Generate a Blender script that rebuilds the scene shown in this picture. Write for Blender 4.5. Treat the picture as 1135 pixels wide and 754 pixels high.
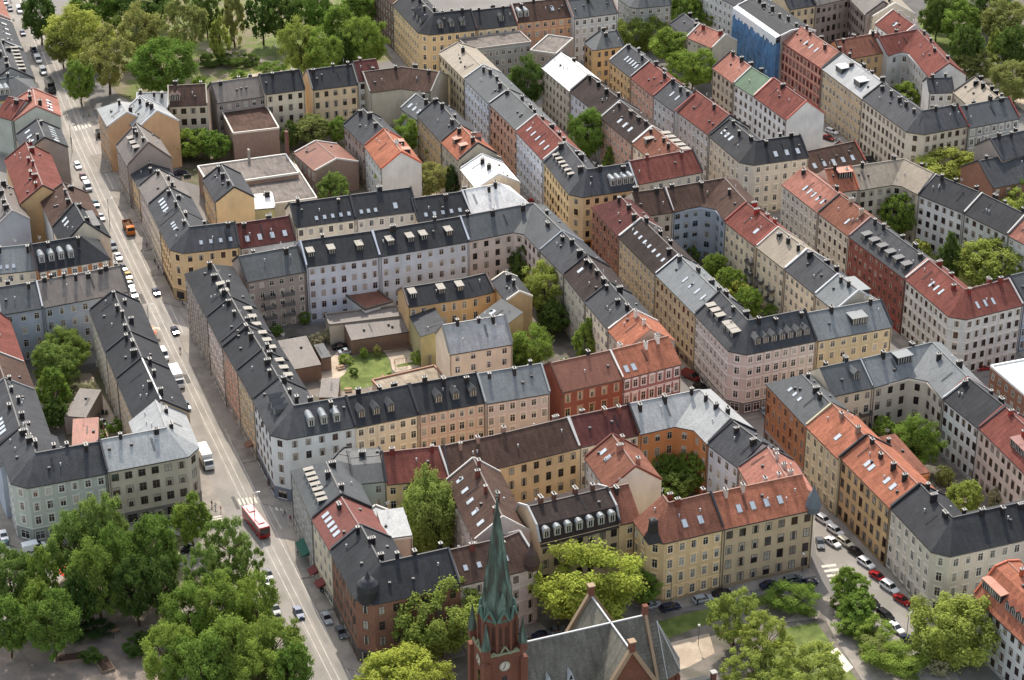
import bpy, math, random
from mathutils import Vector, Matrix
from mathutils.bvhtree import BVHTree
R = math.radians
random.seed(11)
scn = bpy.context.scene
for o in list(bpy.data.objects): bpy.data.objects.remove(o)
COL = scn.collection

# ------------------------------------------------------------------ camera, sky, sun, exposure
CAM_Z = 263.0
cam = bpy.data.objects.new('camera', bpy.data.cameras.new('camera'))
COL.objects.link(cam); scn.camera = cam
cam.location = (0, 0, CAM_Z)
cam.rotation_euler = (R(90 - 27.8627), 0, 0)
cam.data.sensor_width = 36; cam.data.lens = 2391.04 / 1135 * 36
cam.data.clip_start = 1; cam.data.clip_end = 6000
SUN_AZ, SUN_EL = 97.0, 46.0           # direction the sun stands in: angle from +X towards +Y
w = bpy.data.worlds.new('World'); scn.world = w; w.use_nodes = True
nt = w.node_tree; bg = nt.nodes['Background']
sky = nt.nodes.new('ShaderNodeTexSky'); sky.sky_type = 'NISHITA'; sky.sun_disc = False
sky.sun_elevation = R(SUN_EL); sky.sun_rotation = R(90 - SUN_AZ); sky.air_density = 1.3; sky.dust_density = 2.2
hs = nt.nodes.new('ShaderNodeHueSaturation'); hs.inputs['Saturation'].default_value = .5   # camera white balance
nt.links.new(sky.outputs[0], hs.inputs['Color']); nt.links.new(hs.outputs[0], bg.inputs[0]); bg.inputs[1].default_value = 0.145
sl = bpy.data.lights.new('sun', 'SUN'); sl.energy = 2.6; sl.angle = R(0.6); sl.color = (1, .93, .83)
so = bpy.data.objects.new('sun', sl); COL.objects.link(so)
sd = Vector((math.cos(R(SUN_EL))*math.cos(R(SUN_AZ)), math.cos(R(SUN_EL))*math.sin(R(SUN_AZ)), math.sin(R(SUN_EL))))
so.rotation_euler = sd.to_track_quat('Z', 'Y').to_euler(); so.location = (0, 300, 400)
scn.view_settings.view_transform = 'Standard'; scn.view_settings.look = 'None'
scn.view_settings.exposure = 1.0; scn.view_settings.gamma = 1
scn.view_settings.use_curve_mapping = False
scn.render.engine = 'CYCLES'

# ------------------------------------------------------------------ the place in metres (x right, y away, ground at 0)
BUILDINGS = [
{'id':'b1','seed':3,'label':'cream corner building with black slate roof facing the lower right street junction','pts':[(81.18,391.91),(87.97,372.11),(107.08,379.48),(118.01,383.71)],'h':15.5,'d':13,'ch':{1:2.8},'roof':'slate','wc':(205,194,178),'rc':(50,51,54),'ns':4,'trim':(214,206,190),'cc':(46,42,44),'fw':(44,44,48),'pv':3},
{'id':'b2','seed':10,'label':'ochre facade with bright orange roof and two pairs of skylights, beside the black corner roof','pts':[(73.35,412.47),(81.12,391.5)],'h':15.5,'d':12.5,'feat':[('f',0,0.28,0.44,2,0.4,'skyb'),('f',0,0.62,0.86,2,0.45,'skyb')],'roof':'tile','wc':(200,169,126),'rc':(161,103,81),'ns':4,'sty':'plain','ww':1.25,'wf':(70,48,40),'trim':(150,120,80),'fw':(44,44,48),'pv':3},
{'id':'b3','seed':17,'label':'olive yellow facade under an orange tiled roof, next to the grey roofed corner','pts':[(67.27,426.58),(72.72,412.16)],'h':15.5,'d':12.5,'feat':[('f',0,0.5,0.8,1,0.4,'skyb')],'roof':'tile','wc':(205,188,155),'rc':(161,103,81),'ns':4,'wf':(190,180,150),'nch':2,'cc':(150,120,104),'fw':(44,44,48),'pv':3},
{'id':'b4','seed':24,'label':'orange brown facade with grey metal roof at the shaded street junction','pts':[(60.27,445.96),(67.27,426.58)],'h':15.5,'hip':'s','feat':[('f',0,0.2,0.6,3,0.4,'sky')],'roof':'metal','wc':(165,118,85),'rc':(84,86,87),'ns':4,'shop':1,'gc':(150,156,160),'wf':(120,70,44),'fw':(190,180,150),'nofw':'s','pv':3},
{'id':'b5','seed':31,'label':'cream courtyard front with black balconies and dark roof, right of the orange brown corner','pts':[(74.86,441.31),(85.33,445.69)],'h':15,'feat':[('f',0,0.5,0.9,1,0.35,'d:gab')],'roof':'metal','wc':(221,206,182),'rc':(84,86,87),'ns':4,'sty':'plain','balc':[(0,0.85,2),(0,0.85,1)],'fw':(44,44,48),'nofw':'s'},
{'id':'b6','seed':38,'label':'pinkish beige inner corner building with rounded bay in the right hand courtyard','pts':[(85.33,445.69),(97.59,451.33),(101,439.94)],'h':15,'ch':{1:3.4},'feat':[('f',0,0.55,0.85,1,0.5,'d:wide')],'roof':'metal','wc':(205,194,178),'rc':(118,121,122),'ns':4,'sty':'plain','wf':(70,48,40),'fw':(180,182,184)},
{'id':'b7','seed':45,'label':'bright white courtyard facade with black roof','pts':[(101.11,439.94),(106.8,426.36)],'h':15,'roof':'slate','wc':(215,215,213),'rc':(50,51,54),'ns':4,'sty':'plain','sp':2.4,'wf':(70,48,40),'fw':(120,60,52)},
{'id':'b8','seed':52,'label':'pink beige building with red tiled roof and mansard dormers at the right edge','pts':[(106.91,426.36),(112.97,407.29),(115.38,394.43)],'h':15,'feat':[('f',0,0.55,0.9,2,0.25,'d:wide')],'roof':'tile','wc':(205,189,180),'rc':(119,71,63),'ns':4,'sty':'plain','sp':2.3,'wf':(70,48,40),'cc':(150,70,60),'nofw':'e'},
{'id':'b9','seed':59,'label':'grey facade with orange dormered roof in the bottom right corner','pts':[(93.87,362.87),(96.62,355.91),(100.58,346.28),(104.26,336.48)],'h':13,'d':14,'r':6,'prof':'deck','feat':[('f',0,0.15,0.85,2,0.3,'d:wide'),('f',1,0.1,0.9,4,0.3,'d:gab')],'roof':'tile','wc':(199,198,195),'rc':(161,103,81),'ns':4,'sty':'plain','wf':(70,48,40),'cc':(160,84,60),'fw':(176,92,64),'nofw':'e'},
{'id':'b2a','seed':66,'label':'small orange yellow rear wing behind the orange roofs with white edged roof','pts':[(87.66,409.53),(93.22,411.57)],'h':12,'d':16,'r':1.2,'prof':'shed','roof':'tile','wc':(192,129,84),'rc':(126,84,69),'ns':3,'sty':'plain','nch':1,'fw':(226,222,212)},
{'id':'c1a','seed':73,'label':'tan facade with orange roof and grey corner turret, behind the church','pts':[(44.58,383.53),(64.71,391.34)],'h':15.5,'d':12.5,'r':4.8,'feat':[('f',0,0.15,0.75,4,0.42,'skyb')],'roof':'tile','wc':(194,172,142),'rc':(161,103,81),'ns':4,'sty':'plain','ww':1.35,'sp':2.9,'wf':(70,48,40),'trim':(190,170,136),'cc':(200,180,168),'nofw':'e','pv':3.2},
{'id':'c1b','seed':80,'label':'salmon roofed wing running back from the grey turret corner','pts':[(50.21,408.27),(53.35,393.99)],'h':15.5,'d':12.5,'roof':'tile','wc':(195,157,137),'rc':(158,109,95),'ns':4,'sty':'plain','nch':4,'cc':(190,170,160),'nofw':'e'},
{'id':'c2','seed':87,'label':'lilac grey courtyard front with dark slate roof, between salmon roof and white metal roof','pts':[(44.17,418.54),(50.21,408.27)],'h':15.5,'roof':'slate','wc':(200,202,208),'rc':(68,69,72),'ns':4,'sty':'plain','fw':(44,44,48)},
{'id':'c3','seed':94,'label':'vivid orange courtyard facade under a pale metal roof at the shaded junction','pts':[(28.99,422.91),(40.17,427.35),(44.17,418.54)],'h':15.5,'d':12.5,'ch':{1:3},'roof':'metal','wc':(192,129,84),'rc':(160,161,160),'ns':4,'sty':'plain','wf':(180,170,150),'nch':3,'fw':(44,44,48)},
{'id':'c4','seed':101,'label':'cream courtyard facade with dull red brown roof, left of the vivid orange facade','pts':[(15.17,418.01),(29.04,423.65)],'h':15,'roof':'tile','wc':(221,206,182),'rc':(92,56,53),'ns':4,'sty':'plain','wf':(70,48,40),'cc':(120,76,66),'fw':(176,170,164)},
{'id':'c5','seed':108,'label':'long yellow courtyard facade below a brown tiled roof','pts':[(-13.87,404.84),(-1.5,409.91),(15.17,417.9)],'h':15,'roof':'tile','wc':(217,189,147),'rc':(84,66,58),'ns':4,'sty':'plain','sp':3,'wf':(100,84,60),'nch':2,'cc':(150,120,108),'fw':(200,196,190)},
{'id':'c6','seed':115,'label':'yellow facade with red roof half hidden by the tall courtyard birch','pts':[(-27.4,402.14),(-13.87,404.84)],'h':15,'roof':'tile','wc':(217,189,147),'rc':(119,71,63),'ns':4,'sty':'plain','nch':2,'cc':(110,52,46),'fw':(44,44,48)},
{'id':'c7','seed':122,'label':'grey green rear building with flat dark metal roof left of the courtyard birch','pts':[(-34.72,402.14),(-27.46,403.44)],'h':15,'d':14,'r':2.2,'prof':'deck','roof':'metal','wc':(176,182,172),'rc':(84,86,87),'ns':4,'sty':'plain','fw':(44,44,48)},
{'id':'c7b','seed':129,'label':'grey link roof between the striped dormer roof and the grey green rear building','pts':[(-41.32,406.1),(-34.27,403.09)],'h':14.6,'d':13,'r':2,'prof':'deck','roof':'metal','wc':(176,182,172),'rc':(84,86,87),'ns':4,'sty':'plain','nch':0,'fw':(44,44,48)},
{'id':'c8','seed':136,'label':'grey street corner building with a row of pale dormer roofs above the green awning','pts':[(-48.69,407.46),(-42.46,388.14)],'h':15,'d':13,'r':4.6,'hip':'s','feat':[('f',0,0.1,0.92,7,0.3,'d:slim')],'roof':'metal','wc':(160,160,156),'rc':(84,86,87),'ns':4,'shop':1,'sty':'plain','fw':(44,44,48),'nofw':'s','pv':3.2},
{'id':'c9','seed':143,'label':'olive cream street facade with red metal roof and five skylights','pts':[(-42.35,387.95),(-37.6,376.08)],'h':15,'d':12.5,'feat':[('f',0,0.1,0.85,5,0.35,'skyb')],'roof':'metal','wc':(221,206,182),'rc':(119,71,63),'ns':4,'shop':1,'sty':'plain','nch':1,'fw':(44,44,48),'pv':3.2},
{'id':'c10','seed':150,'label':'red brown brick corner building with black roof and small onion dome','pts':[(-37.51,375.14),(-30.28,354.74),(-10.54,362.63)],'h':15.5,'d':13,'r':4.6,'ch':{1:3},'roof':'slate','wc':(141,103,86),'rc':(50,51,54),'wk':'brick','ns':4,'shop':1,'gc':(96,90,86),'sty':'plain','wf':(90,80,70),'trim':(150,112,90),'cc':(40,38,40),'pv':3.2},
{'id':'c10r','seed':157,'label':'blank cream rear wall of a small wing behind the brick corner','pts':[(-26.56,380.65),(-20.94,382.02)],'h':14.5,'d':10,'r':0.8,'prof':'shed','roof':'metal','wc':(221,206,182),'rc':(160,161,160),'ns':4,'sty':'plain','sp':60,'nch':0},
{'id':'c10s','seed':164,'label':'pale flat roofed rear stair wing beside the red metal roof','pts':[(-33.35,388.38),(-26.48,383.71)],'h':14,'d':7,'prof':'flat','roof':'metal','wc':(215,215,213),'rc':(160,161,160),'ns':4,'sty':'plain','nch':0,'low':1},
{'id':'c11','seed':171,'label':'pink grey building with brown roof behind the church spire','pts':[(-10.47,363.36),(2.04,368.54),(5.41,371.18)],'h':15,'d':12.5,'feat':[('f',0,0.05,0.95,4,0.4,'sky')],'roof':'tile','wc':(205,189,180),'rc':(84,66,58),'ns':4,'sty':'ornate','wf':(70,48,40),'trim':(208,198,184),'cc':(110,64,56),'fw':(200,196,190),'pv':3.2},
{'id':'c12','seed':178,'label':'tan facade with grey mansard and seven round topped dormers','pts':[(5.83,378.52),(22.81,386.07)],'h':15,'d':12.5,'r':5.2,'prof':'mans','feat':[('f',0,0.02,0.98,7,0.16,'d:arch')],'roof':'tile','wc':(194,172,142),'rc':(65,56,53),'ns':4,'sty':'plain','ww':1.3,'wf':(70,48,40),'cc':(100,70,60),'fw':(170,170,168),'pv':3.2},
{'id':'c13a','seed':185,'label':'narrow yellow and white front set back beside the orange corner building','pts':[(22.78,385.6),(27.29,387.48)],'h':15.3,'d':12.5,'r':5,'roof':'tile','wc':(217,189,147),'rc':(126,84,69),'ns':4,'fw':(44,44,48),'nofw':'e'},
{'id':'c13b','seed':192,'label':'yellow corner building with rust tiled roof and black pyramid turret','pts':[(25.97,386.6),(29.06,376.85),(44.58,383.53)],'h':15.5,'d':12.5,'r':5,'ch':{1:3},'feat':[('f',2,0.2,0.8,2,0.35,'skyb')],'roof':'tile','wc':(217,189,147),'rc':(126,84,69),'ns':4,'cc':(120,70,56),'fw':(44,44,48),'nofw':'s','pv':3.2},
{'id':'c14','seed':199,'label':'pale rear wing with rust red roof standing across the courtyard','pts':[(16.38,413.31),(20.91,399.67)],'h':15,'d':12.5,'r':4.6,'feat':[('f',0,0.1,0.5,2,0.5,'skyb')],'roof':'tile','wc':(199,198,195),'rc':(126,84,69),'ns':4,'sty':'plain','cc':(160,110,96),'fw':(110,60,50)},
{'id':'c15','seed':206,'label':'pink rear wing with brown roof right of the tall birch','pts':[(-14.25,403.44),(-7.71,379.61)],'h':15,'r':4.6,'feat':[('f',0,0.05,0.95,5,0.35,'skyb')],'roof':'tile','wc':(205,189,180),'rc':(84,66,58),'ns':4,'sty':'plain','cc':(120,70,60),'fw':(196,190,184)},
{'id':'d15','seed':213,'label':'northernmost black roofed house of the long terrace on the tram street','pts':[(-84.59,502.07),(-75.84,477.7)],'h':17,'d':12.5,'hip':'s','feat':[('f',0,0.5,0.9,2,0.75,'d:white')],'roof':'slate','wc':(157,145,137),'rc':(50,51,54),'ns':5,'shop':1,'fw':(44,44,48),'nofw':'s','pv':3.5},
{'id':'d16','seed':220,'label':'second black roofed house from the top of the tram street terrace','pts':[(-75.84,477.7),(-70.09,461.85)],'h':17,'d':12.5,'feat':[('b',0,0.1,0.9,3,0.35,'d:white')],'roof':'slate','wc':(205,189,180),'rc':(50,51,54),'ns':5,'shop':1,'fw':(44,44,48),'pv':3.5},
{'id':'d17','seed':227,'label':'third black roofed house of the tram street terrace','pts':[(-70.77,464.15),(-65.23,450.05)],'h':17,'d':12.5,'feat':[('b',0,0.1,0.9,3,0.35,'d:white')],'roof':'slate','wc':(195,157,137),'rc':(50,51,54),'ns':5,'shop':1,'fw':(44,44,48),'pv':3.5},
{'id':'d18','seed':234,'label':'brown fronted fourth house of the tram street terrace, next to the white corner','pts':[(-65.23,450.05),(-60.16,436.61)],'h':17,'d':12.5,'feat':[('b',0,0.1,0.9,3,0.35,'d:white')],'roof':'slate','wc':(194,172,142),'rc':(50,51,54),'ns':5,'shop':1,'fw':(44,44,48),'pv':3.5},
{'id':'d19','seed':241,'label':'white corner building with grey slate roof and round dormers by the tram street','pts':[(-59.91,436.16),(-53.23,417.16),(-35.62,423.67)],'h':17,'d':12.5,'ch':{1:3},'feat':[('f',0,0.3,0.8,3,0.35,'d:gab'),('f',2,0.25,0.85,3,0.22,'d:arch')],'roof':'slate','wc':(215,215,213),'rc':(68,69,72),'ns':5,'shop':1,'gc':(120,128,140),'sty':'plain','sp':3.1,'wf':(110,92,88),'fw':(44,44,48),'pv':3.3},
{'id':'d1','seed':248,'label':'cream yellow facade with three pale gabled dormers next to the white corner','pts':[(-35.5,423.46),(-21.5,429.35)],'h':17,'d':12.5,'feat':[('f',0,0.02,0.72,3,0.22,'d:gab')],'roof':'slate','wc':(221,206,182),'rc':(50,51,54),'ns':5,'sp':2.4,'cc':(40,38,40),'fw':(44,44,48),'pv':3.3},
{'id':'d2','seed':255,'label':'salmon pink facade with black roof and gabled dormers in the long central row','pts':[(-21.39,429.35),(-6.2,434.92)],'h':17,'d':12.5,'feat':[('f',0,0.2,0.98,3,0.22,'d:gab')],'roof':'slate','wc':(208,178,162),'rc':(50,51,54),'ns':5,'sty':'ornate','sp':2.3,'trim':(216,196,176),'fw':(44,44,48),'pv':3.3},
{'id':'d4','seed':262,'label':'pale pink facade with mottled grey metal roof left of the brick red building','pts':[(-6.08,434.36),(8.81,439.34)],'h':17,'d':12.5,'roof':'metal','wc':(205,189,180),'rc':(118,121,122),'ns':5,'sp':2.4,'nch':3,'cc':(60,56,56),'fw':(150,152,150),'pv':3.3},
{'id':'d5','seed':269,'label':'brick red building with rusty striped roof in the middle of the central row','pts':[(11.63,440.69),(26.15,447.19)],'h':16.5,'d':12.5,'roof':'metal','wc':(144,88,73),'rc':(126,84,69),'wk':'brick','ns':4,'sp':2.9,'wf':(176,164,132),'trim':(178,128,104),'nch':1,'fw':(96,60,48),'pv':3.3},
{'id':'d6','seed':276,'label':'white trimmed dark red corner building with orange roof and white parapet','pts':[(26.26,447.19),(40.54,454.56)],'h':16.5,'d':12.5,'feat':[('f',0,0.05,0.3,2,0.25,'skyb')],'roof':'tile','wc':(160,119,113),'rc':(161,103,81),'ns':4,'sty':'ornate','sp':2.3,'wf':(220,214,210),'trim':(226,216,212),'cc':(224,216,206),'fw':(226,220,210),'nofw':'e','pv':3.3},
{'id':'d6b','seed':283,'label':'narrow orange roofed wing with white parapet leading back from the dark red corner','pts':[(23.84,471.83),(27.49,461.37)],'h':16.5,'d':13,'roof':'tile','wc':(188,179,161),'rc':(161,103,81),'ns':4,'sty':'plain','cc':(216,200,188),'fw':(226,220,210),'nofw':'e'},
{'id':'d7','seed':290,'label':'cream courtyard front with slate roof joining the narrow orange roofed wing','pts':[(18.64,487.26),(23.85,472.09)],'h':16.5,'d':12.5,'roof':'slate','wc':(221,206,182),'rc':(68,69,72),'ns':5,'sty':'plain','nch':4,'cc':(36,35,38),'fw':(44,44,48)},
{'id':'d8','seed':297,'label':'grey courtyard front with dark brown roof beside the narrow shaded street','pts':[(13.53,503.09),(18.64,487.26)],'h':16.5,'d':12.5,'feat':[('f',0,0.1,0.35,1,0.5,'skyb')],'roof':'tile','wc':(188,179,161),'rc':(65,56,53),'ns':5,'sty':'plain','nch':4,'cc':(36,35,38),'fw':(44,44,48)},
{'id':'d9','seed':304,'label':'slate roofed building behind the large yellow green courtyard tree','pts':[(7.48,517.52),(13.53,503.09)],'h':16.5,'d':12.5,'roof':'slate','wc':(201,188,169),'rc':(68,69,72),'ns':5,'sty':'plain','cc':(36,35,38),'fw':(44,44,48)},
{'id':'d10','seed':311,'label':'pinkish inner corner building with dark roof above the yellow green tree','pts':[(-11.47,523.48),(2.47,529.7),(7.48,517.52)],'h':16.5,'d':12.5,'ch':{1:2},'roof':'metal','wc':(205,189,180),'rc':(84,86,87),'ns':5,'sty':'plain','sp':3,'wf':(70,48,40),'fw':(190,194,200)},
{'id':'d12','seed':318,'label':'pale lilac courtyard facade with black roof and raised pale dormers, right half','pts':[(-34.8,512.96),(-11.57,522.27)],'h':17,'d':12.5,'feat':[('f',0,0.05,0.25,1,0.3,'d:terr'),('f',0,0.3,0.6,2,0.3,'d:terr'),('f',0,0.72,0.9,1,0.3,'d:terr')],'roof':'slate','wc':(200,202,208),'rc':(50,51,54),'ns':5,'sty':'plain','sp':2.9,'wf':(190,180,176),'nch':2,'fw':(176,180,190)},
{'id':'d13','seed':325,'label':'pale lilac courtyard facade with black roof and raised pale dormers, left half','pts':[(-53.58,506.75),(-34.93,512.96)],'h':17,'d':12.5,'feat':[('f',0,0.02,0.16,1,0.3,'d:terr'),('f',0,0.3,0.45,1,0.3,'d:terr'),('f',0,0.68,0.84,1,0.3,'d:terr')],'roof':'slate','wc':(200,202,208),'rc':(50,51,54),'ns':5,'sty':'plain','sp':2.9,'wf':(176,150,150),'nch':1,'fw':(176,180,190)},
{'id':'d14','seed':332,'label':'taupe courtyard facade with stacked balconies left of the lilac building','pts':[(-68.73,500.77),(-53.93,507.12)],'h':15.5,'d':12.5,'roof':'metal','wc':(157,145,137),'rc':(84,86,87),'ns':5,'sty':'plain','balc':[(0,0.36,1),(0,0.36,2),(0,0.36,3),(0,0.68,1),(0,0.68,2),(0,0.68,3)],'nch':2,'fw':(44,44,48)},
{'id':'d20','seed':339,'label':'ochre courtyard house with dark roof and sunlit dormers','pts':[(-26.69,494.29),(-11.1,499.76),(-4.61,503.23)],'h':11.5,'d':9.5,'r':3,'feat':[('f',0,0.02,0.22,1,0.35,'d:terr'),('f',0,0.5,0.68,1,0.35,'d:terr'),('f',0,0.8,1,1,0.35,'d:terr')],'roof':'slate','wc':(200,169,126),'rc':(50,51,54),'ns':3,'sty':'plain','nch':0,'fw':(110,96,90)},
{'id':'d21','seed':346,'label':'narrow ochre firewall wing at the right of the courtyard house','pts':[(-5.26,506.84),(-1.35,495.44)],'h':12.5,'d':7,'r':2,'roof':'slate','wc':(200,169,126),'rc':(68,69,72),'ns':3,'sty':'plain','sp':20,'nch':2,'fw':(214,206,190)},
{'id':'d21b','seed':353,'label':'low grey sloping roof between the ochre wing and the cream house','pts':[(-10.06,491.49),(-4.48,483.57)],'h':9,'d':9,'r':3.5,'prof':'shed','feat':[('f',0,0.1,0.7,2,0.5,'skyb')],'roof':'metal','wc':(200,169,126),'rc':(84,86,87),'ns':2,'sty':'plain','nch':0,'fw':(200,196,188)},
{'id':'d23','seed':360,'label':'lean to wing with dark roof left of the ochre courtyard','pts':[(-27.53,497.86),(-23.13,482.96)],'h':8.5,'d':7,'r':1.4,'prof':'shed','roof':'slate','wc':(169,160,121),'rc':(68,69,72),'ns':2,'sty':'plain','sp':30,'nch':0},
{'id':'d22','seed':367,'label':'cream courtyard house with streaked grey metal roof above the black dormer row','pts':[(-15.36,465.93),(0.07,471.44)],'h':13,'d':11,'r':5,'roof':'metal','wc':(221,206,182),'rc':(160,161,160),'ns':4,'sty':'plain','sp':3.6,'fw':(120,120,118)},
{'id':'d24','seed':374,'kind':'outbuilding','cat':'outbuilding','label':'low pavilion with flat rusty orange roof in the shade of the lilac facade','pts':[(-38.37,501.77),(-31.41,506.34)],'h':6.5,'d':11,'prof':'flat','roof':'metal','wc':(215,215,213),'rc':(126,84,69),'ns':2,'sty':'plain','sp':40,'nch':0,'low':1,'par':(96,84,78)},
{'id':'d25','seed':381,'kind':'outbuilding','cat':'outbuilding','label':'long low flat roofed outbuilding in front of the rusty pavilion','pts':[(-47.15,494.89),(-28.62,499.89)],'h':5.5,'d':6,'prof':'flat','roof':'metal','wc':(188,179,161),'rc':(118,110,104),'ns':1,'sty':'plain','sp':40,'nch':0,'low':1,'par':(120,112,104)},
{'id':'d26','seed':388,'kind':'outbuilding','cat':'outbuilding','label':'low timber shed with grey roof along the top of the lawn','pts':[(-41.25,489.14),(-26.72,494.04)],'h':4.2,'d':7,'r':1.4,'prof':'shed','roof':'metal','wc':(123,102,89),'rc':(118,110,104),'ns':1,'sty':'plain','sp':40,'nch':0,'low':1},
{'id':'d27','seed':395,'kind':'outbuilding','cat':'outbuilding','label':'grey roofed timber shed left of the lawn','pts':[(-55,473.47),(-47.91,476.23)],'h':4.2,'d':13,'r':1.8,'prof':'shed','roof':'metal','wc':(123,102,89),'rc':(118,110,104),'ns':1,'sty':'plain','sp':40,'nch':0,'low':1},
{'id':'d28','seed':402,'kind':'outbuilding','cat':'outbuilding','label':'small grey roofed timber shed beside the slate corner roof','pts':[(-47.15,459.69),(-42.59,459.69)],'h':4,'d':8,'r':1,'prof':'shed','roof':'metal','wc':(123,102,89),'rc':(118,110,104),'ns':1,'sty':'plain','sp':40,'nch':0,'low':1},
{'id':'d28b','seed':409,'kind':'outbuilding','cat':'outbuilding','label':'tiny timber shed between the big shed and the lawn','pts':[(-48.23,480.13),(-45.83,481.15)],'h':3.8,'d':6,'r':1,'prof':'shed','roof':'metal','wc':(123,102,89),'rc':(84,86,87),'ns':1,'sty':'plain','sp':40,'nch':0,'low':1},
{'id':'d29','seed':416,'kind':'outbuilding','cat':'outbuilding','label':'beige walled terrace with flat sandy roof behind the dormer row','pts':[(-30.97,461.11),(-15.8,468.62)],'h':3.6,'d':8.5,'prof':'flat','roof':'flat','wc':(201,188,169),'rc':(148,136,120),'ns':1,'sty':'plain','sp':40,'nch':0,'low':1,'par':(150,112,92)},
{'id':'e5','seed':423,'label':'yellow corner house with slate roof on the tram street','pts':[(-96.14,535.09),(-90.3,518.45),(-73.12,523.21)],'h':15,'ch':{1:3},'feat':[('f',0,0.2,0.6,3,0.5,'sky'),('f',2,0.2,0.95,4,0.3,'sky')],'roof':'slate','wc':(217,189,147),'rc':(68,69,72),'ns':4,'shop':1,'wf':(70,48,40),'nch':2,'fw':(44,44,48),'nofw':'s','pv':3.5},
{'id':'e0','seed':430,'label':'small pale house with maroon roof right of the yellow corner house','pts':[(-73.4,526.37),(-58.85,531.68)],'h':13,'feat':[('f',0,0.05,0.95,4,0.3,'skyb')],'roof':'tile','wc':(199,198,195),'rc':(92,56,53),'ns':3,'sty':'plain','wf':(70,48,40),'nch':2,'fw':(60,44,44)},
{'id':'e1','seed':437,'label':'cream facade with black roof and five small skylights','pts':[(-59.08,535.4),(-43.09,540.88)],'h':15,'feat':[('f',0,0.3,0.98,5,0.22,'sky')],'roof':'slate','wc':(221,206,182),'rc':(50,51,54),'ns':4,'wf':(150,130,110),'nch':2,'cc':(44,42,42),'fw':(44,44,48)},
{'id':'e2','seed':444,'label':'pale warm facade with black roof left of the peach coloured house','pts':[(-42.97,541.04),(-26.43,546.29)],'h':15,'feat':[('f',0,0.05,0.4,3,0.22,'sky'),('f',0,0.6,0.75,1,0.3,'skyb')],'roof':'slate','wc':(205,194,178),'rc':(50,51,54),'ns':4,'nch':1,'fw':(44,44,48)},
{'id':'e3','seed':451,'label':'peach house with lower black roof beside the white metal roof','pts':[(-26.09,543.18),(-11.47,548.12)],'h':13,'feat':[('f',0,0.1,0.9,5,0.22,'sky')],'roof':'slate','wc':(221,195,161),'rc':(50,51,54),'ns':3,'nch':1,'fw':(44,44,48)},
{'id':'e4','seed':458,'label':'tan corner house with dazzling white metal roof','pts':[(-11.33,548.12),(4.7,555.75)],'h':13,'d':12.5,'r':4.6,'hip':'e','roof':'metal','wc':(221,195,161),'rc':(226,224,219),'ns':3,'wf':(70,48,40),'nch':3,'fw':(200,200,200),'nofw':'e'},
{'id':'e4b','seed':465,'label':'white roofed wing behind the dazzling white corner roof','pts':[(-15,582.19),(-10.02,567.66)],'h':12,'d':13,'r':3.6,'roof':'metal','wc':(221,206,182),'rc':(226,224,219),'ns':3,'sty':'plain','nch':2,'fw':(200,200,200)},
{'id':'e6','seed':472,'label':'slate roofed house with four skylights above the yellow corner house','pts':[(-101.6,551.28),(-96.34,536.17)],'h':14.5,'feat':[('f',0,0.15,0.7,4,0.5,'skyb')],'roof':'slate','wc':(221,206,182),'rc':(68,69,72),'ns':4,'shop':1,'sty':'plain','fw':(44,44,48),'pv':3.5},
{'id':'e7','seed':479,'label':'pinkish house with light taupe roof on the tram street','pts':[(-106.38,564.83),(-101.8,552.38)],'h':14,'roof':'metal','wc':(205,189,180),'rc':(118,110,104),'ns':4,'shop':1,'sty':'plain','fw':(44,44,48),'pv':3.5},
{'id':'e8','seed':486,'label':'low yellow house with dark roof on the tram street below the grey gable','pts':[(-113.87,587.26),(-107.61,571.29)],'h':11,'d':11,'r':2.5,'roof':'slate','wc':(217,189,147),'rc':(68,69,72),'ns':3,'shop':1,'sty':'plain','fw':(200,190,176),'pv':3.5},
{'id':'e9','seed':493,'label':'house with brownish roof and bare grey gable wall on the tram street','pts':[(-117.77,595.04),(-112.02,580.27)],'h':14,'d':13,'r':6,'feat':[('f',0,0.2,0.9,3,0.4,'d:shed')],'roof':'metal','wc':(157,145,137),'rc':(118,110,104),'ns':4,'shop':1,'sty':'plain','fw':(90,80,76),'pv':3.5},
{'id':'e10','seed':500,'label':'pale metal roofed corner house with orange gable by the top left park','pts':[(-127.85,621.8),(-122.26,607.6)],'h':15,'r':3.6,'hip':'s','roof':'metal','wc':(199,163,126),'rc':(160,161,160),'ns':4,'shop':1,'sty':'plain','nch':2,'fw':(190,190,190),'nofw':'s','pv':3.5},
{'id':'e10b','seed':507,'label':'second pale metal roof with big orange gable facing the courtyard','pts':[(-119.96,617.27),(-113.18,605.13)],'h':15,'d':13.5,'r':4.6,'roof':'metal','wc':(199,163,126),'rc':(160,161,160),'ns':4,'sty':'plain','sp':30,'nch':3,'fw':(200,200,200)},
{'id':'e10c','seed':514,'label':'pale metal roofed rear part joining the brown roofed house','pts':[(-116.13,623.05),(-106.59,623.65)],'h':14.5,'d':11,'r':3,'roof':'metal','wc':(199,163,126),'rc':(160,161,160),'ns':4,'sty':'plain','nch':3,'fw':(200,200,200)},
{'id':'e11','seed':521,'label':'beige house with brown roof and three window rows beside the park','pts':[(-106.21,624.38),(-94.63,625.98)],'h':15,'d':11.5,'feat':[('f',0,0.05,0.3,2,0.2,'d:gab')],'roof':'tile','wc':(201,188,169),'rc':(84,66,58),'ns':4,'sty':'plain','ww':1.5,'sp':3,'wf':(70,48,40),'fw':(190,180,160)},
{'id':'e12','seed':528,'label':'grey brown roofed house facing the courtyard near the park path','pts':[(-92.18,629.72),(-77.34,635.82)],'h':14,'d':11.5,'roof':'metal','wc':(157,145,137),'rc':(118,110,104),'ns':4,'sty':'plain','fw':(44,44,48)},
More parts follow.
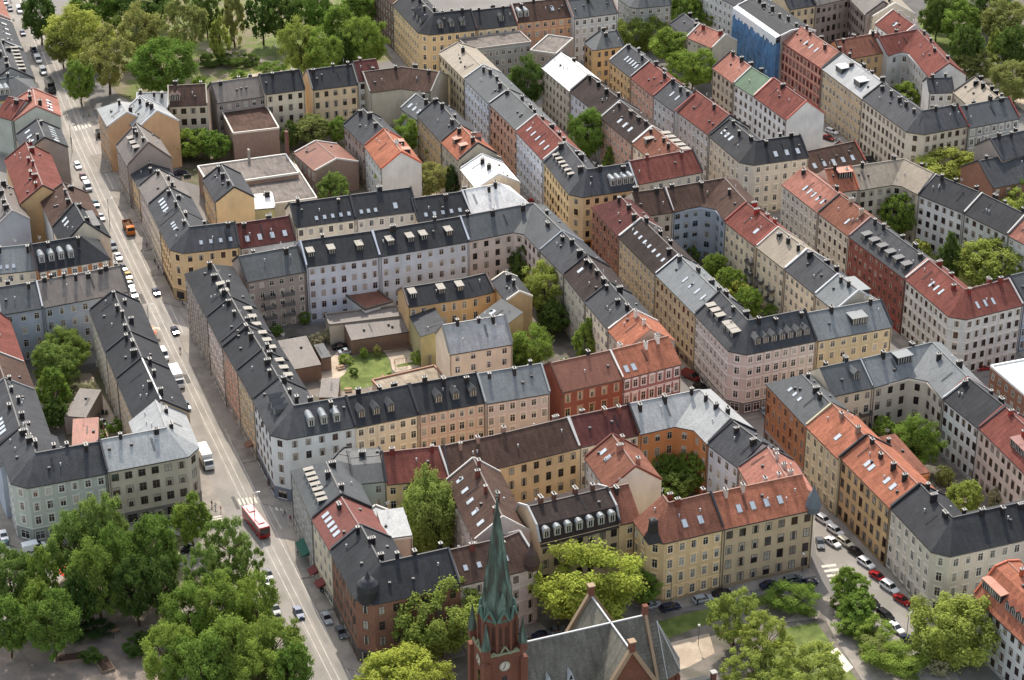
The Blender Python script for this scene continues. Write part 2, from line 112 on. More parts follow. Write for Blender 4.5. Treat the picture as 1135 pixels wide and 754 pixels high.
{'id':'e13','seed':535,'label':'cream house with black roof left of the gap with grey end wall','pts':[(-77.48,634.5),(-65.4,639.03)],'h':15,'d':11.5,'roof':'slate','wc':(221,206,182),'rc':(50,51,54),'ns':4,'sty':'plain','wf':(70,48,40),'fw':(44,44,48)},
{'id':'e14','seed':542,'label':'light peach house with black roof right of the narrow gap','pts':[(-62.92,638.2),(-48.9,643.2)],'h':15,'roof':'slate','wc':(221,195,161),'rc':(50,51,54),'ns':4,'sty':'plain','wf':(70,48,40),'fw':(120,116,110)},
{'id':'e15','seed':549,'label':'white house with maroon roof near the end of the park row','pts':[(-48.9,645.72),(-41.57,648.26)],'h':15,'roof':'tile','wc':(215,215,213),'rc':(92,56,53),'ns':4,'sty':'plain','wf':(70,48,40),'fw':(44,44,48),'nofw':'e'},
{'id':'e16','seed':556,'label':'blank grey concrete end wall with brown roof behind','pts':[(-45.04,641.06),(-35.34,644.6),(-25.7,641.06)],'h':13,'d':15,'r':4,'roof':'tile','wc':(188,179,161),'rc':(84,66,58),'ns':3,'sty':'plain','sp':90,'fw':(150,146,138)},
{'id':'e16b','seed':563,'label':'small dark roofed house with skylights behind the concrete wall','pts':[(-35.11,637.45),(-29.44,627.82)],'h':9,'d':11,'r':3.5,'feat':[('f',0,0.1,0.9,3,0.35,'skyb')],'roof':'metal','wc':(160,160,156),'rc':(84,86,87),'ns':2,'sty':'plain','fw':(190,190,190)},
{'id':'e17','seed':570,'kind':'commercial_hall','cat':'hall','label':'large low building with flat taupe roof and white edge, lower part','pts':[(-77.62,565.52),(-56.68,572.73)],'h':6.5,'d':26,'prof':'flat','roof':'flat','wc':(188,179,161),'rc':(118,110,104),'ns':1,'sty':'plain','sp':40,'nch':0,'low':1,'par':(196,190,180)},
{'id':'e17b','seed':577,'kind':'commercial_hall','cat':'hall','label':'large flat grey roof with white parapet in the upper left block','pts':[(-88.46,578.27),(-63.16,587.52)],'h':8,'d':15,'prof':'flat','roof':'flat','wc':(153,130,116),'rc':(118,110,104),'wk':'brick','ns':2,'sty':'plain','sp':40,'nch':0,'low':1,'par':(218,214,206)},
{'id':'e18','seed':584,'kind':'commercial_hall','cat':'hall','label':'brown walled hall with maroon arched roof and white parapet strips','pts':[(-85.32,613.3),(-71.76,617.53)],'h':10,'d':20,'prof':'flat','roof':'flat','wc':(153,130,116),'rc':(84,66,58),'wk':'brick','ns':2,'sty':'plain','sp':60,'nch':0,'low':1,'par':(206,196,184)},
{'id':'e19','seed':591,'label':'dark roofed house with plain yellow gable behind the maroon roof','pts':[(-89.26,573.36),(-83.7,557.19)],'h':12.5,'d':11,'r':3.8,'roof':'slate','wc':(217,189,147),'rc':(68,69,72),'ns':3,'sty':'plain','fw':(44,44,48)},
{'id':'e20','seed':598,'label':'small olive house with bright white roof','pts':[(-76.68,560.78),(-67.83,562.76)],'h':8.5,'d':10,'r':1.2,'prof':'deck','roof':'metal','wc':(169,160,121),'rc':(226,224,219),'ns':2,'sty':'plain','sp':40,'nch':2,'fw':(216,216,216)},
{'id':'e21','seed':605,'label':'tall grey roofed rear house left of the orange roofed house in the upper courtyard','pts':[(-51.06,610.36),(-43.66,593.85)],'h':14.5,'roof':'slate','wc':(157,145,137),'rc':(68,69,72),'ns':4,'sty':'plain','wf':(150,130,110),'fw':(44,44,48)},
{'id':'e21b','seed':612,'label':'pale rear house with orange roof in the upper courtyard','pts':[(-43.66,593.85),(-37.77,576.65)],'h':14.5,'feat':[('b',0,0.2,0.9,2,0.35,'d:shed')],'roof':'tile','wc':(199,198,195),'rc':(161,103,81),'ns':4,'sty':'plain','nch':1,'cc':(224,220,214),'fw':(176,90,64)},
{'id':'e22','seed':619,'label':'low building with streaked rusty roof and white verge','pts':[(-65.54,601.04),(-58.17,587.45)],'h':9,'d':14,'r':2.4,'roof':'metal','wc':(153,130,116),'rc':(126,84,69),'ns':2,'sty':'plain','nch':0,'fw':(196,190,184)},
{'id':'e23','seed':626,'label':'dark roofed rear house with ochre courtyard side along the long straight street','pts':[(-29.05,620.22),(-21.07,599.2)],'h':13.5,'roof':'slate','wc':(200,169,126),'rc':(68,69,72),'ns':4,'sty':'plain','fw':(44,44,48)},
{'id':'e24','seed':633,'label':'orange roofed house with grey dormers left of the pale blue terrace','pts':[(-21.07,599.2),(-15.61,585.35)],'h':13.5,'feat':[('f',0,0.2,0.9,2,0.3,'d:shed'),('b',0,0.4,0.6,1,0.4,'d:gab')],'roof':'tile','wc':(188,179,161),'rc':(161,103,81),'ns':4,'sty':'plain','fw':(44,44,48)},
{'id':'e25','seed':640,'label':'dark roofed house with roof terraces between orange and white roofs','pts':[(-15.72,589.32),(-14.9,584.06)],'h':11.5,'d':12.5,'r':2,'prof':'deck','roof':'slate','wc':(199,198,195),'rc':(68,69,72),'ns':3,'sty':'plain','fw':(196,190,180)},
{'id':'g1','seed':647,'label':'brown brick corner building with maroon roof opposite the yellow corner','pts':[(22.19,543.96),(28.7,524.98)],'h':17,'d':12.5,'hip':'s','roof':'tile','wc':(141,103,86),'rc':(92,56,53),'ns':5,'gc':(110,92,84),'wf':(70,48,40),'trim':(170,120,96),'fw':(190,180,170),'nofw':'s','pv':3},
{'id':'g10','seed':654,'label':'tan facade with dark brown roof and many slim skylights','pts':[(28.81,524.68),(37.3,502.07)],'h':17,'d':12.5,'feat':[('f',0,0.1,0.95,7,0.5,'sky')],'roof':'tile','wc':(194,172,142),'rc':(65,56,53),'ns':5,'shop':1,'gc':(120,128,140),'sp':2.5,'nch':4,'cc':(36,35,38),'fw':(200,200,200),'pv':3},
{'id':'g11','seed':661,'label':'beige and brown facade with pale blue grey metal roof and slim skylights','pts':[(37.42,501.93),(45.85,479.65)],'h':17,'d':12.5,'feat':[('f',0,0.35,0.95,4,0.55,'skyt')],'roof':'metal','wc':(194,172,142),'rc':(118,121,122),'ns':5,'shop':1,'sp':2.5,'wf':(120,64,48),'nch':4,'cc':(60,60,62),'fw':(44,44,48),'pv':3},
{'id':'g8','seed':668,'label':'pale pink and white corner building with dark roof and round dormers at the junction','pts':[(45.95,479.39),(53.55,457.26),(74.22,465.64)],'h':17,'d':12.5,'r':5.2,'ch':{1:3.2},'feat':[('f',0,0.05,0.5,3,0.3,'d:terr'),('f',0,0.6,0.95,3,0.3,'d:terr'),('f',2,0.1,0.95,7,0.18,'d:gab')],'roof':'slate','wc':(205,189,180),'rc':(68,69,72),'ns':5,'shop':1,'gc':(128,122,116),'sty':'ornate','sp':2.3,'wf':(224,220,214),'trim':(222,214,206),'fw':(44,44,48),'pv':3},
{'id':'g9','seed':675,'label':'pale gold building with grey roof and little white gabled dormer at the row end','pts':[(74.52,466.34),(94.11,473.75)],'h':16.5,'d':12.5,'feat':[('f',0,0.45,0.75,1,0.25,'d:wide')],'roof':'metal','wc':(205,188,155),'rc':(118,121,122),'ns':5,'nch':2,'fw':(44,44,48),'pv':3},
{'id':'g2','seed':682,'label':'beige courtyard front with brown roof behind the brown brick corner','pts':[(34.98,540.28),(44.53,543.29)],'h':16,'d':12.5,'roof':'tile','wc':(201,188,169),'rc':(84,66,58),'ns':5,'sty':'plain','wf':(70,48,40),'fw':(200,190,184),'nofw':'s'},
{'id':'g3','seed':689,'label':'blue grey inner corner with big bay windows under a brown roof','pts':[(44.53,543.29),(55.47,547.79),(58.31,537.6)],'h':16,'d':12.5,'ch':{1:3.5},'roof':'tile','wc':(163,170,180),'rc':(84,66,58),'ns':5,'sty':'plain','ww':1.4,'wf':(120,140,150),'fw':(44,44,48)},
{'id':'g4','seed':696,'label':'cream courtyard facade with bright red roof and balconies','pts':[(58.38,536.98),(65.03,521.54)],'h':16,'d':12.5,'feat':[('f',0,0.6,0.9,1,0.4,'skyb')],'roof':'tile','wc':(221,206,182),'rc':(119,71,63),'ns':5,'sty':'plain','balc':[(0,0.9,1),(0,0.9,2),(0,0.9,3)],'nch':4,'cc':(160,60,52),'fw':(150,70,60)},
{'id':'g5','seed':703,'label':'cream courtyard facade with tan metal roof right of the red roof','pts':[(65.38,520.8),(71.37,507.52)],'h':16,'d':12.5,'roof':'metal','wc':(221,206,182),'rc':(148,136,120),'ns':5,'sty':'plain','balc':[(0,0.2,1),(0,0.2,2),(0,0.6,1),(0,0.6,2)],'fw':(200,190,180)},
{'id':'g6','seed':710,'label':'yellowish cream courtyard front with slate roof and black chimneys','pts':[(71.47,507.23),(77.52,492.59)],'h':16,'d':12.5,'roof':'slate','wc':(221,206,182),'rc':(68,69,72),'ns':5,'sty':'plain','cc':(30,30,32),'fw':(196,196,196)},
{'id':'g7','seed':717,'label':'grey metal roofed house with raised glass lantern behind the white gabled dormer','pts':[(77.51,492.45),(81.47,483.19)],'h':16,'d':12.5,'feat':[('b',0,0.2,0.9,2,0.4,'d:wide')],'roof':'metal','wc':(188,179,161),'rc':(118,121,122),'ns':5,'sty':'plain','fw':(196,196,196)},
{'id':'h1','seed':724,'label':'pale facade with salmon pink roof and four slim skylights','pts':[(76.63,560.83),(84.37,541.56)],'h':16.5,'d':12.5,'feat':[('f',0,0.35,0.95,5,0.4,'skyt')],'roof':'tile','wc':(205,194,178),'rc':(158,109,95),'ns':5,'sp':2.5,'nch':2,'fw':(44,44,48),'nofw':'s','pv':3},
{'id':'h2','seed':731,'label':'pale facade with rust brown roof next to the red facade','pts':[(84.49,541.4),(90.75,526.65)],'h':16.5,'d':12.5,'feat':[('f',0,0.5,0.9,1,0.35,'skyt')],'roof':'tile','wc':(205,194,178),'rc':(126,84,69),'ns':5,'wf':(70,48,40),'nch':2,'cc':(190,160,140),'fw':(44,44,48),'pv':3},
{'id':'h3','seed':738,'label':'deep red facade with slate roof and black dormers','pts':[(90.84,526.35),(101.75,500.56)],'h':16.5,'d':12.5,'feat':[('f',0,0.1,0.95,6,0.18,'d:shed')],'roof':'slate','wc':(132,89,82),'rc':(68,69,72),'wk':'brick','ns':5,'gc':(140,56,46),'sp':2.5,'wf':(110,60,52),'trim':(160,80,66),'fw':(170,130,120),'pv':3},
{'id':'h4','seed':745,'label':'grey and white corner building with red roof beside the white flat roof','pts':[(101.83,500.28),(110.27,476.33),(128.89,485.66)],'h':16.5,'d':12.5,'ch':{1:3.2},'feat':[('f',0,0.35,0.7,3,0.42,'skyt'),('f',2,0.15,0.6,3,0.35,'skyt')],'roof':'tile','wc':(199,198,195),'rc':(119,71,63),'ns':5,'sty':'ornate','sp':2.5,'wf':(70,48,40),'trim':(214,206,196),'nch':3,'cc':(120,56,50),'fw':(190,180,176),'pv':3},
{'id':'h4b','seed':752,'label':'blue grey house at the right edge beyond the red roofed corner','pts':[(130.25,490.5),(137.21,493.9)],'h':15,'d':12.5,'roof':'metal','wc':(163,170,180),'rc':(84,86,87),'ns':4,'fw':(44,44,48),'pv':3},
{'id':'h5','seed':759,'label':'orange roofed rear part with one large skylight behind the salmon roof','pts':[(90,555.33),(97.71,557.49)],'h':16.5,'d':12.5,'feat':[('f',0,0.4,0.9,1,0.5,'d:wide')],'roof':'tile','wc':(205,194,178),'rc':(161,103,81),'ns':5,'sty':'plain','fw':(170,90,60),'nofw':'s'},
{'id':'h6','seed':766,'label':'stone coloured inner corner with tan roof above the slim courtyard tree','pts':[(97.99,558.28),(109.57,562.31),(114.25,555.3)],'h':16,'d':12.5,'ch':{1:1.5},'roof':'metal','wc':(188,179,161),'rc':(148,136,120),'ns':5,'sty':'plain','wf':(70,48,40),'fw':(190,184,176)},
{'id':'h7','seed':773,'label':'white rear facade with black roof, left of the two at the right courtyard','pts':[(114.36,555.13),(124.69,542.66)],'h':16,'roof':'slate','wc':(215,215,213),'rc':(50,51,54),'ns':5,'sty':'plain','sp':2.5,'wf':(70,48,40),'fw':(44,44,48)},
{'id':'h8','seed':780,'label':'pale rear facade with black roof, right of the two at the right courtyard','pts':[(124.79,542.5),(133.89,528.48)],'h':16,'roof':'slate','wc':(199,198,195),'rc':(50,51,54),'ns':5,'sty':'plain','sp':2.5,'wf':(70,48,40),'fw':(200,196,190)},
{'id':'h9','seed':787,'label':'pale facade with salmon roof cut off by the right edge, behind the yellow green tree','pts':[(134.03,528.18),(141.77,515.19)],'h':16,'feat':[('f',0,0.1,0.9,2,0.3,'d:terr')],'roof':'tile','wc':(199,198,195),'rc':(158,109,95),'ns':5,'sty':'plain'},
{'id':'i1','seed':794,'kind':'brick_hall','cat':'hall','label':'brown brick hall with dark roof beyond the right courtyard','pts':[(138.74,571.12),(152.47,577.14)],'h':11,'d':16,'r':5,'roof':'slate','wc':(141,103,86),'rc':(68,69,72),'wk':'brick','ns':3,'sty':'plain','sp':3.4,'nch':2,'fw':(60,60,62)},
{'id':'i2','seed':801,'kind':'commercial_hall','cat':'hall','label':'brown brick building with dazzling white flat roof at the right edge','pts':[(117.34,464.33),(122.53,450.2),(127.19,437.96)],'h':10,'d':22,'prof':'flat','roof':'metal','wc':(141,103,86),'rc':(226,224,219),'wk':'brick','ns':3,'sty':'plain','pv':3,'low':1,'par':(224,224,222)},
{'id':'i3','seed':808,'label':'dark roofed house at the upper right edge above the brick hall','pts':[(142.67,579.58),(155.37,586.73)],'h':16,'roof':'slate','wc':(157,145,137),'rc':(68,69,72),'ns':4},
{'id':'j1','seed':815,'label':'big beige corner building with slate roof in the upper right block','pts':[(108.64,625.33),(119.25,595.21),(137.36,603.84)],'h':17,'d':13,'ch':{1:4},'roof':'slate','wc':(205,194,178),'rc':(68,69,72),'ns':5,'sty':'plain','sp':2.4,'wf':(70,48,40),'trim':(196,176,150),'fw':(44,44,48),'pv':3},
{'id':'j2','seed':822,'label':'grey ornate building with white window surrounds right of the big beige corner','pts':[(137.5,603.17),(154.13,610.82)],'h':16.5,'d':12.5,'roof':'metal','wc':(160,160,156),'rc':(84,86,87),'ns':5,'sty':'ornate','sp':2.4,'trim':(206,204,198),'fw':(130,60,54),'pv':3},
{'id':'j3','seed':829,'label':'tan brick facade with pale roof and two big box dormers','pts':[(99.51,651.34),(108.64,625.33)],'h':17,'d':13,'feat':[('f',0,0.05,0.95,2,0.25,'d:wide')],'roof':'metal','wc':(194,172,142),'rc':(160,161,160),'wk':'brick','ns':5,'sty':'plain','sp':2.4,'fw':(44,44,48),'pv':3},
{'id':'j4','seed':836,'label':'red and pink facade with salmon tiled roof next to the scaffolding','pts':[(89.47,676.9),(99.44,651.99)],'h':17,'d':12.5,'feat':[('f',0,0.3,0.7,3,0.5,'skyt')],'roof':'tile','wc':(195,157,137),'rc':(158,109,95),'ns':5,'sp':2.4,'wf':(96,60,52),'trim':(170,84,80),'cc':(70,44,40),'fw':(44,44,48),'pv':3},
{'id':'j5','seed':843,'label':'building wrapped in blue scaffold netting with flat black roof','pts':[(77.15,706.32),(88.69,675.97)],'h':19,'d':13,'r':1.5,'prof':'deck','roof':'slate','wc':(157,145,137),'rc':(50,51,54),'ns':5,'sty':'plain','sp':80,'fw':(200,200,200)},
{'id':'j6','seed':850,'label':'golden yellow rear house with rust roof in the upper right courtyard','pts':[(108.09,664.07),(123.38,671.22)],'h':15.5,'roof':'tile','wc':(200,169,126),'rc':(126,84,69),'ns':4,'sty':'plain','wf':(120,70,40),'fw':(44,44,48)},
{'id':'j7','seed':857,'label':'pale grey rear corner with red roof above the courtyard tree','pts':[(123.02,667.85),(129.67,671.22),(133.37,647.81)],'h':15.5,'ch':{1:2},'roof':'tile','wc':(199,198,195),'rc':(119,71,63),'ns':4,'sty':'plain','fw':(110,60,54)},
{'id':'j8','seed':864,'label':'white ornamented rear gable house with dark roof behind the beige corner','pts':[(131.39,637.01),(139.22,637.42)],'h':14.5,'d':9,'r':3,'roof':'slate','wc':(215,215,213),'rc':(68,69,72),'ns':4,'fw':(44,44,48)},
{'id':'j9','seed':871,'label':'tan roofed wing with black chimneys at the far right of the upper block','pts':[(138.66,634.86),(142.66,617.59)],'h':15.5,'d':13,'roof':'metal','wc':(188,179,161),'rc':(148,136,120),'ns':4,'sty':'plain','nch':7,'cc':(30,30,32),'fw':(44,44,48)},
{'id':'j10','seed':878,'label':'red roofed house with white gable beside the round white terrace','pts':[(123.6,698),(128.45,682.41)],'h':15.5,'feat':[('f',0,0.2,0.8,1,0.5,'skyb')],'roof':'tile','wc':(215,215,213),'rc':(119,71,63),'ns':4,'sty':'plain','sp':3.4,'cc':(216,206,200),'fw':(214,206,196)},
{'id':'j10b','seed':885,'label':'round cornered white roof terrace beside the red roof','pts':[(120.27,692.3),(126.65,690.65)],'h':12,'d':8,'prof':'flat','roof':'metal','wc':(215,215,213),'rc':(226,224,219),'ns':3,'sty':'plain','nch':0,'low':1},
{'id':'j11','seed':892,'label':'pale yellow rear house behind the blue netting','pts':[(95.9,713.19),(105.73,717.71)],'h':15.5,'roof':'slate','wc':(205,188,155),'rc':(68,69,72),'ns':4,'sty':'plain','wf':(70,48,40),'fw':(44,44,48)},
{'id':'j12','seed':899,'label':'taupe rear facade with many dark windows at the top right courtyard','pts':[(105.67,717.2),(118.2,724.83),(121.52,707.24)],'h':15.5,'roof':'metal','wc':(157,145,137),'rc':(118,110,104),'ns':4,'sty':'plain','sp':2.3,'wf':(70,48,40),'fw':(44,44,48)},
{'id':'j13','seed':906,'label':'sunlit tan metal roof left of the round white terrace','pts':[(119.41,730.51),(123.7,705.28)],'h':15.5,'d':15,'roof':'metal','wc':(201,188,169),'rc':(148,136,120),'ns':4,'sty':'plain','fw':(214,206,196),'nofw':'s'},
{'id':'j14','seed':913,'label':'grey roofed house above the blue netting at the top edge','pts':[(65.79,738.38),(78.09,716.45)],'h':15.5,'d':13,'roof':'slate','wc':(199,198,195),'rc':(68,69,72),'ns':5},
{'id':'k1','seed':920,'label':'yellow beige corner building with flat tan roof on the straight street','pts':[(-23.66,664.23),(-14.96,641.31)],'h':17.5,'d':12.5,'r':2.6,'roof':'metal','wc':(205,188,155),'rc':(148,136,120),'ns':5,'sty':'plain','wf':(120,110,100),'nch':1,'fw':(140,130,122),'pv':3},
{'id':'k2','seed':927,'label':'pale blue facade with dark grey roof on the straight street','pts':[(-14.96,641.31),(-6.9,620.07)],'h':17.5,'d':12.5,'r':3.6,'roof':'metal','wc':(200,202,208),'rc':(84,86,87),'ns':5,'fw':(190,190,190),'pv':3},
{'id':'k3','seed':934,'label':'pinkish facade with dark grey roof, second above the red roofed house','pts':[(-6.75,619.87),(1.58,598.28)],'h':17.5,'d':12.5,'r':3.6,'roof':'metal','wc':(195,157,137),'rc':(84,86,87),'ns':5,'wf':(70,48,40),'fw':(44,44,48),'pv':3},
{'id':'k4','seed':941,'label':'lilac white facade with red roof and four slim skylights on the straight street','pts':[(1.34,597.91),(9.12,575.96)],'h':17.5,'d':12.5,'feat':[('f',0,0.1,0.9,5,0.4,'skyt')],'roof':'tile','wc':(200,202,208),'rc':(119,71,63),'ns':5,'fw':(200,196,192),'pv':3},
{'id':'k5','seed':948,'label':'bright yellow corner building with grey roof, white ridge and round dormers','pts':[(9.33,576.43),(16.92,550.1),(35.29,557.02)],'h':17,'d':12.5,'r':5,'ch':{1:3.2},'feat':[('f',0,0.06,0.8,6,0.3,'d:slim'),('f',2,0.5,0.98,4,0.2,'d:arch')],'roof':'slate','wc':(217,189,147),'rc':(68,69,72),'ns':5,'shop':1,'gc':(190,130,60),'wf':(70,48,40),'trim':(222,200,150),'fw':(190,190,188),'pv':3},
{'id':'k6','seed':955,'label':'beige building with plain red roof right of the bright yellow corner','pts':[(35.65,561.17),(54.72,570.03)],'h':16.5,'d':12.5,'roof':'tile','wc':(201,188,169),'rc':(119,71,63),'ns':4,'sty':'plain','nch':2,'cc':(110,60,52),'fw':(60,60,62),'pv':3},
{'id':'k7','seed':962,'label':'grey gallery fronted rear building with flat taupe roof','pts':[(-14.17,675.96),(6.37,683.3)],'h':14,'d':11,'prof':'flat','roof':'flat','wc':(160,160,156),'rc':(118,110,104),'ns':4,'sty':'plain','sp':2.2,'nch':0,'low':1,'par':(150,142,134)},
{'id':'k7b','seed':969,'label':'flat taupe roofed connecting wing above the white roof','pts':[(6.07,675.28),(14.32,671.9)],'h':14,'d':16,'prof':'flat','roof':'flat','wc':(157,145,137),'rc':(118,110,104),'ns':4,'sty':'plain','nch':0,'low':1},
{'id':'k8','seed':976,'label':'stone grey facade with cream white metal roof beside the dark courtyard tree','pts':[(9.76,655.07),(18.29,634.39)],'h':16,'d':12.5,'roof':'metal','wc':(188,179,161),'rc':(226,224,219),'ns':5,'sty':'plain','sp':2.6,'wf':(150,130,110),'nch':1,'fw':(60,60,60)},
{'id':'k9','seed':983,'label':'pale blue courtyard front with dark roof and black chimneys','pts':[(18.43,633.98),(27.28,613.61)],'h':16,'d':12.5,'roof':'tile','wc':(200,202,208),'rc':(65,56,53),'ns':5,'sty':'plain','cc':(32,32,34),'fw':(44,44,48)},
{'id':'k10','seed':990,'label':'pinkish courtyard front with dark brown roof and white verge','pts':[(27.23,612.45),(35.7,592.09)],'h':16,'d':12.5,'feat':[('f',0,0.3,0.8,3,0.35,'skyb')],'roof':'tile','wc':(195,157,137),'rc':(65,56,53),'ns':5,'sty':'plain','fw':(200,196,192)},
{'id':'k11','seed':997,'label':'cream house with rust roof and row of flat pale dormers','pts':[(35.83,591.72),(42.37,575.61)],'h':16,'d':12.5,'feat':[('b',0,0.05,0.98,5,0.3,'d:terr'),('f',0,0.1,0.4,1,0.3,'d:terr')],'roof':'tile','wc':(221,206,182),'rc':(126,84,69),'ns':5,'sty':'plain','fw':(200,196,192),'nofw':'e'},
{'id':'k12','seed':1004,'label':'small ochre corner house with grey roof near the pollarded tree','pts':[(24.37,683.76),(26.92,676.42),(37.2,680.99)],'h':14,'d':11,'r':3.4,'ch':{1:1},'roof':'metal','wc':(200,169,126),'rc':(84,86,87),'ns':4,'sty':'plain','wf':(70,48,40),'fw':(44,44,48)},
{'id':'k13','seed':1011,'label':'ochre facade with slate roof and bright slim skylights near the three trees','pts':[(31.77,660.28),(37.86,645.19)],'h':16.5,'d':12.5,'feat':[('f',0,0.3,0.9,5,0.5,'skyt')],'roof':'slate','wc':(200,169,126),'rc':(68,69,72),'ns':5,'wf':(140,110,80),'fw':(200,196,192)},
{'id':'k14','seed':1018,'label':'salmon facade with brick red roof between slate roofs','pts':[(37.92,644.98),(44.07,629.03)],'h':16.5,'d':12.5,'roof':'tile','wc':(195,157,137),'rc':(119,71,63),'ns':5,'fw':(44,44,48)},
{'id':'k15','seed':1025,'label':'white grey facade with slate roof, between two red roofs','pts':[(44.13,628.83),(49.89,615.88)],'h':16.5,'d':12.5,'feat':[('f',0,0.3,0.8,2,0.5,'skyt')],'roof':'slate','wc':(199,198,195),'rc':(68,69,72),'ns':5,'fw':(150,80,70)},
{'id':'k16','seed':1032,'label':'long pale facade with wide brick red roof left of the black roofed corner','pts':[(50.17,617.84),(58.8,597.54)],'h':16.5,'d':13.5,'r':5,'roof':'tile','wc':(199,198,195),'rc':(119,71,63),'ns':5,'nch':1,'fw':(44,44,48)},
{'id':'k17','seed':1039,'label':'cream corner building with black roof and black chimneys opposite the beige block','pts':[(58.94,596.61),(67.13,574.09),(86.35,580.61)],'h':16.5,'d':12.5,'ch':{1:3},'feat':[('f',0,0.1,0.5,3,0.45,'skyb'),('f',2,0.3,0.95,3,0.3,'skyb')],'roof':'slate','wc':(205,194,178),'rc':(50,51,54),'ns':5,'cc':(34,34,38),'fw':(44,44,48),'pv':3},
{'id':'k18','seed':1046,'label':'low cream house with red brown roof and five skylights','pts':[(87.69,585.05),(105.42,594)],'h':9.5,'r':4,'feat':[('f',0,0.05,0.9,5,0.25,'skyb')],'roof':'tile','wc':(221,206,182),'rc':(84,66,58),'ns':2,'sty':'plain','nch':0,'fw':(150,80,66)},
{'id':'k18b','seed':1053,'label':'small red roof behind the low red brown roofed house','pts':[(94.18,599.85),(96.73,594.73)],'h':9.5,'d':10,'r':3,'roof':'tile','wc':(221,206,182),'rc':(119,71,63),'ns':2,'sty':'plain','nch':0},
{'id':'k19','seed':1060,'label':'stone facade with salmon red roof left of the green roof','pts':[(64.7,655.07),(70.24,641.44)],'h':16,'roof':'tile','wc':(188,179,161),'rc':(158,109,95),'ns':5,'sty':'plain','wf':(70,48,40),'fw':(44,44,48)},
{'id':'k20','seed':1067,'label':'white facade with pale green roof','pts':[(70.28,641.02),(75.5,630.31)],'h':16,'roof':'metal','wc':(215,215,213),'rc':(92,113,90),'ns':5,'sty':'plain','wf':(90,70,60),'nch':1,'fw':(200,196,190)},
{'id':'k21','seed':1074,'label':'white house with wide brick red roof and blank white gable','pts':[(75.61,629.9),(83.47,610.51)],'h':16,'d':13,'r':5,'roof':'tile','wc':(215,215,213),'rc':(119,71,63),'ns':5,'sty':'plain','wf':(90,70,60),'nch':1,'fw':(170,96,84)},
{'id':'k19b','seed':1081,'label':'salmon roofed house with red chimneys near the pollarded park trees','pts':[(59.14,691.89),(66.84,681.42)],'h':13,'d':11,'r':3.4,'roof':'tile','wc':(188,179,161),'rc':(158,109,95),'ns':4,'sty':'plain','cc':(120,50,44),'fw':(200,196,190)},
{'id':'k19c','seed':1088,'label':'low slate roof with black chimneys left of the blue netting','pts':[(54.77,710.69),(60.25,695.06)],'h':11,'d':10,'r':3,'roof':'slate','wc':(188,179,161),'rc':(68,69,72),'ns':3,'sty':'plain','cc':(32,32,34)},
{'id':'k22','seed':1095,'label':'yellow corner building with black roof at the top of the straight street','pts':[(-41.02,713.36),(-30.12,682.68),(-11.95,688.54)],'h':17,'d':12.5,'r':4.8,'ch':{1:3},'feat':[('f',0,0.55,0.95,3,0.3,'d:gab'),('f',2,0.1,0.85,3,0.22,'d:gab')],'roof':'slate','wc':(217,189,147),'rc':(50,51,54),'ns':5,'fw':(44,44,48),'nofw':'s','pv':3},
{'id':'k22b','seed':1102,'label':'brown facade with dark roof along the straight street at the top edge','pts':[(-52.49,741.87),(-41.02,713.36)],'h':17,'d':12.5,'roof':'tile','wc':(123,102,89),'rc':(84,66,58),'ns':5,'fw':(170,150,120),'nofw':'s','pv':3},
{'id':'k23','seed':1109,'label':'light peach facade with black roof right of the top yellow corner','pts':[(-11.82,689.94),(1.79,694.7)],'h':16.5,'d':12.5,'feat':[('f',0,0.5,0.8,1,0.25,'d:gab')],'roof':'slate','wc':(221,195,161),'rc':(50,51,54),'ns':4,'sty':'ornate','fw':(110,60,50),'pv':3},
{'id':'k24','seed':1116,'label':'orange and salmon ornate facade with brown roof at the top','pts':[(1.76,697.1),(20.91,703.41)],'h':16.5,'d':12.5,'feat':[('f',0,0.02,0.25,2,0.22,'d:arch'),('f',0,0.6,0.75,1,0.5,'skyb')],'roof':'tile','wc':(195,157,137),'rc':(84,66,58),'ns':5,'sty':'ornate','trim':(222,170,120),'fw':(200,196,190),'pv':3},
{'id':'k25','seed':1123,'label':'white grey facade with blue grey roof at the top middle','pts':[(21.01,700.97),(36.27,706.84)],'h':16.5,'d':12.5,'roof':'metal','wc':(199,198,195),'rc':(84,86,87),'ns':5,'fw':(150,120,110),'pv':3},
{'id':'k26','seed':1130,'label':'grey corner building behind the pollarded tree at the top middle','pts':[(37.41,724.83),(41.75,714.19),(55.44,718.21)],'h':15.5,'ch':{1:2},'roof':'metal','wc':(160,160,156),'rc':(84,86,87),'ns':5,'fw':(44,44,48),'pv':3},
{'id':'m1','seed':1137,'label':'cream stone corner building with pale metal roof on the tram street','pts':[(-89.22,407.36),(-69.7,414.97),(-75.9,433.18)],'h':15,'d':12.5,'r':4.4,'ch':{1:3},'roof':'metal','wc':(188,179,161),'rc':(160,161,160),'ns':4,'shop':1,'gc':(120,116,110),'sty':'plain','ww':1.5,'sp':3.1,'wf':(110,100,84),'trim':(196,186,162),'nch':2,'nofw':'e','pv':3.2},
{'id':'m2','seed':1144,'label':'grey green corner building with slate roof in the lower left','pts':[(-115.45,418.85),(-108.57,400.47),(-89.53,407.68)],'h':14.5,'d':12.5,'ch':{1:3},'roof':'slate','wc':(176,182,172),'rc':(68,69,72),'ns':4,'shop':1,'sp':2.9,'wf':(206,204,198),'trim':(204,206,198),'fw':(44,44,48),'nofw':'s','pv':3.2},
{'id':'m9','seed':1151,'label':'lowest black roof of the terrace left of the tram street, with a white ridge','pts':[(-93.95,449.68),(-86.35,429.2)],'h':15,'d':12.5,'roof':'slate','wc':(194,172,142),'rc':(50,51,54),'ns':4,'sty':'plain','fw':(44,44,48),'ridge':(206,204,200)},
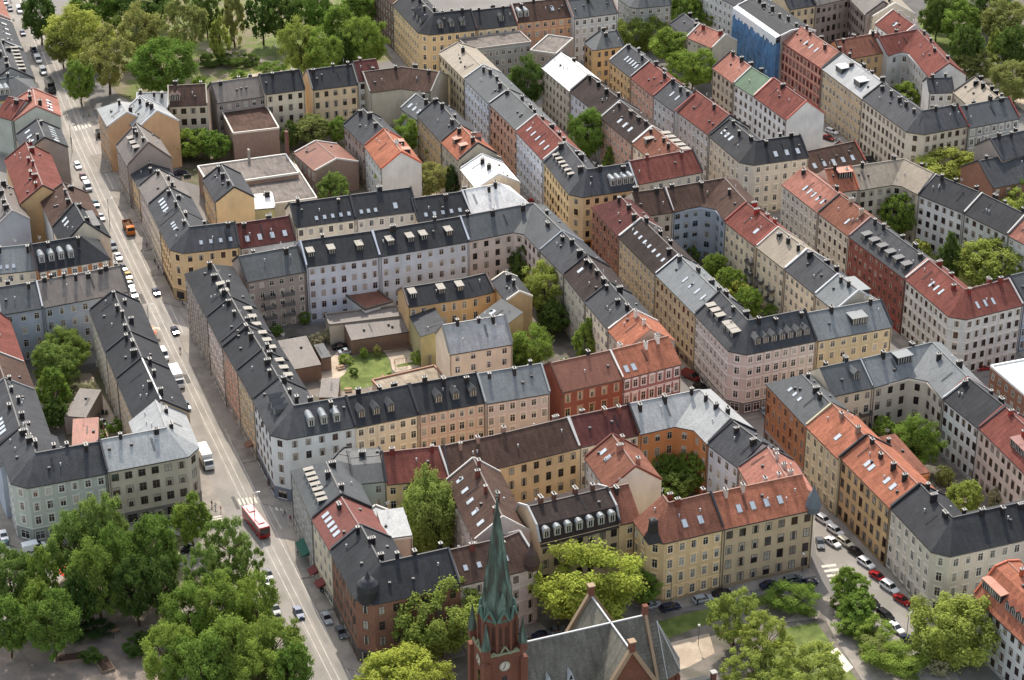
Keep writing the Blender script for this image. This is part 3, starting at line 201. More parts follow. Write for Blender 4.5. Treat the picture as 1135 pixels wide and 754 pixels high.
{'id':'m8','seed':1158,'label':'middle black roof of the terrace left of the tram street','pts':[(-98.72,462.94),(-93.97,449.79)],'h':15,'d':12.5,'roof':'slate','wc':(194,172,142),'rc':(50,51,54),'ns':4,'sty':'plain','fw':(44,44,48)},
{'id':'m7','seed':1165,'label':'topmost black roof of the terrace left of the tram street, with six chimneys','pts':[(-106.53,485.54),(-98.74,463.07)],'h':15,'d':12.5,'roof':'slate','wc':(201,188,169),'rc':(50,51,54),'ns':4,'sty':'plain','nch':6,'fw':(44,44,48)},
{'id':'m12','seed':1172,'label':'blue grey courtyard facade with brownish roof and many slim chimneys','pts':[(-118.81,487.14),(-107.67,492.13),(-98.45,496.5)],'h':15,'d':12.5,'roof':'metal','wc':(163,170,180),'rc':(118,110,104),'ns':4,'sty':'plain','nch':4,'fw':(44,44,48)},
{'id':'m11','seed':1179,'label':'blue grey courtyard facade with grey roof at the left edge','pts':[(-128.34,483.42),(-118.91,487.01)],'h':15,'d':12.5,'roof':'metal','wc':(163,170,180),'rc':(84,86,87),'ns':4,'sty':'plain','nch':2,'fw':(196,196,196),'nofw':'s'},
{'id':'m13','seed':1186,'label':'orange and white ornate facade with black roof and four arched dormers','pts':[(-124.45,509.02),(-106.7,516.41)],'h':14.5,'d':12.5,'r':4.8,'hip':'e','feat':[('f',0,0.02,0.6,4,0.25,'d:arch')],'roof':'slate','wc':(192,129,84),'rc':(50,51,54),'ns':4,'shop':1,'sty':'ornate','trim':(216,204,186),'nch':2,'fw':(44,44,48),'nofw':'e','pv':3},
{'id':'m14','seed':1193,'label':'cream facade with blue grey roof at the left edge','pts':[(-141.53,507.05),(-125.02,511.05)],'h':14,'d':12.5,'feat':[('f',0,0.4,0.7,3,0.2,'sky')],'roof':'metal','wc':(221,206,182),'rc':(118,121,122),'ns':4,'sty':'plain','fw':(60,60,64)},
{'id':'m18','seed':1200,'label':'steep black roof with five box dormers on its street side, left of the tram street','pts':[(-125.79,537.25),(-120.97,525.31)],'h':14,'d':13,'r':6,'feat':[('b',0,0.1,0.9,5,0.35,'d:shed'),('f',0,0.1,0.5,2,0.45,'skyb')],'roof':'slate','wc':(221,206,182),'rc':(50,51,54),'ns':4,'sty':'plain','sp':30,'nch':2,'fw':(44,44,48)},
{'id':'m17','seed':1207,'label':'pinkish brown roof with pale walls beside the orange gable','pts':[(-132.85,556.61),(-126.1,538.64)],'h':13.5,'d':13,'r':4,'roof':'tile','wc':(199,198,195),'rc':(84,66,58),'ns':4,'sty':'plain','sp':20,'nch':4,'fw':(90,70,66)},
{'id':'m16','seed':1214,'label':'long red roof with many brick chimneys and a yellow orange gable end','pts':[(-148.95,585.35),(-137.97,553.82)],'h':13.5,'d':13,'r':4.6,'roof':'tile','wc':(200,169,126),'rc':(119,71,63),'ns':4,'sty':'plain','sp':30,'nch':7,'cc':(110,50,44),'fw':(90,60,52)},
{'id':'m19','seed':1221,'label':'pale blue gabled house with brownish roof at the left edge','pts':[(-150.06,562.95),(-144.71,547.43),(-142.37,542.67)],'h':12,'d':9,'r':3.4,'roof':'metal','wc':(163,170,180),'rc':(118,110,104),'ns':3,'sty':'plain','sp':40,'fw':(150,150,150)},
{'id':'m20','seed':1228,'label':'dark roof with many skylights between the red roofs on the left','pts':[(-149.79,605.83),(-144.76,591.57)],'h':13,'d':13,'r':4,'feat':[('f',0,0.1,0.9,3,0.45,'skyb'),('b',0,0.1,0.95,6,0.45,'skyb')],'roof':'slate','wc':(157,145,137),'rc':(68,69,72),'ns':3,'sty':'plain','nch':2,'fw':(44,44,48)},
{'id':'m21','seed':1235,'label':'red roofed house with bare grey green gable at the left','pts':[(-159.61,621.46),(-153.57,617.93)],'h':13,'d':13,'r':4,'roof':'tile','wc':(176,182,172),'rc':(119,71,63),'ns':3,'sty':'plain','sp':40,'fw':(110,60,54),'nofw':'s'},
{'id':'m21b','seed':1242,'label':'salmon roofed wing with bare gable beside the parked lorries','pts':[(-156.71,631.84),(-152.78,616.95)],'h':13,'d':14,'r':4,'feat':[('b',0,0.3,0.95,4,0.4,'skyb')],'roof':'tile','wc':(176,182,172),'rc':(158,109,95),'ns':3,'sty':'plain','sp':40,'fw':(150,100,90)},
{'id':'m22','seed':1249,'label':'broad dark grey roof with two arched dormers at the left edge','pts':[(-165.02,632.86),(-149.1,638.99)],'h':13,'d':14,'r':4.2,'hip':'e','feat':[('f',0,0.3,0.5,2,0.18,'d:arch')],'roof':'metal','wc':(200,169,126),'rc':(84,86,87),'ns':3,'sty':'plain','fw':(44,44,48),'nofw':'e'},
{'id':'m23','seed':1256,'label':'dark roof with a row of white awning dormers facing the top of the tram street','pts':[(-153.83,653.06),(-162.42,678.68)],'h':13,'d':14,'r':4.4,'feat':[('f',0,0.05,0.95,7,0.3,'d:slim')],'roof':'slate','wc':(160,160,156),'rc':(68,69,72),'ns':3,'sty':'plain','fw':(44,44,48)},
{'id':'m24','seed':1263,'label':'dark roofs with white skylights near the upper left edge','pts':[(-164.05,683.46),(-172.67,709.09)],'h':12,'d':15,'r':4,'feat':[('f',0,0.1,0.9,4,0.4,'skyb')],'roof':'slate','wc':(160,160,156),'rc':(68,69,72),'ns':3,'sty':'plain','fw':(200,200,200)},
{'id':'m25','seed':1270,'label':'salmon roof at the very top left','pts':[(-174.78,715.62),(-184.45,743.79)],'h':11,'d':13,'r':4,'roof':'tile','wc':(141,103,86),'rc':(158,109,95),'ns':3,'sty':'plain','fw':(200,180,170)},
{'id':'n1','seed':1277,'label':'slate roofed house behind the courtyard trees at the lower left edge','pts':[(-101.9,416.54),(-105.04,423.74)],'h':13.5,'d':13,'roof':'slate','wc':(163,170,180),'rc':(68,69,72),'ns':4,'sty':'plain','fw':(44,44,48),'nofw':'s'},
{'id':'n2','seed':1284,'label':'long slate roof with pale skylights along the left edge','pts':[(-105.04,423.74),(-113.34,446.64)],'h':13.5,'d':13,'feat':[('b',0,0.1,0.4,4,0.45,'skyb')],'roof':'slate','wc':(163,170,180),'rc':(68,69,72),'ns':4,'sty':'plain','nch':6,'fw':(44,44,48)},
{'id':'n3','seed':1291,'label':'brown roof on the left edge above the slate roofs','pts':[(-113.34,446.64),(-118.57,460.33)],'h':13.5,'d':13,'roof':'tile','wc':(201,188,169),'rc':(84,66,58),'ns':4,'sty':'plain','fw':(150,150,150)},
{'id':'n4','seed':1298,'label':'red roofs stepping up the left edge beside the blue grey facade','pts':[(-118.57,460.33),(-127.66,485.15)],'h':13.5,'d':13,'roof':'tile','wc':(201,188,169),'rc':(119,71,63),'ns':4,'sty':'plain','nch':3,'cc':(90,60,56),'fw':(190,180,170)},
{'id':'o1','seed':1305,'kind':'outbuilding','cat':'outbuilding','label':'small shed with pinkish red metal roof in the lower left courtyard','pts':[(-103.26,435.71),(-97.23,436.59)],'h':4.5,'d':11,'r':1,'prof':'shed','roof':'metal','wc':(205,189,180),'rc':(158,109,95),'ns':1,'sty':'plain','sp':40,'nch':0,'low':1},
{'id':'o2','seed':1312,'kind':'outbuilding','cat':'outbuilding','label':'narrow taupe roofed shed above the pinkish shed','pts':[(-107.43,448.91),(-102.01,448.11)],'h':5,'r':1,'prof':'shed','roof':'metal','wc':(157,145,137),'rc':(118,110,104),'ns':1,'sty':'plain','sp':40,'nch':0,'low':1},
]
TREES = [
(-165.29,719.47,5.9,19.5,'broad',(94,114,58),'dark green tree nearest the tram street at the very top left','trees in the park at the top left'),
(-146.28,696.11,9.83,20.8,'broad',(152,162,82),'bright yellow green tree in the top left park','trees in the park at the top left'),
(-153.27,695.8,5.4,15.6,'broad',(142,146,86),'small olive tree left of the bright yellow green park tree','trees in the park at the top left'),
(-133.67,672.64,8.29,23.4,'airy',(142,146,86),'tall olive tree in front of the bright yellow green park tree','trees in the park at the top left'),
(-141.1,661.76,4.55,15.6,'broad',(124,146,68),'small tree on the pavement corner at the park edge beside the tram street','trees in the park at the top left'),
(-127.59,703.7,7.65,19.5,'broad',(142,146,86),'olive tree in the middle of the top left park','trees in the park at the top left'),
(-113.91,666.73,10.02,20.8,'broad',(124,146,68),'wide mid green tree directly above the pale metal roofs','trees in the park at the top left'),
(-112.43,702.59,8.25,23.4,'airy',(142,146,86),'tall olive tree right of the middle of the park','trees in the park at the top left'),
(-100.34,702.61,3.17,16.9,'poplar',(152,162,82),'slender yellow green tree beside the round park path','trees in the park at the top left'),
(-97.34,718.18,3.87,20.8,'poplar',(142,146,86),'slender olive tree at the top edge right of the park path','trees in the park at the top left'),
(-108.01,726.79,4.9,16.9,'broad',(94,114,58),'dark park tree at the top edge above the path','trees in the park at the top left'),
(-130.81,734.52,10.92,16.9,'broad',(94,114,58),'broad dark tree at the top edge of the park','trees in the park at the top left'),
(-149.09,732.58,8.95,16.9,'broad',(124,146,68),'green tree at the top edge behind the yellow green one','trees in the park at the top left'),
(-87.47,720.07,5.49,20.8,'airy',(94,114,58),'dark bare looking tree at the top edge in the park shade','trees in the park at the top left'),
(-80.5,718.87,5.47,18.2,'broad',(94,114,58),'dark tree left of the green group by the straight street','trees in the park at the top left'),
(-70.1,722.65,6.78,18.2,'broad',(124,146,68),'mid green tree at the top edge near the straight street','trees in the park at the top left'),
(-59.68,709.55,5.4,18.2,'broad',(124,146,68),'mid green tree in the middle of the group by the straight street','trees in the park at the top left'),
(-54.93,732.58,5.87,16.9,'broad',(124,146,68),'green tree at the top edge beside the brown facade','trees in the park at the top left'),
(-50.23,692.92,7.15,19.5,'broad',(124,146,68),'green tree at the corner of park and straight street','trees in the park at the top left'),
(-71.14,687.63,6.81,19.5,'broad',(152,162,82),'yellow green tree on the left of the group by the straight street','trees in the park at the top left'),
(-63.21,682.8,6.45,18.2,'broad',(124,146,68),'bright green tree on the lawn edge above the black roofs','trees in the park at the top left'),
(-56.56,690.51,4.65,15.6,'broad',(94,114,58),'dark tree between the two green corner trees','trees in the park at the top left'),
(-143.05,740.16,2.67,3.5,'bush',(124,146,68),'round shrub between park trees','shrubs in the top left park'),
(-103.93,699.87,4.42,4,'bush',(94,114,58),'left dark shrub beside the park path','shrubs in the top left park'),
(-96.81,699.87,4.1,4,'bush',(94,114,58),'middle dark shrub beside the park path','shrubs in the top left park'),
(-90.92,699.87,3.78,4,'bush',(94,114,58),'right dark shrub beside the park path','shrubs in the top left park'),
(-80.78,691.17,4.67,4,'bush',(124,146,68),'green shrub by the park path above the black roofs','shrubs in the top left park'),
(-92.37,684.99,2.78,3.5,'bush',(124,146,68),'small shrub on the dull lawn','shrubs in the top left park'),
(-103.99,676.32,2.45,5,'bush',(124,146,68),'small shrub behind the brown roofed house','shrubs in the top left park'),
(-99.45,616.51,5.38,10,'broad',(124,146,68),'left green courtyard tree below the pale metal roofs','courtyard trees of the upper left block'),
(-91.7,616.51,4.81,9,'broad',(124,146,68),'right green courtyard tree below the brown roof','courtyard trees of the upper left block'),
(-62.51,627.46,5.71,10,'broad',(142,146,86),'round olive courtyard tree below the cream house','courtyard trees of the upper left block'),
(-69.09,625.25,2.57,10,'poplar',(94,114,58),'dark narrow tree left of the round olive tree','courtyard trees of the upper left block'),
(-54.74,628.93,3.15,9,'broad',(124,146,68),'light green tree right of the round olive tree','courtyard trees of the upper left block'),
(-53.37,646.45,3.81,10,'broad',(94,114,58),'dark tree against the peach house wall','courtyard trees of the upper left block'),
(-32.85,620.86,4.24,12,'broad',(124,146,68),'green tree between the two tall rear houses','courtyard trees of the upper left block'),
(-58.66,599.66,4.12,8,'broad',(142,146,86),'olive tree in front of the rusty roof','courtyard trees of the upper left block'),
(-52.41,582.1,4.29,11,'poplar',(130,148,78),'birch like tree right of the flat sandy roof','courtyard trees of the upper left block'),
(-34,586.02,5.11,12,'broad',(124,146,68),'green tree behind the black roofs beside the olive one','courtyard trees of the upper left block'),
(-24.46,587.4,5.66,11,'broad',(142,146,86),'wide olive tree behind the black roofs','courtyard trees of the upper left block'),
(-17.74,586.07,2.15,11,'poplar',(60,80,46),'dark conifer left of the white roof','courtyard trees of the upper left block'),
(-22.29,612.22,3.62,8,'broad',(124,146,68),'small green tree below the orange roofed house','courtyard trees of the upper left block'),
(-68.73,573.37,1.59,5,'poplar',(124,146,68),'tiny narrow tree beside the cream house end','courtyard trees of the upper left block'),
(4.83,658,6.22,18,'broad',(94,114,58),'dense dark green tree beside the cream white roof','trees around the upper middle block'),
(23.34,613.57,5.87,18,'broad',(124,146,68),'tall green tree growing between the courtyard fronts','trees around the upper middle block'),
(30.02,605.18,2.76,9,'poplar',(124,146,68),'slim green tree under the brown roofed front','trees around the upper middle block'),
(46.12,716.47,7.99,13,'willow',(152,162,82),'pollarded yellow green tree at the top middle','trees around the upper middle block'),
(54.07,698.3,6.26,13,'broad',(124,146,68),'middle of the three green trees at the top','trees around the upper middle block'),
(60.08,675.9,7.3,14,'broad',(124,146,68),'front one of the three green trees at the top','trees around the upper middle block'),
(60.94,739.14,6.25,12,'broad',(124,146,68),'green tree at the top edge above the three trees','trees around the upper middle block'),
(74.67,733.1,6.87,11,'broad',(152,162,82),'yellowish tree left of the blue netting','trees around the upper middle block'),
(66.93,737.19,4.93,12,'broad',(124,146,68),'tree at the top edge left of the yellowish one','trees around the upper middle block'),
(149.7,723.15,5.25,16.8,'broad',(94,114,58),'dark tree left of the others in the top right park','trees in the park at the top right'),
(156.36,717.67,6.53,15.6,'broad',(124,146,68),'green tree above the small lawn top right','trees in the park at the top right'),
(153.27,688.34,5.35,18,'broad',(94,114,58),'dark tree right of the small lawn','trees in the park at the top right'),
(164.9,697.97,2.56,13.2,'poplar',(152,162,82),'narrow bright tree among the dark ones','trees in the park at the top right'),
(156.27,682.7,5.63,10.8,'broad',(142,146,86),'low olive tree beside the tan roofed wing','trees in the park at the top right'),
(172.88,715.63,8.5,16.8,'broad',(142,146,86),'big olive tree near the right edge','trees in the park at the top right'),
(168.03,732.75,7.66,16.8,'broad',(94,114,58),'dark tree at the top edge right','trees in the park at the top right'),
(164.81,663.64,7.35,14.4,'broad',(142,146,86),'olive tree at the right edge beside the path','trees in the park at the top right'),
(171.38,690.3,6.34,16.8,'broad',(94,114,58),'dark tree at the right edge below the big olive one','trees in the park at the top right'),
(156.16,740.84,6.7,14.4,'broad',(124,146,68),'tree at the top edge over the small lawn','trees in the park at the top right'),
(129.22,659.04,5.43,9,'broad',(124,146,68),'bright green tree in the upper right courtyard','trees in the right hand blocks'),
(145.24,657.23,1.81,6,'poplar',(124,146,68),'slim young tree in the upper right courtyard','trees in the right hand blocks'),
(132.51,595.45,10,12,'broad',(152,162,82),'wide yellow olive tree in front of the big beige corner','trees in the right hand blocks'),
(147.54,615.07,4.3,6,'broad',(124,146,68),'low green tree before the grey ornate building','trees in the right hand blocks'),
(155.36,617.93,3.46,6,'broad',(124,146,68),'second low green tree before the grey ornate building','trees in the right hand blocks'),
(146.92,578.78,5.73,12,'broad',(124,146,68),'green tree right of the brown brick hall','trees in the right hand blocks'),
(145.87,569.27,4.85,10,'broad',(152,162,82),'yellowish tree at the right edge below the hall','trees in the right hand blocks'),
(110.4,558.98,4.99,14,'broad',(124,146,68),'green tree in front of the stone coloured inner corner','trees in the right hand blocks'),
(114.41,545.22,2.58,6,'broad',(152,162,82),'small yellow green tree in the right courtyard','trees in the right hand blocks'),
(119.12,529.3,3.28,15,'poplar',(94,114,58),'dark columnar tree in the right courtyard','trees in the right hand blocks'),
(130.29,527.16,8.83,14,'broad',(152,162,82),'big yellow green tree above the red roofed corner','trees in the right hand blocks'),
(137.87,524.39,3.78,9,'broad',(124,146,68),'green tree at the right edge beside the red roof','trees in the right hand blocks'),
(2.58,528.52,3.95,12,'broad',(94,114,58),'dark green tree against the pinkish inner corner','trees in the central courtyard'),
(8.43,508.31,5.75,16,'broad',(152,162,82),'large yellow green tree in the central block','trees in the central courtyard'),
(5.13,481.44,5.28,12,'broad',(124,146,68),'green tree right of the cream courtyard house','trees in the central courtyard'),
(19.54,483.24,3.91,13,'poplar',(124,146,68),'upright green tree beside the cream courtyard front','trees in the central courtyard'),
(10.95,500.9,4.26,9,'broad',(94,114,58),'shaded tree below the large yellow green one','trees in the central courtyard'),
(13.82,480.03,1.83,4,'bush',(124,146,68),'shrub behind the brick red building','trees in the central courtyard'),
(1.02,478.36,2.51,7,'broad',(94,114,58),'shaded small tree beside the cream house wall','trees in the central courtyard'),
(-42.51,484.79,1.62,2.5,'bush',(124,146,68),'shrub at the upper left edge of the lawn','trees in the central courtyard'),
(-40.04,478.53,1.14,2,'bush',(94,114,58),'small dark shrub on the left of the lawn','trees in the central courtyard'),
(-38.07,487.73,0.93,3,'bush',(124,146,68),'small shrub before the long timber shed','trees in the central courtyard'),
(-34.66,488.71,0.93,3,'bush',(142,146,86),'olive shrub before the long timber shed','trees in the central courtyard'),
(-30.74,475.23,1.02,2.5,'bush',(124,146,68),'shrub at the right edge of the lawn','trees in the central courtyard'),
(-24.28,484.36,1.62,4,'bush',(124,146,68),'shrub beside the grey wall right of the lawn','trees in the central courtyard'),
(-50.76,493.22,1.64,4,'bush',(168,164,130),'pale blossoming shrub behind the big timber shed','trees in the central courtyard'),
(-48.19,496.23,1.41,4,'bush',(168,164,130),'pale shrub beside the flat roofed outbuilding','trees in the central courtyard'),
(-54.92,506.47,1.44,4,'bush',(124,146,68),'shrub at the foot of the lilac facade','trees in the central courtyard'),
(-61.73,500.22,1.66,3,'bush',(124,146,68),'shrub under the taupe balconies','trees in the central courtyard'),
(55.77,532.34,2.99,8,'broad',(124,146,68),'topmost green tree in the narrow courtyard','trees in the narrow courtyard'),
(50.36,541.8,2.02,6,'bush',(94,114,58),'dark shrub below the blue grey bay','trees in the narrow courtyard'),
(59.18,521.09,3.44,9,'broad',(124,146,68),'second tree down in the narrow courtyard','trees in the narrow courtyard'),
(62.64,509.24,3.62,9,'broad',(124,146,68),'third tree down in the narrow courtyard','trees in the narrow courtyard'),
(60.55,516.97,2.68,7,'broad',(152,162,82),'yellowish tree between others in the narrow courtyard','trees in the narrow courtyard'),
(68.65,508.1,1.93,5,'bush',(124,146,68),'lowest shrub in the narrow courtyard','trees in the narrow courtyard'),
(-112.61,481.6,5.15,11,'broad',(130,148,78),'pale topmost tree in the lower left courtyard','trees in the lower left courtyard'),
(-113.47,471.88,5.31,12,'broad',(130,148,78),'round tree below the pale topmost one in the left courtyard','trees in the lower left courtyard'),
(-111.19,456.82,4.06,14,'poplar',(124,146,68),'bright upright tree in the left courtyard','trees in the lower left courtyard'),
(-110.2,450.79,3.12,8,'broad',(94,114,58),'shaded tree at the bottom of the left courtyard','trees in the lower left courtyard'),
(-105.31,467.38,2.51,4,'bush',(168,164,130),'pale blossoming shrub in the left courtyard','shrubs in the lower left courtyard'),
(-102.75,457.44,1.35,3,'bush',(124,146,68),'small shrub beside the taupe shed','shrubs in the lower left courtyard'),
(-95.41,449.13,1.99,4,'bush',(124,146,68),'green shrub next to the black terrace wall','shrubs in the lower left courtyard'),
(-98.94,446.55,1.32,2.5,'bush',(124,146,68),'low shrub beside the pinkish shed','shrubs in the lower left courtyard'),
(-100.25,451.72,1.11,2.5,'bush',(94,114,58),'dark small shrub in the left courtyard','shrubs in the lower left courtyard'),
(-18.11,397.02,6.18,21,'willow',(130,148,78),'very tall drooping birch in the church block courtyard','trees in the church block courtyards'),
(-0.71,416.45,2.88,11,'poplar',(124,146,68),'slender tree before the yellow courtyard facade','trees in the church block courtyards'),
(35.72,423.92,3.14,9,'broad',(124,146,68),'left courtyard tree below the orange facade','trees in the church block courtyards'),
(41.84,422.93,3.76,10,'broad',(124,146,68),'right courtyard tree below the orange facade','trees in the church block courtyards'),
(37.08,418.79,4.15,7,'broad',(130,148,78),'low pale tree in front of the two courtyard trees','trees in the church block courtyards'),
(88.14,440.31,3.26,9,'broad',(124,146,68),'left green tree in the right corner courtyard','plants in the right corner courtyard'),
(94.35,431.87,4.95,14,'broad',(124,146,68),'largest green tree in the right corner courtyard','plants in the right corner courtyard'),
(91.19,434.05,2.59,9,'broad',(94,114,58),'dark tree behind the largest in the right corner courtyard','plants in the right corner courtyard'),
(101.35,411.47,3.96,9,'broad',(152,162,82),'yellow green tree below the white facade','plants in the right corner courtyard'),
(86.96,449.56,1.77,5,'bush',(94,114,58),'dark shrub below the black balconies','plants in the right corner courtyard'),
(99.92,425.89,2.13,5,'bush',(142,146,86),'olive shrub beside the white facade foot','plants in the right corner courtyard'),
(109.99,415.71,2.11,5,'bush',(168,164,130),'pale blossoming shrub behind the black corner roof','plants in the right corner courtyard'),
(114.11,416.87,2.33,5,'bush',(124,146,68),'green shrub behind the black corner roof','plants in the right corner courtyard'),
(-14.29,358.64,7.82,17,'broad',(152,162,82),'large yellow green tree left of the church spire',None),
(-21.3,342.82,7.6,12,'broad',(158,168,76),'bright lime tree at the bottom beside the church tower',None),
(15.36,370.29,9.88,18,'broad',(158,168,76),'huge lime green tree behind the church roof',None),
(27.84,377.43,3.28,8,'broad',(124,146,68),'small green tree in the corner behind the church',None),
(45.59,363.32,5.09,13,'airy',(152,162,82),'airy yellow green tree in the churchyard beside the lamp',None),
(51.13,354.57,5.02,13,'airy',(152,162,82),'airy olive tree right of the churchyard lamp',None),
(58.7,345.16,6.04,12,'airy',(152,162,82),'wide pale tree over the lower lawn',None),
(47.68,346.19,5.49,10,'airy',(152,162,82),'airy tree at the bottom beside the vestry roof',None),
(90.82,358.46,8.73,15,'willow',(152,162,82),'big weeping willow like tree by the right street',None),
(70.9,377.22,3.31,9,'broad',(124,146,68),'bright green round tree beside the street crossing',None),
(71.82,371.03,3.85,7,'broad',(124,146,68),'green tree below the bright round one',None),
(59.45,376.77,4.84,5,'bush',(124,146,68),'round dark green shrub by the churchyard path','shrubs in the churchyard'),
(69.2,375.51,2.13,4,'bush',(94,114,58),'dark shrub under the bright round tree','shrubs in the churchyard'),
(70.7,367.35,3.44,4.5,'bush',(124,146,68),'upper shrub of the hedge along the right street','shrubs in the churchyard'),
(74.36,364.45,3.81,5,'bush',(124,146,68),'middle shrub of the hedge along the right street','shrubs in the churchyard'),
(73.32,359.78,3.4,4.5,'bush',(142,146,86),'olive shrub of the hedge along the right street','shrubs in the churchyard'),
(77.01,355.4,4.88,5.5,'bush',(124,146,68),'lowest largest shrub of the hedge along the right street','shrubs in the churchyard'),
(84.18,356.43,2.45,4,'bush',(124,146,68),'shrub under the willow like tree','shrubs in the churchyard'),
(85.82,353.12,1.69,3.5,'bush',(168,164,130),'pale small shrub under the willow like tree','shrubs in the churchyard'),
(-104.52,373.27,4.87,16.5,'broad',(130,148,78),'tree cut by the left edge at the top of the bottom left square','trees on the square at the bottom left'),
(-102.05,358.89,3.86,14.5,'broad',(124,146,68),'tree cut by the left edge, lower, on the square','trees on the square at the bottom left'),
(-97.77,373.27,3.77,16.5,'poplar',(124,146,68),'slender tree right of the left edge trees','trees on the square at the bottom left'),
(-92.71,358.04,5.06,15.5,'broad',(122,142,68),'broad green tree left of the paved path','trees on the square at the bottom left'),
(-97.81,366.73,3.55,13.5,'broad',(124,146,68),'green tree between the left edge and the path','trees on the square at the bottom left'),
(-92.34,381.86,4.91,20.5,'broad',(130,148,78),'tall tree in front of the grey green corner building','trees on the square at the bottom left'),
(-87.03,384.88,4.74,22.5,'broad',(130,148,78),'tallest tree in front of the pale corner building','trees on the square at the bottom left'),
(-85.54,370.62,4.8,19.5,'broad',(122,142,68),'green tree in the centre of the square grove','trees on the square at the bottom left'),
(-81.46,375.72,4.48,20.5,'broad',(122,142,68),'tree right of the grove centre','trees on the square at the bottom left'),
(-74.92,379.8,5.04,20.5,'broad',(122,142,68),'rounded grey green tree before the shop windows','trees on the square at the bottom left'),
(-89.16,368.45,3.55,14.5,'broad',(94,114,58),'dark tree at the lower left of the grove','trees on the square at the bottom left'),
(-70.32,399.93,3.72,12.5,'broad',(124,146,68),'small dark green tree on the street corner by the crossing','trees on the square at the bottom left'),
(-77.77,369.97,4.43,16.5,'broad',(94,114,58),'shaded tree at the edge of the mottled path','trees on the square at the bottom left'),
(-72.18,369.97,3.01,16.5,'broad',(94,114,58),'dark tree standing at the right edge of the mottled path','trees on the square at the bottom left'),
(-60.21,382.99,4.69,18.5,'airy',(130,148,78),'loose tree beside the red bus','trees on the square at the bottom left'),
(-55.52,377.51,3.21,15.5,'airy',(130,148,78),'loose tree beside the parked cars','trees on the square at the bottom left'),
(-63.5,372.39,4.6,17.5,'airy',(130,148,78),'pale loose tree behind the dense lower group','trees on the square at the bottom left'),
(-65.68,360.33,4.86,16.5,'broad',(124,146,68),'tree at the upper left of the dense lower group','trees on the square at the bottom left'),
(-59.34,359.88,5.02,18.5,'broad',(124,146,68),'tree at the top of the dense lower group','trees on the square at the bottom left'),
(-52.19,364.14,4.52,16.5,'broad',(124,146,68),'tree of the dense lower group nearest the parked cars','trees on the square at the bottom left'),
(-67.88,347.43,4.75,16.5,'broad',(124,146,68),'tree at the left of the dense lower group beside the path','trees on the square at the bottom left'),
(-61.22,342.69,5.54,16.5,'broad',(124,146,68),'tree at the bottom of the dense lower group, left','trees on the square at the bottom left'),
(-54.23,346.6,5.74,17.5,'broad',(124,146,68),'tree in the middle of the dense lower group','trees on the square at the bottom left'),
(-47.06,349.23,5.08,16.5,'broad',(122,142,68),'tree at the right of the dense lower group','trees on the square at the bottom left'),
(-43.3,342.55,3.67,14.5,'broad',(124,146,68),'tree at the bottom right of the dense lower group','trees on the square at the bottom left'),
(-49.35,340,4.99,15.5,'broad',(124,146,68),'tree at the bottom of the dense lower group, right','trees on the square at the bottom left'),
(-85.76,357.76,2.27,2.5,'bush',(94,114,58),'low dark shrub between the two wooden planters','shrubs on the square'),
(-76.87,359.85,2.46,3.5,'bush',(94,114,58),'dark shrub at the right of the mottled path','shrubs on the square'),
(-86.95,366.84,3.46,2.5,'bush',(60,80,46),'long low hedge shrub above the mottled path','shrubs on the square'),
(-75.74,364.3,1.91,2.5,'bush',(94,114,58),'small shrub beside the pathway edge','shrubs on the square'),
]
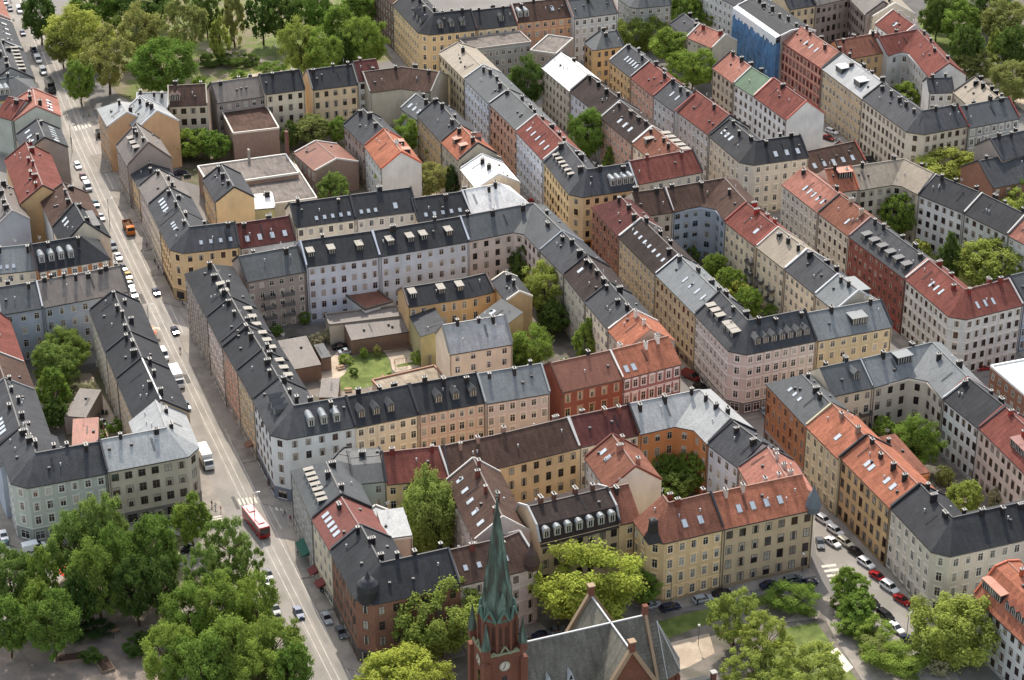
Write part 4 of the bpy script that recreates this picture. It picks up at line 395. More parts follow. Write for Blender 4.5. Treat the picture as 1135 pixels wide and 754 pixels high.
VEHICLES = [
('car',-44.82,373.94,-69,(44,62,100),'dark blue car driving down the tram lanes near the bottom','cars on the tram street'),
('car',-52.68,388.07,-69,(36,42,66),'small dark blue car topmost in the kerb row below the bus','cars on the tram street'),
('estate',-53.18,385.32,-69,(226,226,224),'white car in the kerb row below the bus','cars on the tram street'),
('car',-51.7,380.23,-69,(36,42,66),'navy car second from the bottom of the kerb row','cars on the tram street'),
('car',-49.87,375.25,-69,(96,100,104),'dark grey car lowest in the kerb row','cars on the tram street'),
('car',-42.33,353.8,-69,(226,226,224),'white car half under the trees at the bottom','cars on the tram street'),
('bus',-57.24,407.43,-62,(150,30,32),'long red bus with pale roof turning at the crossing','cars on the tram street'),
('truck',-72.08,435.57,-69,(226,226,224),'white box truck beside the pale corner building','cars on the tram street'),
('truck',-84.24,474.64,-69,(226,226,224),'white box truck parked left of the tram lanes, the upper one','cars on the tram street'),
('car',-80.25,461.79,-69,(30,78,84),'small green car below the upper white truck','cars on the tram street'),
('van',-89.55,488.06,-69,(226,226,224),'white van with dark windows above the upper white truck','cars on the tram street'),
('car',-88.41,501.56,-69,(36,42,66),'dark blue car on the tram lanes above the terrace corner','cars on the tram street'),
('car',-96.7,524.31,-69,(36,42,66),'dark blue car driving down level with the black slate corner','cars on the tram street'),
('estate',-102.65,523.22,-68,(226,226,224),'lower white car of the pair parked by the kerb','cars on the tram street'),
('car',-104.49,528.72,-68,(226,226,224),'upper white car of the pair parked by the kerb','cars on the tram street'),
('car',-105.87,534.32,-68,(196,150,40),'small yellow car parked in the kerb row','cars on the tram street'),
('car',-108.18,539.44,-68,(28,28,31),'black car parked above the yellow one','cars on the tram street'),
('car',-110.55,546.39,-68,(226,226,224),'white car parked below the dark van','cars on the tram street'),
('minivan',-113.23,553.48,-68,(96,100,104),'dark grey people carrier topmost in the kerb row','cars on the tram street'),
('tipper',-110.34,564.4,-70,(196,110,40),'orange tipper truck loaded with brown soil on the tram lanes','cars on the tram street'),
('car',-119.87,573.13,-69,(160,164,168),'silver blue car parked alone by the left kerb','cars on the tram street'),
('car',-123.09,582.73,-69,(30,78,84),'dark teal car parked by the left kerb','cars on the tram street'),
('van',-127.55,594.6,-69,(160,164,168),'pale grey van parked by the left kerb','cars on the tram street'),
('car',-130.34,602.73,-69,(104,34,34),'dark red car parked between white cars','cars on the tram street'),
('estate',-133.46,611.05,-69,(226,226,224),'white car parked above the dark red car','cars on the tram street'),
('car',-174.32,730.44,-70,(44,62,100),'blue car driving near the top left','cars on the tram street'),
('van',-180.16,754.63,-70,(226,226,224),'white van near the top edge, right lane','cars on the tram street'),
('car',-184.21,756.63,-70,(36,42,66),'dark car near the top edge, left lane','cars on the tram street'),
('car',-167.2,713.82,-66,(36,42,66),'dark blue car in the shade of the top park trees','cars on the tram street'),
('van',-163.54,703.08,-68,(226,226,224),'white van in the queue beside the white dormers','cars on the tram street'),
('van',-159.5,691.76,-68,(160,164,168),'pale van in the queue above the dark lorry','cars on the tram street'),
('truck',-154.01,675.74,-68,(28,28,31),'dark lorry at the end of the queue','cars on the tram street'),
('van',-131.1,636.4,108,(28,28,31),'black van parked beside the pale roofed corner','cars on the tram street'),
('car',-187.32,763.68,-70,(160,164,168),'silver car at the very top left corner','cars on the tram street'),
('car',-38.8,371.98,-69,(160,164,168),'silver car in the shade of the brick corner','cars on the tram street'),
('car',-35.41,366.83,-69,(96,100,104),'grey car in the shade below the silver one','cars on the tram street'),
('car',-40.67,383.95,-69,(28,28,31),'black car in the shade of the red metal roofed house','cars on the tram street'),
('estate',70.09,410.05,-55,(226,226,224),'topmost white car on the right street','cars parked along the right street'),
('estate',72.13,405.58,-55,(226,226,224),'second white car on the left of the right street','cars parked along the right street'),
('car',70.9,400.82,-55,(226,226,224),'white car parked beside the crossing corner','cars parked along the right street'),
('estate',73.7,400.82,-55,(206,200,180),'cream car behind the white ones on the right street','cars parked along the right street'),
('car',75.53,396.86,-55,(28,28,31),'black car between cream and white cars','cars parked along the right street'),
('estate',77.09,392.6,-55,(226,226,224),'white estate car below the black one','cars parked along the right street'),
('car',78.86,387.38,-55,(150,30,32),'upper red car on the right street','cars parked along the right street'),
('minivan',80.75,383.27,-55,(226,226,224),'white people carrier between the two red cars','cars parked along the right street'),
('car',82.7,378.56,-55,(150,30,32),'lower red car on the right street','cars parked along the right street'),
('car',76.25,377.56,-57,(28,28,31),'topmost black car of the left kerb row','cars parked along the right street'),
('estate',78.4,372.95,-57,(28,28,31),'second black car of the left kerb row','cars parked along the right street'),
('car',79.77,368.43,-57,(226,226,224),'white car in the left kerb row','cars parked along the right street'),
('car',81.86,363.98,-57,(36,42,66),'dark blue car at the end of the left kerb row','cars parked along the right street'),
('car',68.07,400.46,-90,(96,100,104),'dark car half hidden beside the tan building corner','cars parked along the right street'),
('car',29.62,376.57,22,(160,164,168),'silver car behind the church roof','cars parked along the right street'),
('estate',33.39,375.91,22,(36,42,66),'dark blue car left of the lamp behind the church','cars parked along the right street'),
('estate',40.47,378.9,22,(160,164,168),'silver estate car before the yellow corner building','cars parked along the right street'),
('car',44.69,381.24,22,(28,28,31),'black car hidden partly by the airy tree','cars parked along the right street'),
('car',55.2,384.29,22,(36,42,66),'dark blue car before the tan building','cars parked along the right street'),
('estate',60.46,386.35,22,(96,100,104),'grey estate car before the tan building','cars parked along the right street'),
('car',63.59,384.98,22,(36,42,66),'dark blue car beside the round shrub','cars parked along the right street'),
('car',1.02,364.93,22,(28,28,31),'dark car left behind the church roof','cars parked along the right street'),
('car',6.25,365.88,22,(36,42,66),'dark car beside the huge lime green tree','cars parked along the right street'),
('car',9.08,367.47,22,(96,100,104),'grey car beside the huge lime green tree','cars parked along the right street'),
('van',45.15,476.52,-45,(104,34,34),'dark red van parked in the narrow street by the pink corner',None),
('car',47.25,471.38,-45,(28,28,31),'black car parked behind the dark red van',None),
('car',61.77,459.11,-70,(160,164,168),'silver car waiting in the shaded junction',None),
('car',119.76,481.28,10,(150,30,32),'red car parked beside the white flat roof',None),
('estate',101.88,638.65,-48,(226,226,224),'white car parked beside the blank white gable',None),
('car',100.05,633.41,-48,(104,34,34),'dark red car below the white one near the gable',None),
('estate',6.54,583.38,-50,(150,30,32),'red car at the junction beside the bright yellow corner',None),
('car',-112.92,403.37,-68,(226,226,224),'white car at the left edge, upper',None),
('car',-111.69,399.37,-68,(30,78,84),'teal car at the left edge, lower',None),
('van',-105.18,398.65,25,(226,226,224),'white van before the grey green corner building',None),
('car',-70.92,397.93,5,(28,28,31),'black car parked under the small corner tree',None),
('car',-76.42,408.92,12,(28,28,31),'dark car before the shop windows',None),
('car',-101.11,605.48,20,(36,42,66),'dark blue car in the small yard of the upper block',None),
('car',-44.49,492.99,20,(28,28,31),'black car parked in the central courtyard',None),
('car',-42.65,490.02,20,(160,164,168),'silver car parked in the central courtyard',None),
('car',-99.48,453.37,-20,(160,164,168),'silver car in the lower left courtyard',None),
('car',111.67,611.75,-48,(28,28,31),'upper black car in the narrow street of the beige corner',None),
('car',110.63,615.98,-48,(28,28,31),'black car above it in the narrow street',None),
]
PEOPLE = [
(-68.26,416.23,40,'walk',(36,38,48),(36,38,48),'person in dark clothes walking, left of the three by the crossing'),
(-67.35,415.47,60,'walk',(206,204,200),(52,66,104),'person in white top, middle of the three by the crossing'),
(-65.94,413.94,200,'stand',(150,44,40),(36,38,48),'person in red top at the crossing'),
(-71.43,420.09,0,'stand',(110,110,112),(36,38,48),'person in grey standing by the pale building corner'),
(-85.55,490.53,100,'walk',(36,38,48),(110,110,112),'person on the tram lanes below the blue car'),
(-143.18,633.12,90,'walk',(36,38,48),(36,38,48),'left person walking near the top kiosk'),
(-141.76,631.64,80,'walk',(36,38,48),(52,66,104),'person in dark top walking near the kerb at the top'),
(-139.2,631.64,100,'stand',(110,110,112),(36,38,48),'person standing in the street beside the crossing at the top'),
(-131.09,630.9,20,'walk',(36,38,48),(36,38,48),'person walking by the black van'),
(-138.66,651.32,10,'walk',(110,110,112),(36,38,48),'person on the sunny corner by the park, left'),
(-137.04,652.1,10,'walk',(90,130,60),(36,38,48),'person in green top on the sunny corner by the park'),
(-82.35,365.41,30,'stand',(36,38,48),(36,38,48),'person in dark clothes standing on the mottled path'),
(-79.32,361.64,60,'walk',(36,38,48),(36,38,48),'person walking near the shrub on the mottled path'),
(-51.28,412.43,0,'walk',(36,38,48),(52,66,104),'person crossing the shaded side street by the green awning'),
(-47.04,396.64,90,'walk',(206,204,200),(36,38,48),'person in white top on the pavement below the awning'),
(-30.26,358.54,120,'stand',(150,44,40),(36,38,48),'person in red before the brick corner entrance'),
(-31.13,357.62,120,'walk',(110,110,112),(36,38,48),'person in grey before the brick corner entrance'),
(-135.16,603.2,90,'walk',(36,38,48),(36,38,48),'person on the left pavement beside the dark red car'),
(-133.57,600.47,90,'walk',(206,204,200),(52,66,104),'person in white top on the left pavement near the red car'),
(-99.71,542.82,90,'walk',(36,38,48),(36,38,48),'person on the shaded pavement by the slate roofed houses'),
(-98.12,538.79,90,'walk',(36,38,48),(52,66,104),'person in blue trousers on the shaded pavement'),
(-103.56,553.38,90,'walk',(110,110,112),(36,38,48),'person in grey on the shaded pavement, upper'),
(39.24,377.39,20,'stand',(36,38,48),(36,38,48),'person beside the silver estate car behind the church'),
(-54.32,422.83,90,'walk',(52,66,104),(36,38,48),'person in blue by the white corner building'),
(-19.45,329.46,110,'walk',(36,38,48),(36,38,48),'person in dark coat on the bottom stretch of the tram street pavement'),
(-25.05,342.88,-70,'walk',(110,110,112),(52,66,104),'person in grey jacket on the bottom stretch of the tram street pavement'),
(-14.37,316.68,110,'walk',(206,204,200),(52,66,104),'person in white shirt on the bottom stretch of the tram street pavement'),
(-17.96,326.8,-70,'walk',(52,66,104),(52,66,104),'person in blue jacket on the bottom stretch of the tram street pavement'),
(-19.21,328,110,'walk',(150,44,40),(36,38,48),'person in red jacket on the bottom stretch of the tram street pavement'),
(-14.61,318.57,110,'walk',(170,150,120),(52,66,104),'person in beige coat on the bottom stretch of the tram street pavement'),
(-31.14,363.73,110,'walk',(36,38,48),(110,110,112),'person in dark coat on the pavement below the red metal roofed house'),
(-30.65,360.36,-70,'walk',(110,110,112),(36,38,48),'person in grey jacket on the pavement below the red metal roofed house'),
(-33.47,370.58,-70,'walk',(206,204,200),(110,110,112),'person in white shirt on the pavement below the red metal roofed house'),
(-31.79,362.65,110,'walk',(52,66,104),(110,110,112),'person in blue jacket on the pavement below the red metal roofed house'),
(-29.47,357.82,-70,'walk',(150,44,40),(36,38,48),'person in red jacket on the pavement below the red metal roofed house'),
(-29.2,357.3,110,'walk',(170,150,120),(52,66,104),'person in beige coat on the pavement below the red metal roofed house'),
(-40.62,388.45,110,'walk',(36,38,48),(36,38,48),'person in dark coat on the pavement by the white corner building'),
(-44.73,399.87,110,'walk',(110,110,112),(52,66,104),'person in grey jacket on the pavement by the white corner building'),
(-52.93,420.12,-70,'walk',(206,204,200),(52,66,104),'person in white shirt on the pavement by the white corner building'),
(-53.08,420.19,-70,'walk',(52,66,104),(36,38,48),'person in blue jacket on the pavement by the white corner building'),
(-49.81,410.21,110,'walk',(150,44,40),(36,38,48),'person in red jacket on the pavement by the white corner building'),
(-52.93,420.99,110,'walk',(170,150,120),(36,38,48),'person in beige coat on the pavement by the white corner building'),
(-62.79,447.72,110,'walk',(36,38,48),(52,66,104),'person in dark coat on the pavement of the black roofed terrace'),
(-62.34,447.76,110,'walk',(110,110,112),(36,38,48),'person in grey jacket on the pavement of the black roofed terrace'),
(-76.86,485.01,110,'walk',(206,204,200),(36,38,48),'person in white shirt on the pavement of the black roofed terrace'),
(-71.44,468.73,-70,'walk',(52,66,104),(52,66,104),'person in blue jacket on the pavement of the black roofed terrace'),
(-68.71,463.42,110,'walk',(150,44,40),(110,110,112),'person in red jacket on the pavement of the black roofed terrace'),
(-58.86,437.81,-70,'walk',(170,150,120),(110,110,112),'person in beige coat on the pavement of the black roofed terrace'),
(-88.36,516.4,110,'walk',(36,38,48),(110,110,112),'person in dark coat on the pavement by the yellow corner house'),
(-96.19,538.63,-70,'walk',(110,110,112),(36,38,48),'person in grey jacket on the pavement by the yellow corner house'),
(-88.09,516.65,-70,'walk',(206,204,200),(36,38,48),'person in white shirt on the pavement by the yellow corner house'),
(-89.57,520.1,110,'walk',(52,66,104),(36,38,48),'person in blue jacket on the pavement by the yellow corner house'),
(-90.21,523.02,-70,'walk',(150,44,40),(110,110,112),'person in red jacket on the pavement by the yellow corner house'),
(-89.45,521.79,110,'walk',(170,150,120),(110,110,112),'person in beige coat on the pavement by the yellow corner house'),
(-85.85,460.32,-70,'walk',(36,38,48),(52,66,104),'person in dark coat on the tram street left pavement near the box trucks'),
(-79.34,445.65,-70,'walk',(110,110,112),(36,38,48),'person in grey jacket on the tram street left pavement near the box trucks'),
(-86.14,461.43,-70,'walk',(206,204,200),(36,38,48),'person in white shirt on the tram street left pavement near the box trucks'),
(-72.73,428.07,110,'walk',(52,66,104),(110,110,112),'person in blue jacket on the tram street left pavement near the box trucks'),
(-90.66,477.09,110,'walk',(150,44,40),(36,38,48),'person in red jacket on the tram street left pavement near the box trucks'),
(-73.39,427.72,-70,'walk',(170,150,120),(110,110,112),'person in beige coat on the tram street left pavement near the box trucks'),
(-113.02,540.17,-70,'walk',(36,38,48),(110,110,112),'person in dark coat on the left pavement by the parked white cars'),
(-103.33,511.64,110,'walk',(110,110,112),(36,38,48),'person in grey jacket on the left pavement by the parked white cars'),
(-116.86,548.04,110,'walk',(206,204,200),(36,38,48),'person in white shirt on the left pavement by the parked white cars'),
(-109.94,528.25,-70,'walk',(52,66,104),(52,66,104),'person in blue jacket on the left pavement by the parked white cars'),
(-120.06,556.38,-70,'walk',(150,44,40),(52,66,104),'person in red jacket on the left pavement by the parked white cars'),
(-119.48,556.12,110,'walk',(170,150,120),(36,38,48),'person in beige coat on the left pavement by the parked white cars'),
(-133.13,594.13,110,'walk',(36,38,48),(36,38,48),'person in dark coat on the left pavement near the tram street top'),
(-140.95,616.4,110,'walk',(110,110,112),(36,38,48),'person in grey jacket on the left pavement near the tram street top'),
(-131.1,589.83,-70,'walk',(206,204,200),(36,38,48),'person in white shirt on the left pavement near the tram street top'),
(-131.03,589.72,-70,'walk',(52,66,104),(52,66,104),'person in blue jacket on the left pavement near the tram street top'),
(-129.12,585.1,-70,'walk',(150,44,40),(52,66,104),'person in red jacket on the left pavement near the tram street top'),
(-133.11,595.73,110,'walk',(170,150,120),(52,66,104),'person in beige coat on the left pavement near the tram street top'),
(-121.37,612.21,110,'walk',(36,38,48),(52,66,104),'person in dark coat on the sunny pavement beside the pale roofed corner'),
(-118.31,600.25,110,'walk',(110,110,112),(52,66,104),'person in grey jacket on the sunny pavement beside the pale roofed corner'),
(-121.58,609.06,110,'walk',(206,204,200),(52,66,104),'person in white shirt on the sunny pavement beside the pale roofed corner'),
(-122.48,612.89,-70,'walk',(52,66,104),(36,38,48),'person in blue jacket on the sunny pavement beside the pale roofed corner'),
(-118.96,605.5,-70,'walk',(150,44,40),(36,38,48),'person in red jacket on the sunny pavement beside the pale roofed corner'),
(-115.48,594.23,110,'walk',(170,150,120),(52,66,104),'person in beige coat on the sunny pavement beside the pale roofed corner'),
]
LAMPS = [
('globe',38.35,363.2,0,'globe lamp on the sandy churchyard paving'),
('tall',33.36,375.08,120,'tall lamp by the dark blue car behind the church'),
('tall',80.47,360.71,60,'tall slim lamp post beside the parked cars on the right street'),
('tall',87.33,378.38,200,'tall lamp on the pavement of the cream corner building'),
('globe',62.84,389.6,0,'globe lamp before the tan building'),
('tall',-57.5,407.56,20,'tall lamp by the red bus'),
('tall',-116.36,567.36,0,'tall lamp beside the people carrier kerb row'),
('globe',-81.63,705.23,0,'globe lamp on the park path'),
('tall',-94.87,500.03,0,'tall lamp by the cafe parasols'),
('tall',-137.46,623.6,0,'tall lamp beside the crossing at the top'),
('tall',-31.02,367.95,180,'tall lamp in the shade of the brick corner'),
]
PARASOLS = [
(-94.78,500.22,46,1.3,(206,170,140),'topmost sandy cafe parasol on the left pavement'),
(-93.62,497.18,49,1.4,(190,120,96),'reddish cafe parasol on the left pavement'),
(-92.98,499.2,53,1.2,(224,206,184),'small pale cafe parasol on the left pavement'),
(-94.72,496.67,44,1.2,(226,214,200),'lowest pale cafe parasol on the left pavement'),
(-151.15,660.95,56,1.9,(228,222,214),'white parasol near the dark lorry'),
(-148.62,650.71,58,1.6,(214,150,128),'reddish parasol below the white one'),
(-147.02,646.84,1,1.5,(206,120,96),'lowest reddish parasol near the dark lorry'),
(-95.46,387.03,16,2.2,(204,60,40),'orange red stall parasol under the square trees'),
(-94.09,388.07,24,1.5,(230,230,228),'white stall parasol right of the orange red one'),
(-90.87,386.35,39,1.4,(230,230,230),'second white stall parasol under the trees'),
(-88,387.72,55,1.5,(228,228,230),'third white stall parasol under the trees'),
(-78.6,391.21,46,1.4,(90,180,170),'turquoise stall parasol under the trees'),
]
TURRETS = [
('c10','onion',-28.81,357.88,16,(46,46,50)),
('c1a','cone',64.41,391.54,15.6,(98,104,110)),
('c13b','pavilion',29.4,378.88,15.6,(40,38,40)),
('c11','cone',3.99,370.38,15.2,(74,56,50)),
]
WALLS = [
(-24.93,500.03,-20.56,482.27,3,(130,122,116),'grey wall right of the lawn, beside the lean to wing'),
(-53.7,603.89,-44.3,612.21,3.5,(140,134,126),'grey wall behind the black roofs in the upper courtyard'),
(-68.33,603.2,-67.54,603.54,15,(112,78,68),'tall brown brick chimney rising from the large flat roof in the upper block'),
(-78.99,596.42,-78.47,596.62,12,(150,142,132),'pale square chimney stack beside the yellow gable'),
(-32.54,474.21,-31.05,467.28,2.5,(150,112,92),'brownish wall end beside the sandy terrace'),
(-114.17,474.21,-112.94,460.51,2.4,(206,188,160),'pale wall along the slate roofs at the left edge'),
]
YARD = [
('bin',-51.44,489.29,20,'waste bins beside the big timber shed'),
('bin',-43.32,496.24,15,'waste bins by the parked cars in the central courtyard'),
('bin',-100.82,458.47,10,'waste bins beside the taupe shed'),
('bin',-57.93,496.75,20,'waste bins under the taupe balconies'),
('bin',-99.42,602.97,20,'waste bins in the small upper yard'),
('bin',91.94,432.15,20,'waste bins in the right corner courtyard'),
('bin',36.64,419.45,20,'waste bins by the low pale courtyard tree'),
('bin',-1.54,416.37,20,'waste bins before the yellow courtyard facade'),
('table',-43.73,482.01,30,'garden table set on the paving left of the lawn'),
('table',-40.87,470.24,10,'garden table set at the lower edge of the lawn'),
('table',-44.21,466.57,40,'garden table set beside the slate corner roof'),
('table',-98.39,453.19,0,'garden table set in the lower left courtyard'),
('table',-27.38,590.84,20,'garden table set on the sandy yard behind the black roofs'),
('table',91.79,422.18,10,'garden table set in the right corner courtyard'),
('swing',-28.42,483.45,20,'wooden swing frame on the sand right of the lawn'),
('bench',50.32,368.03,15,'bench on the churchyard paving, left'),
('bench',71.78,358.31,-55,'bench beside the lower hedge path'),
('bench',62.24,375.16,10,'bench under the round churchyard shrub'),
('bench',-82.26,367.39,30,'bench on the mottled square path'),
('bench',-99.38,707.71,10,'bench by the top left park path'),
]
FENCES = [
(-33.38,490.04,-22.78,493,1.6,'wooden fence at the far end of the lawn'),
(-105.6,471.89,-95.55,441.05,1.8,'wooden fence along the black terrace wall'),
(43.58,367.95,45.26,361.64,1,'low fence at the edge of the churchyard paving'),
(-34.2,586.47,-18.17,589.09,1.8,'wooden fence behind the black roofs'),
(88.27,432.81,97.82,420.87,1.6,'wooden fence in the right corner courtyard'),
]
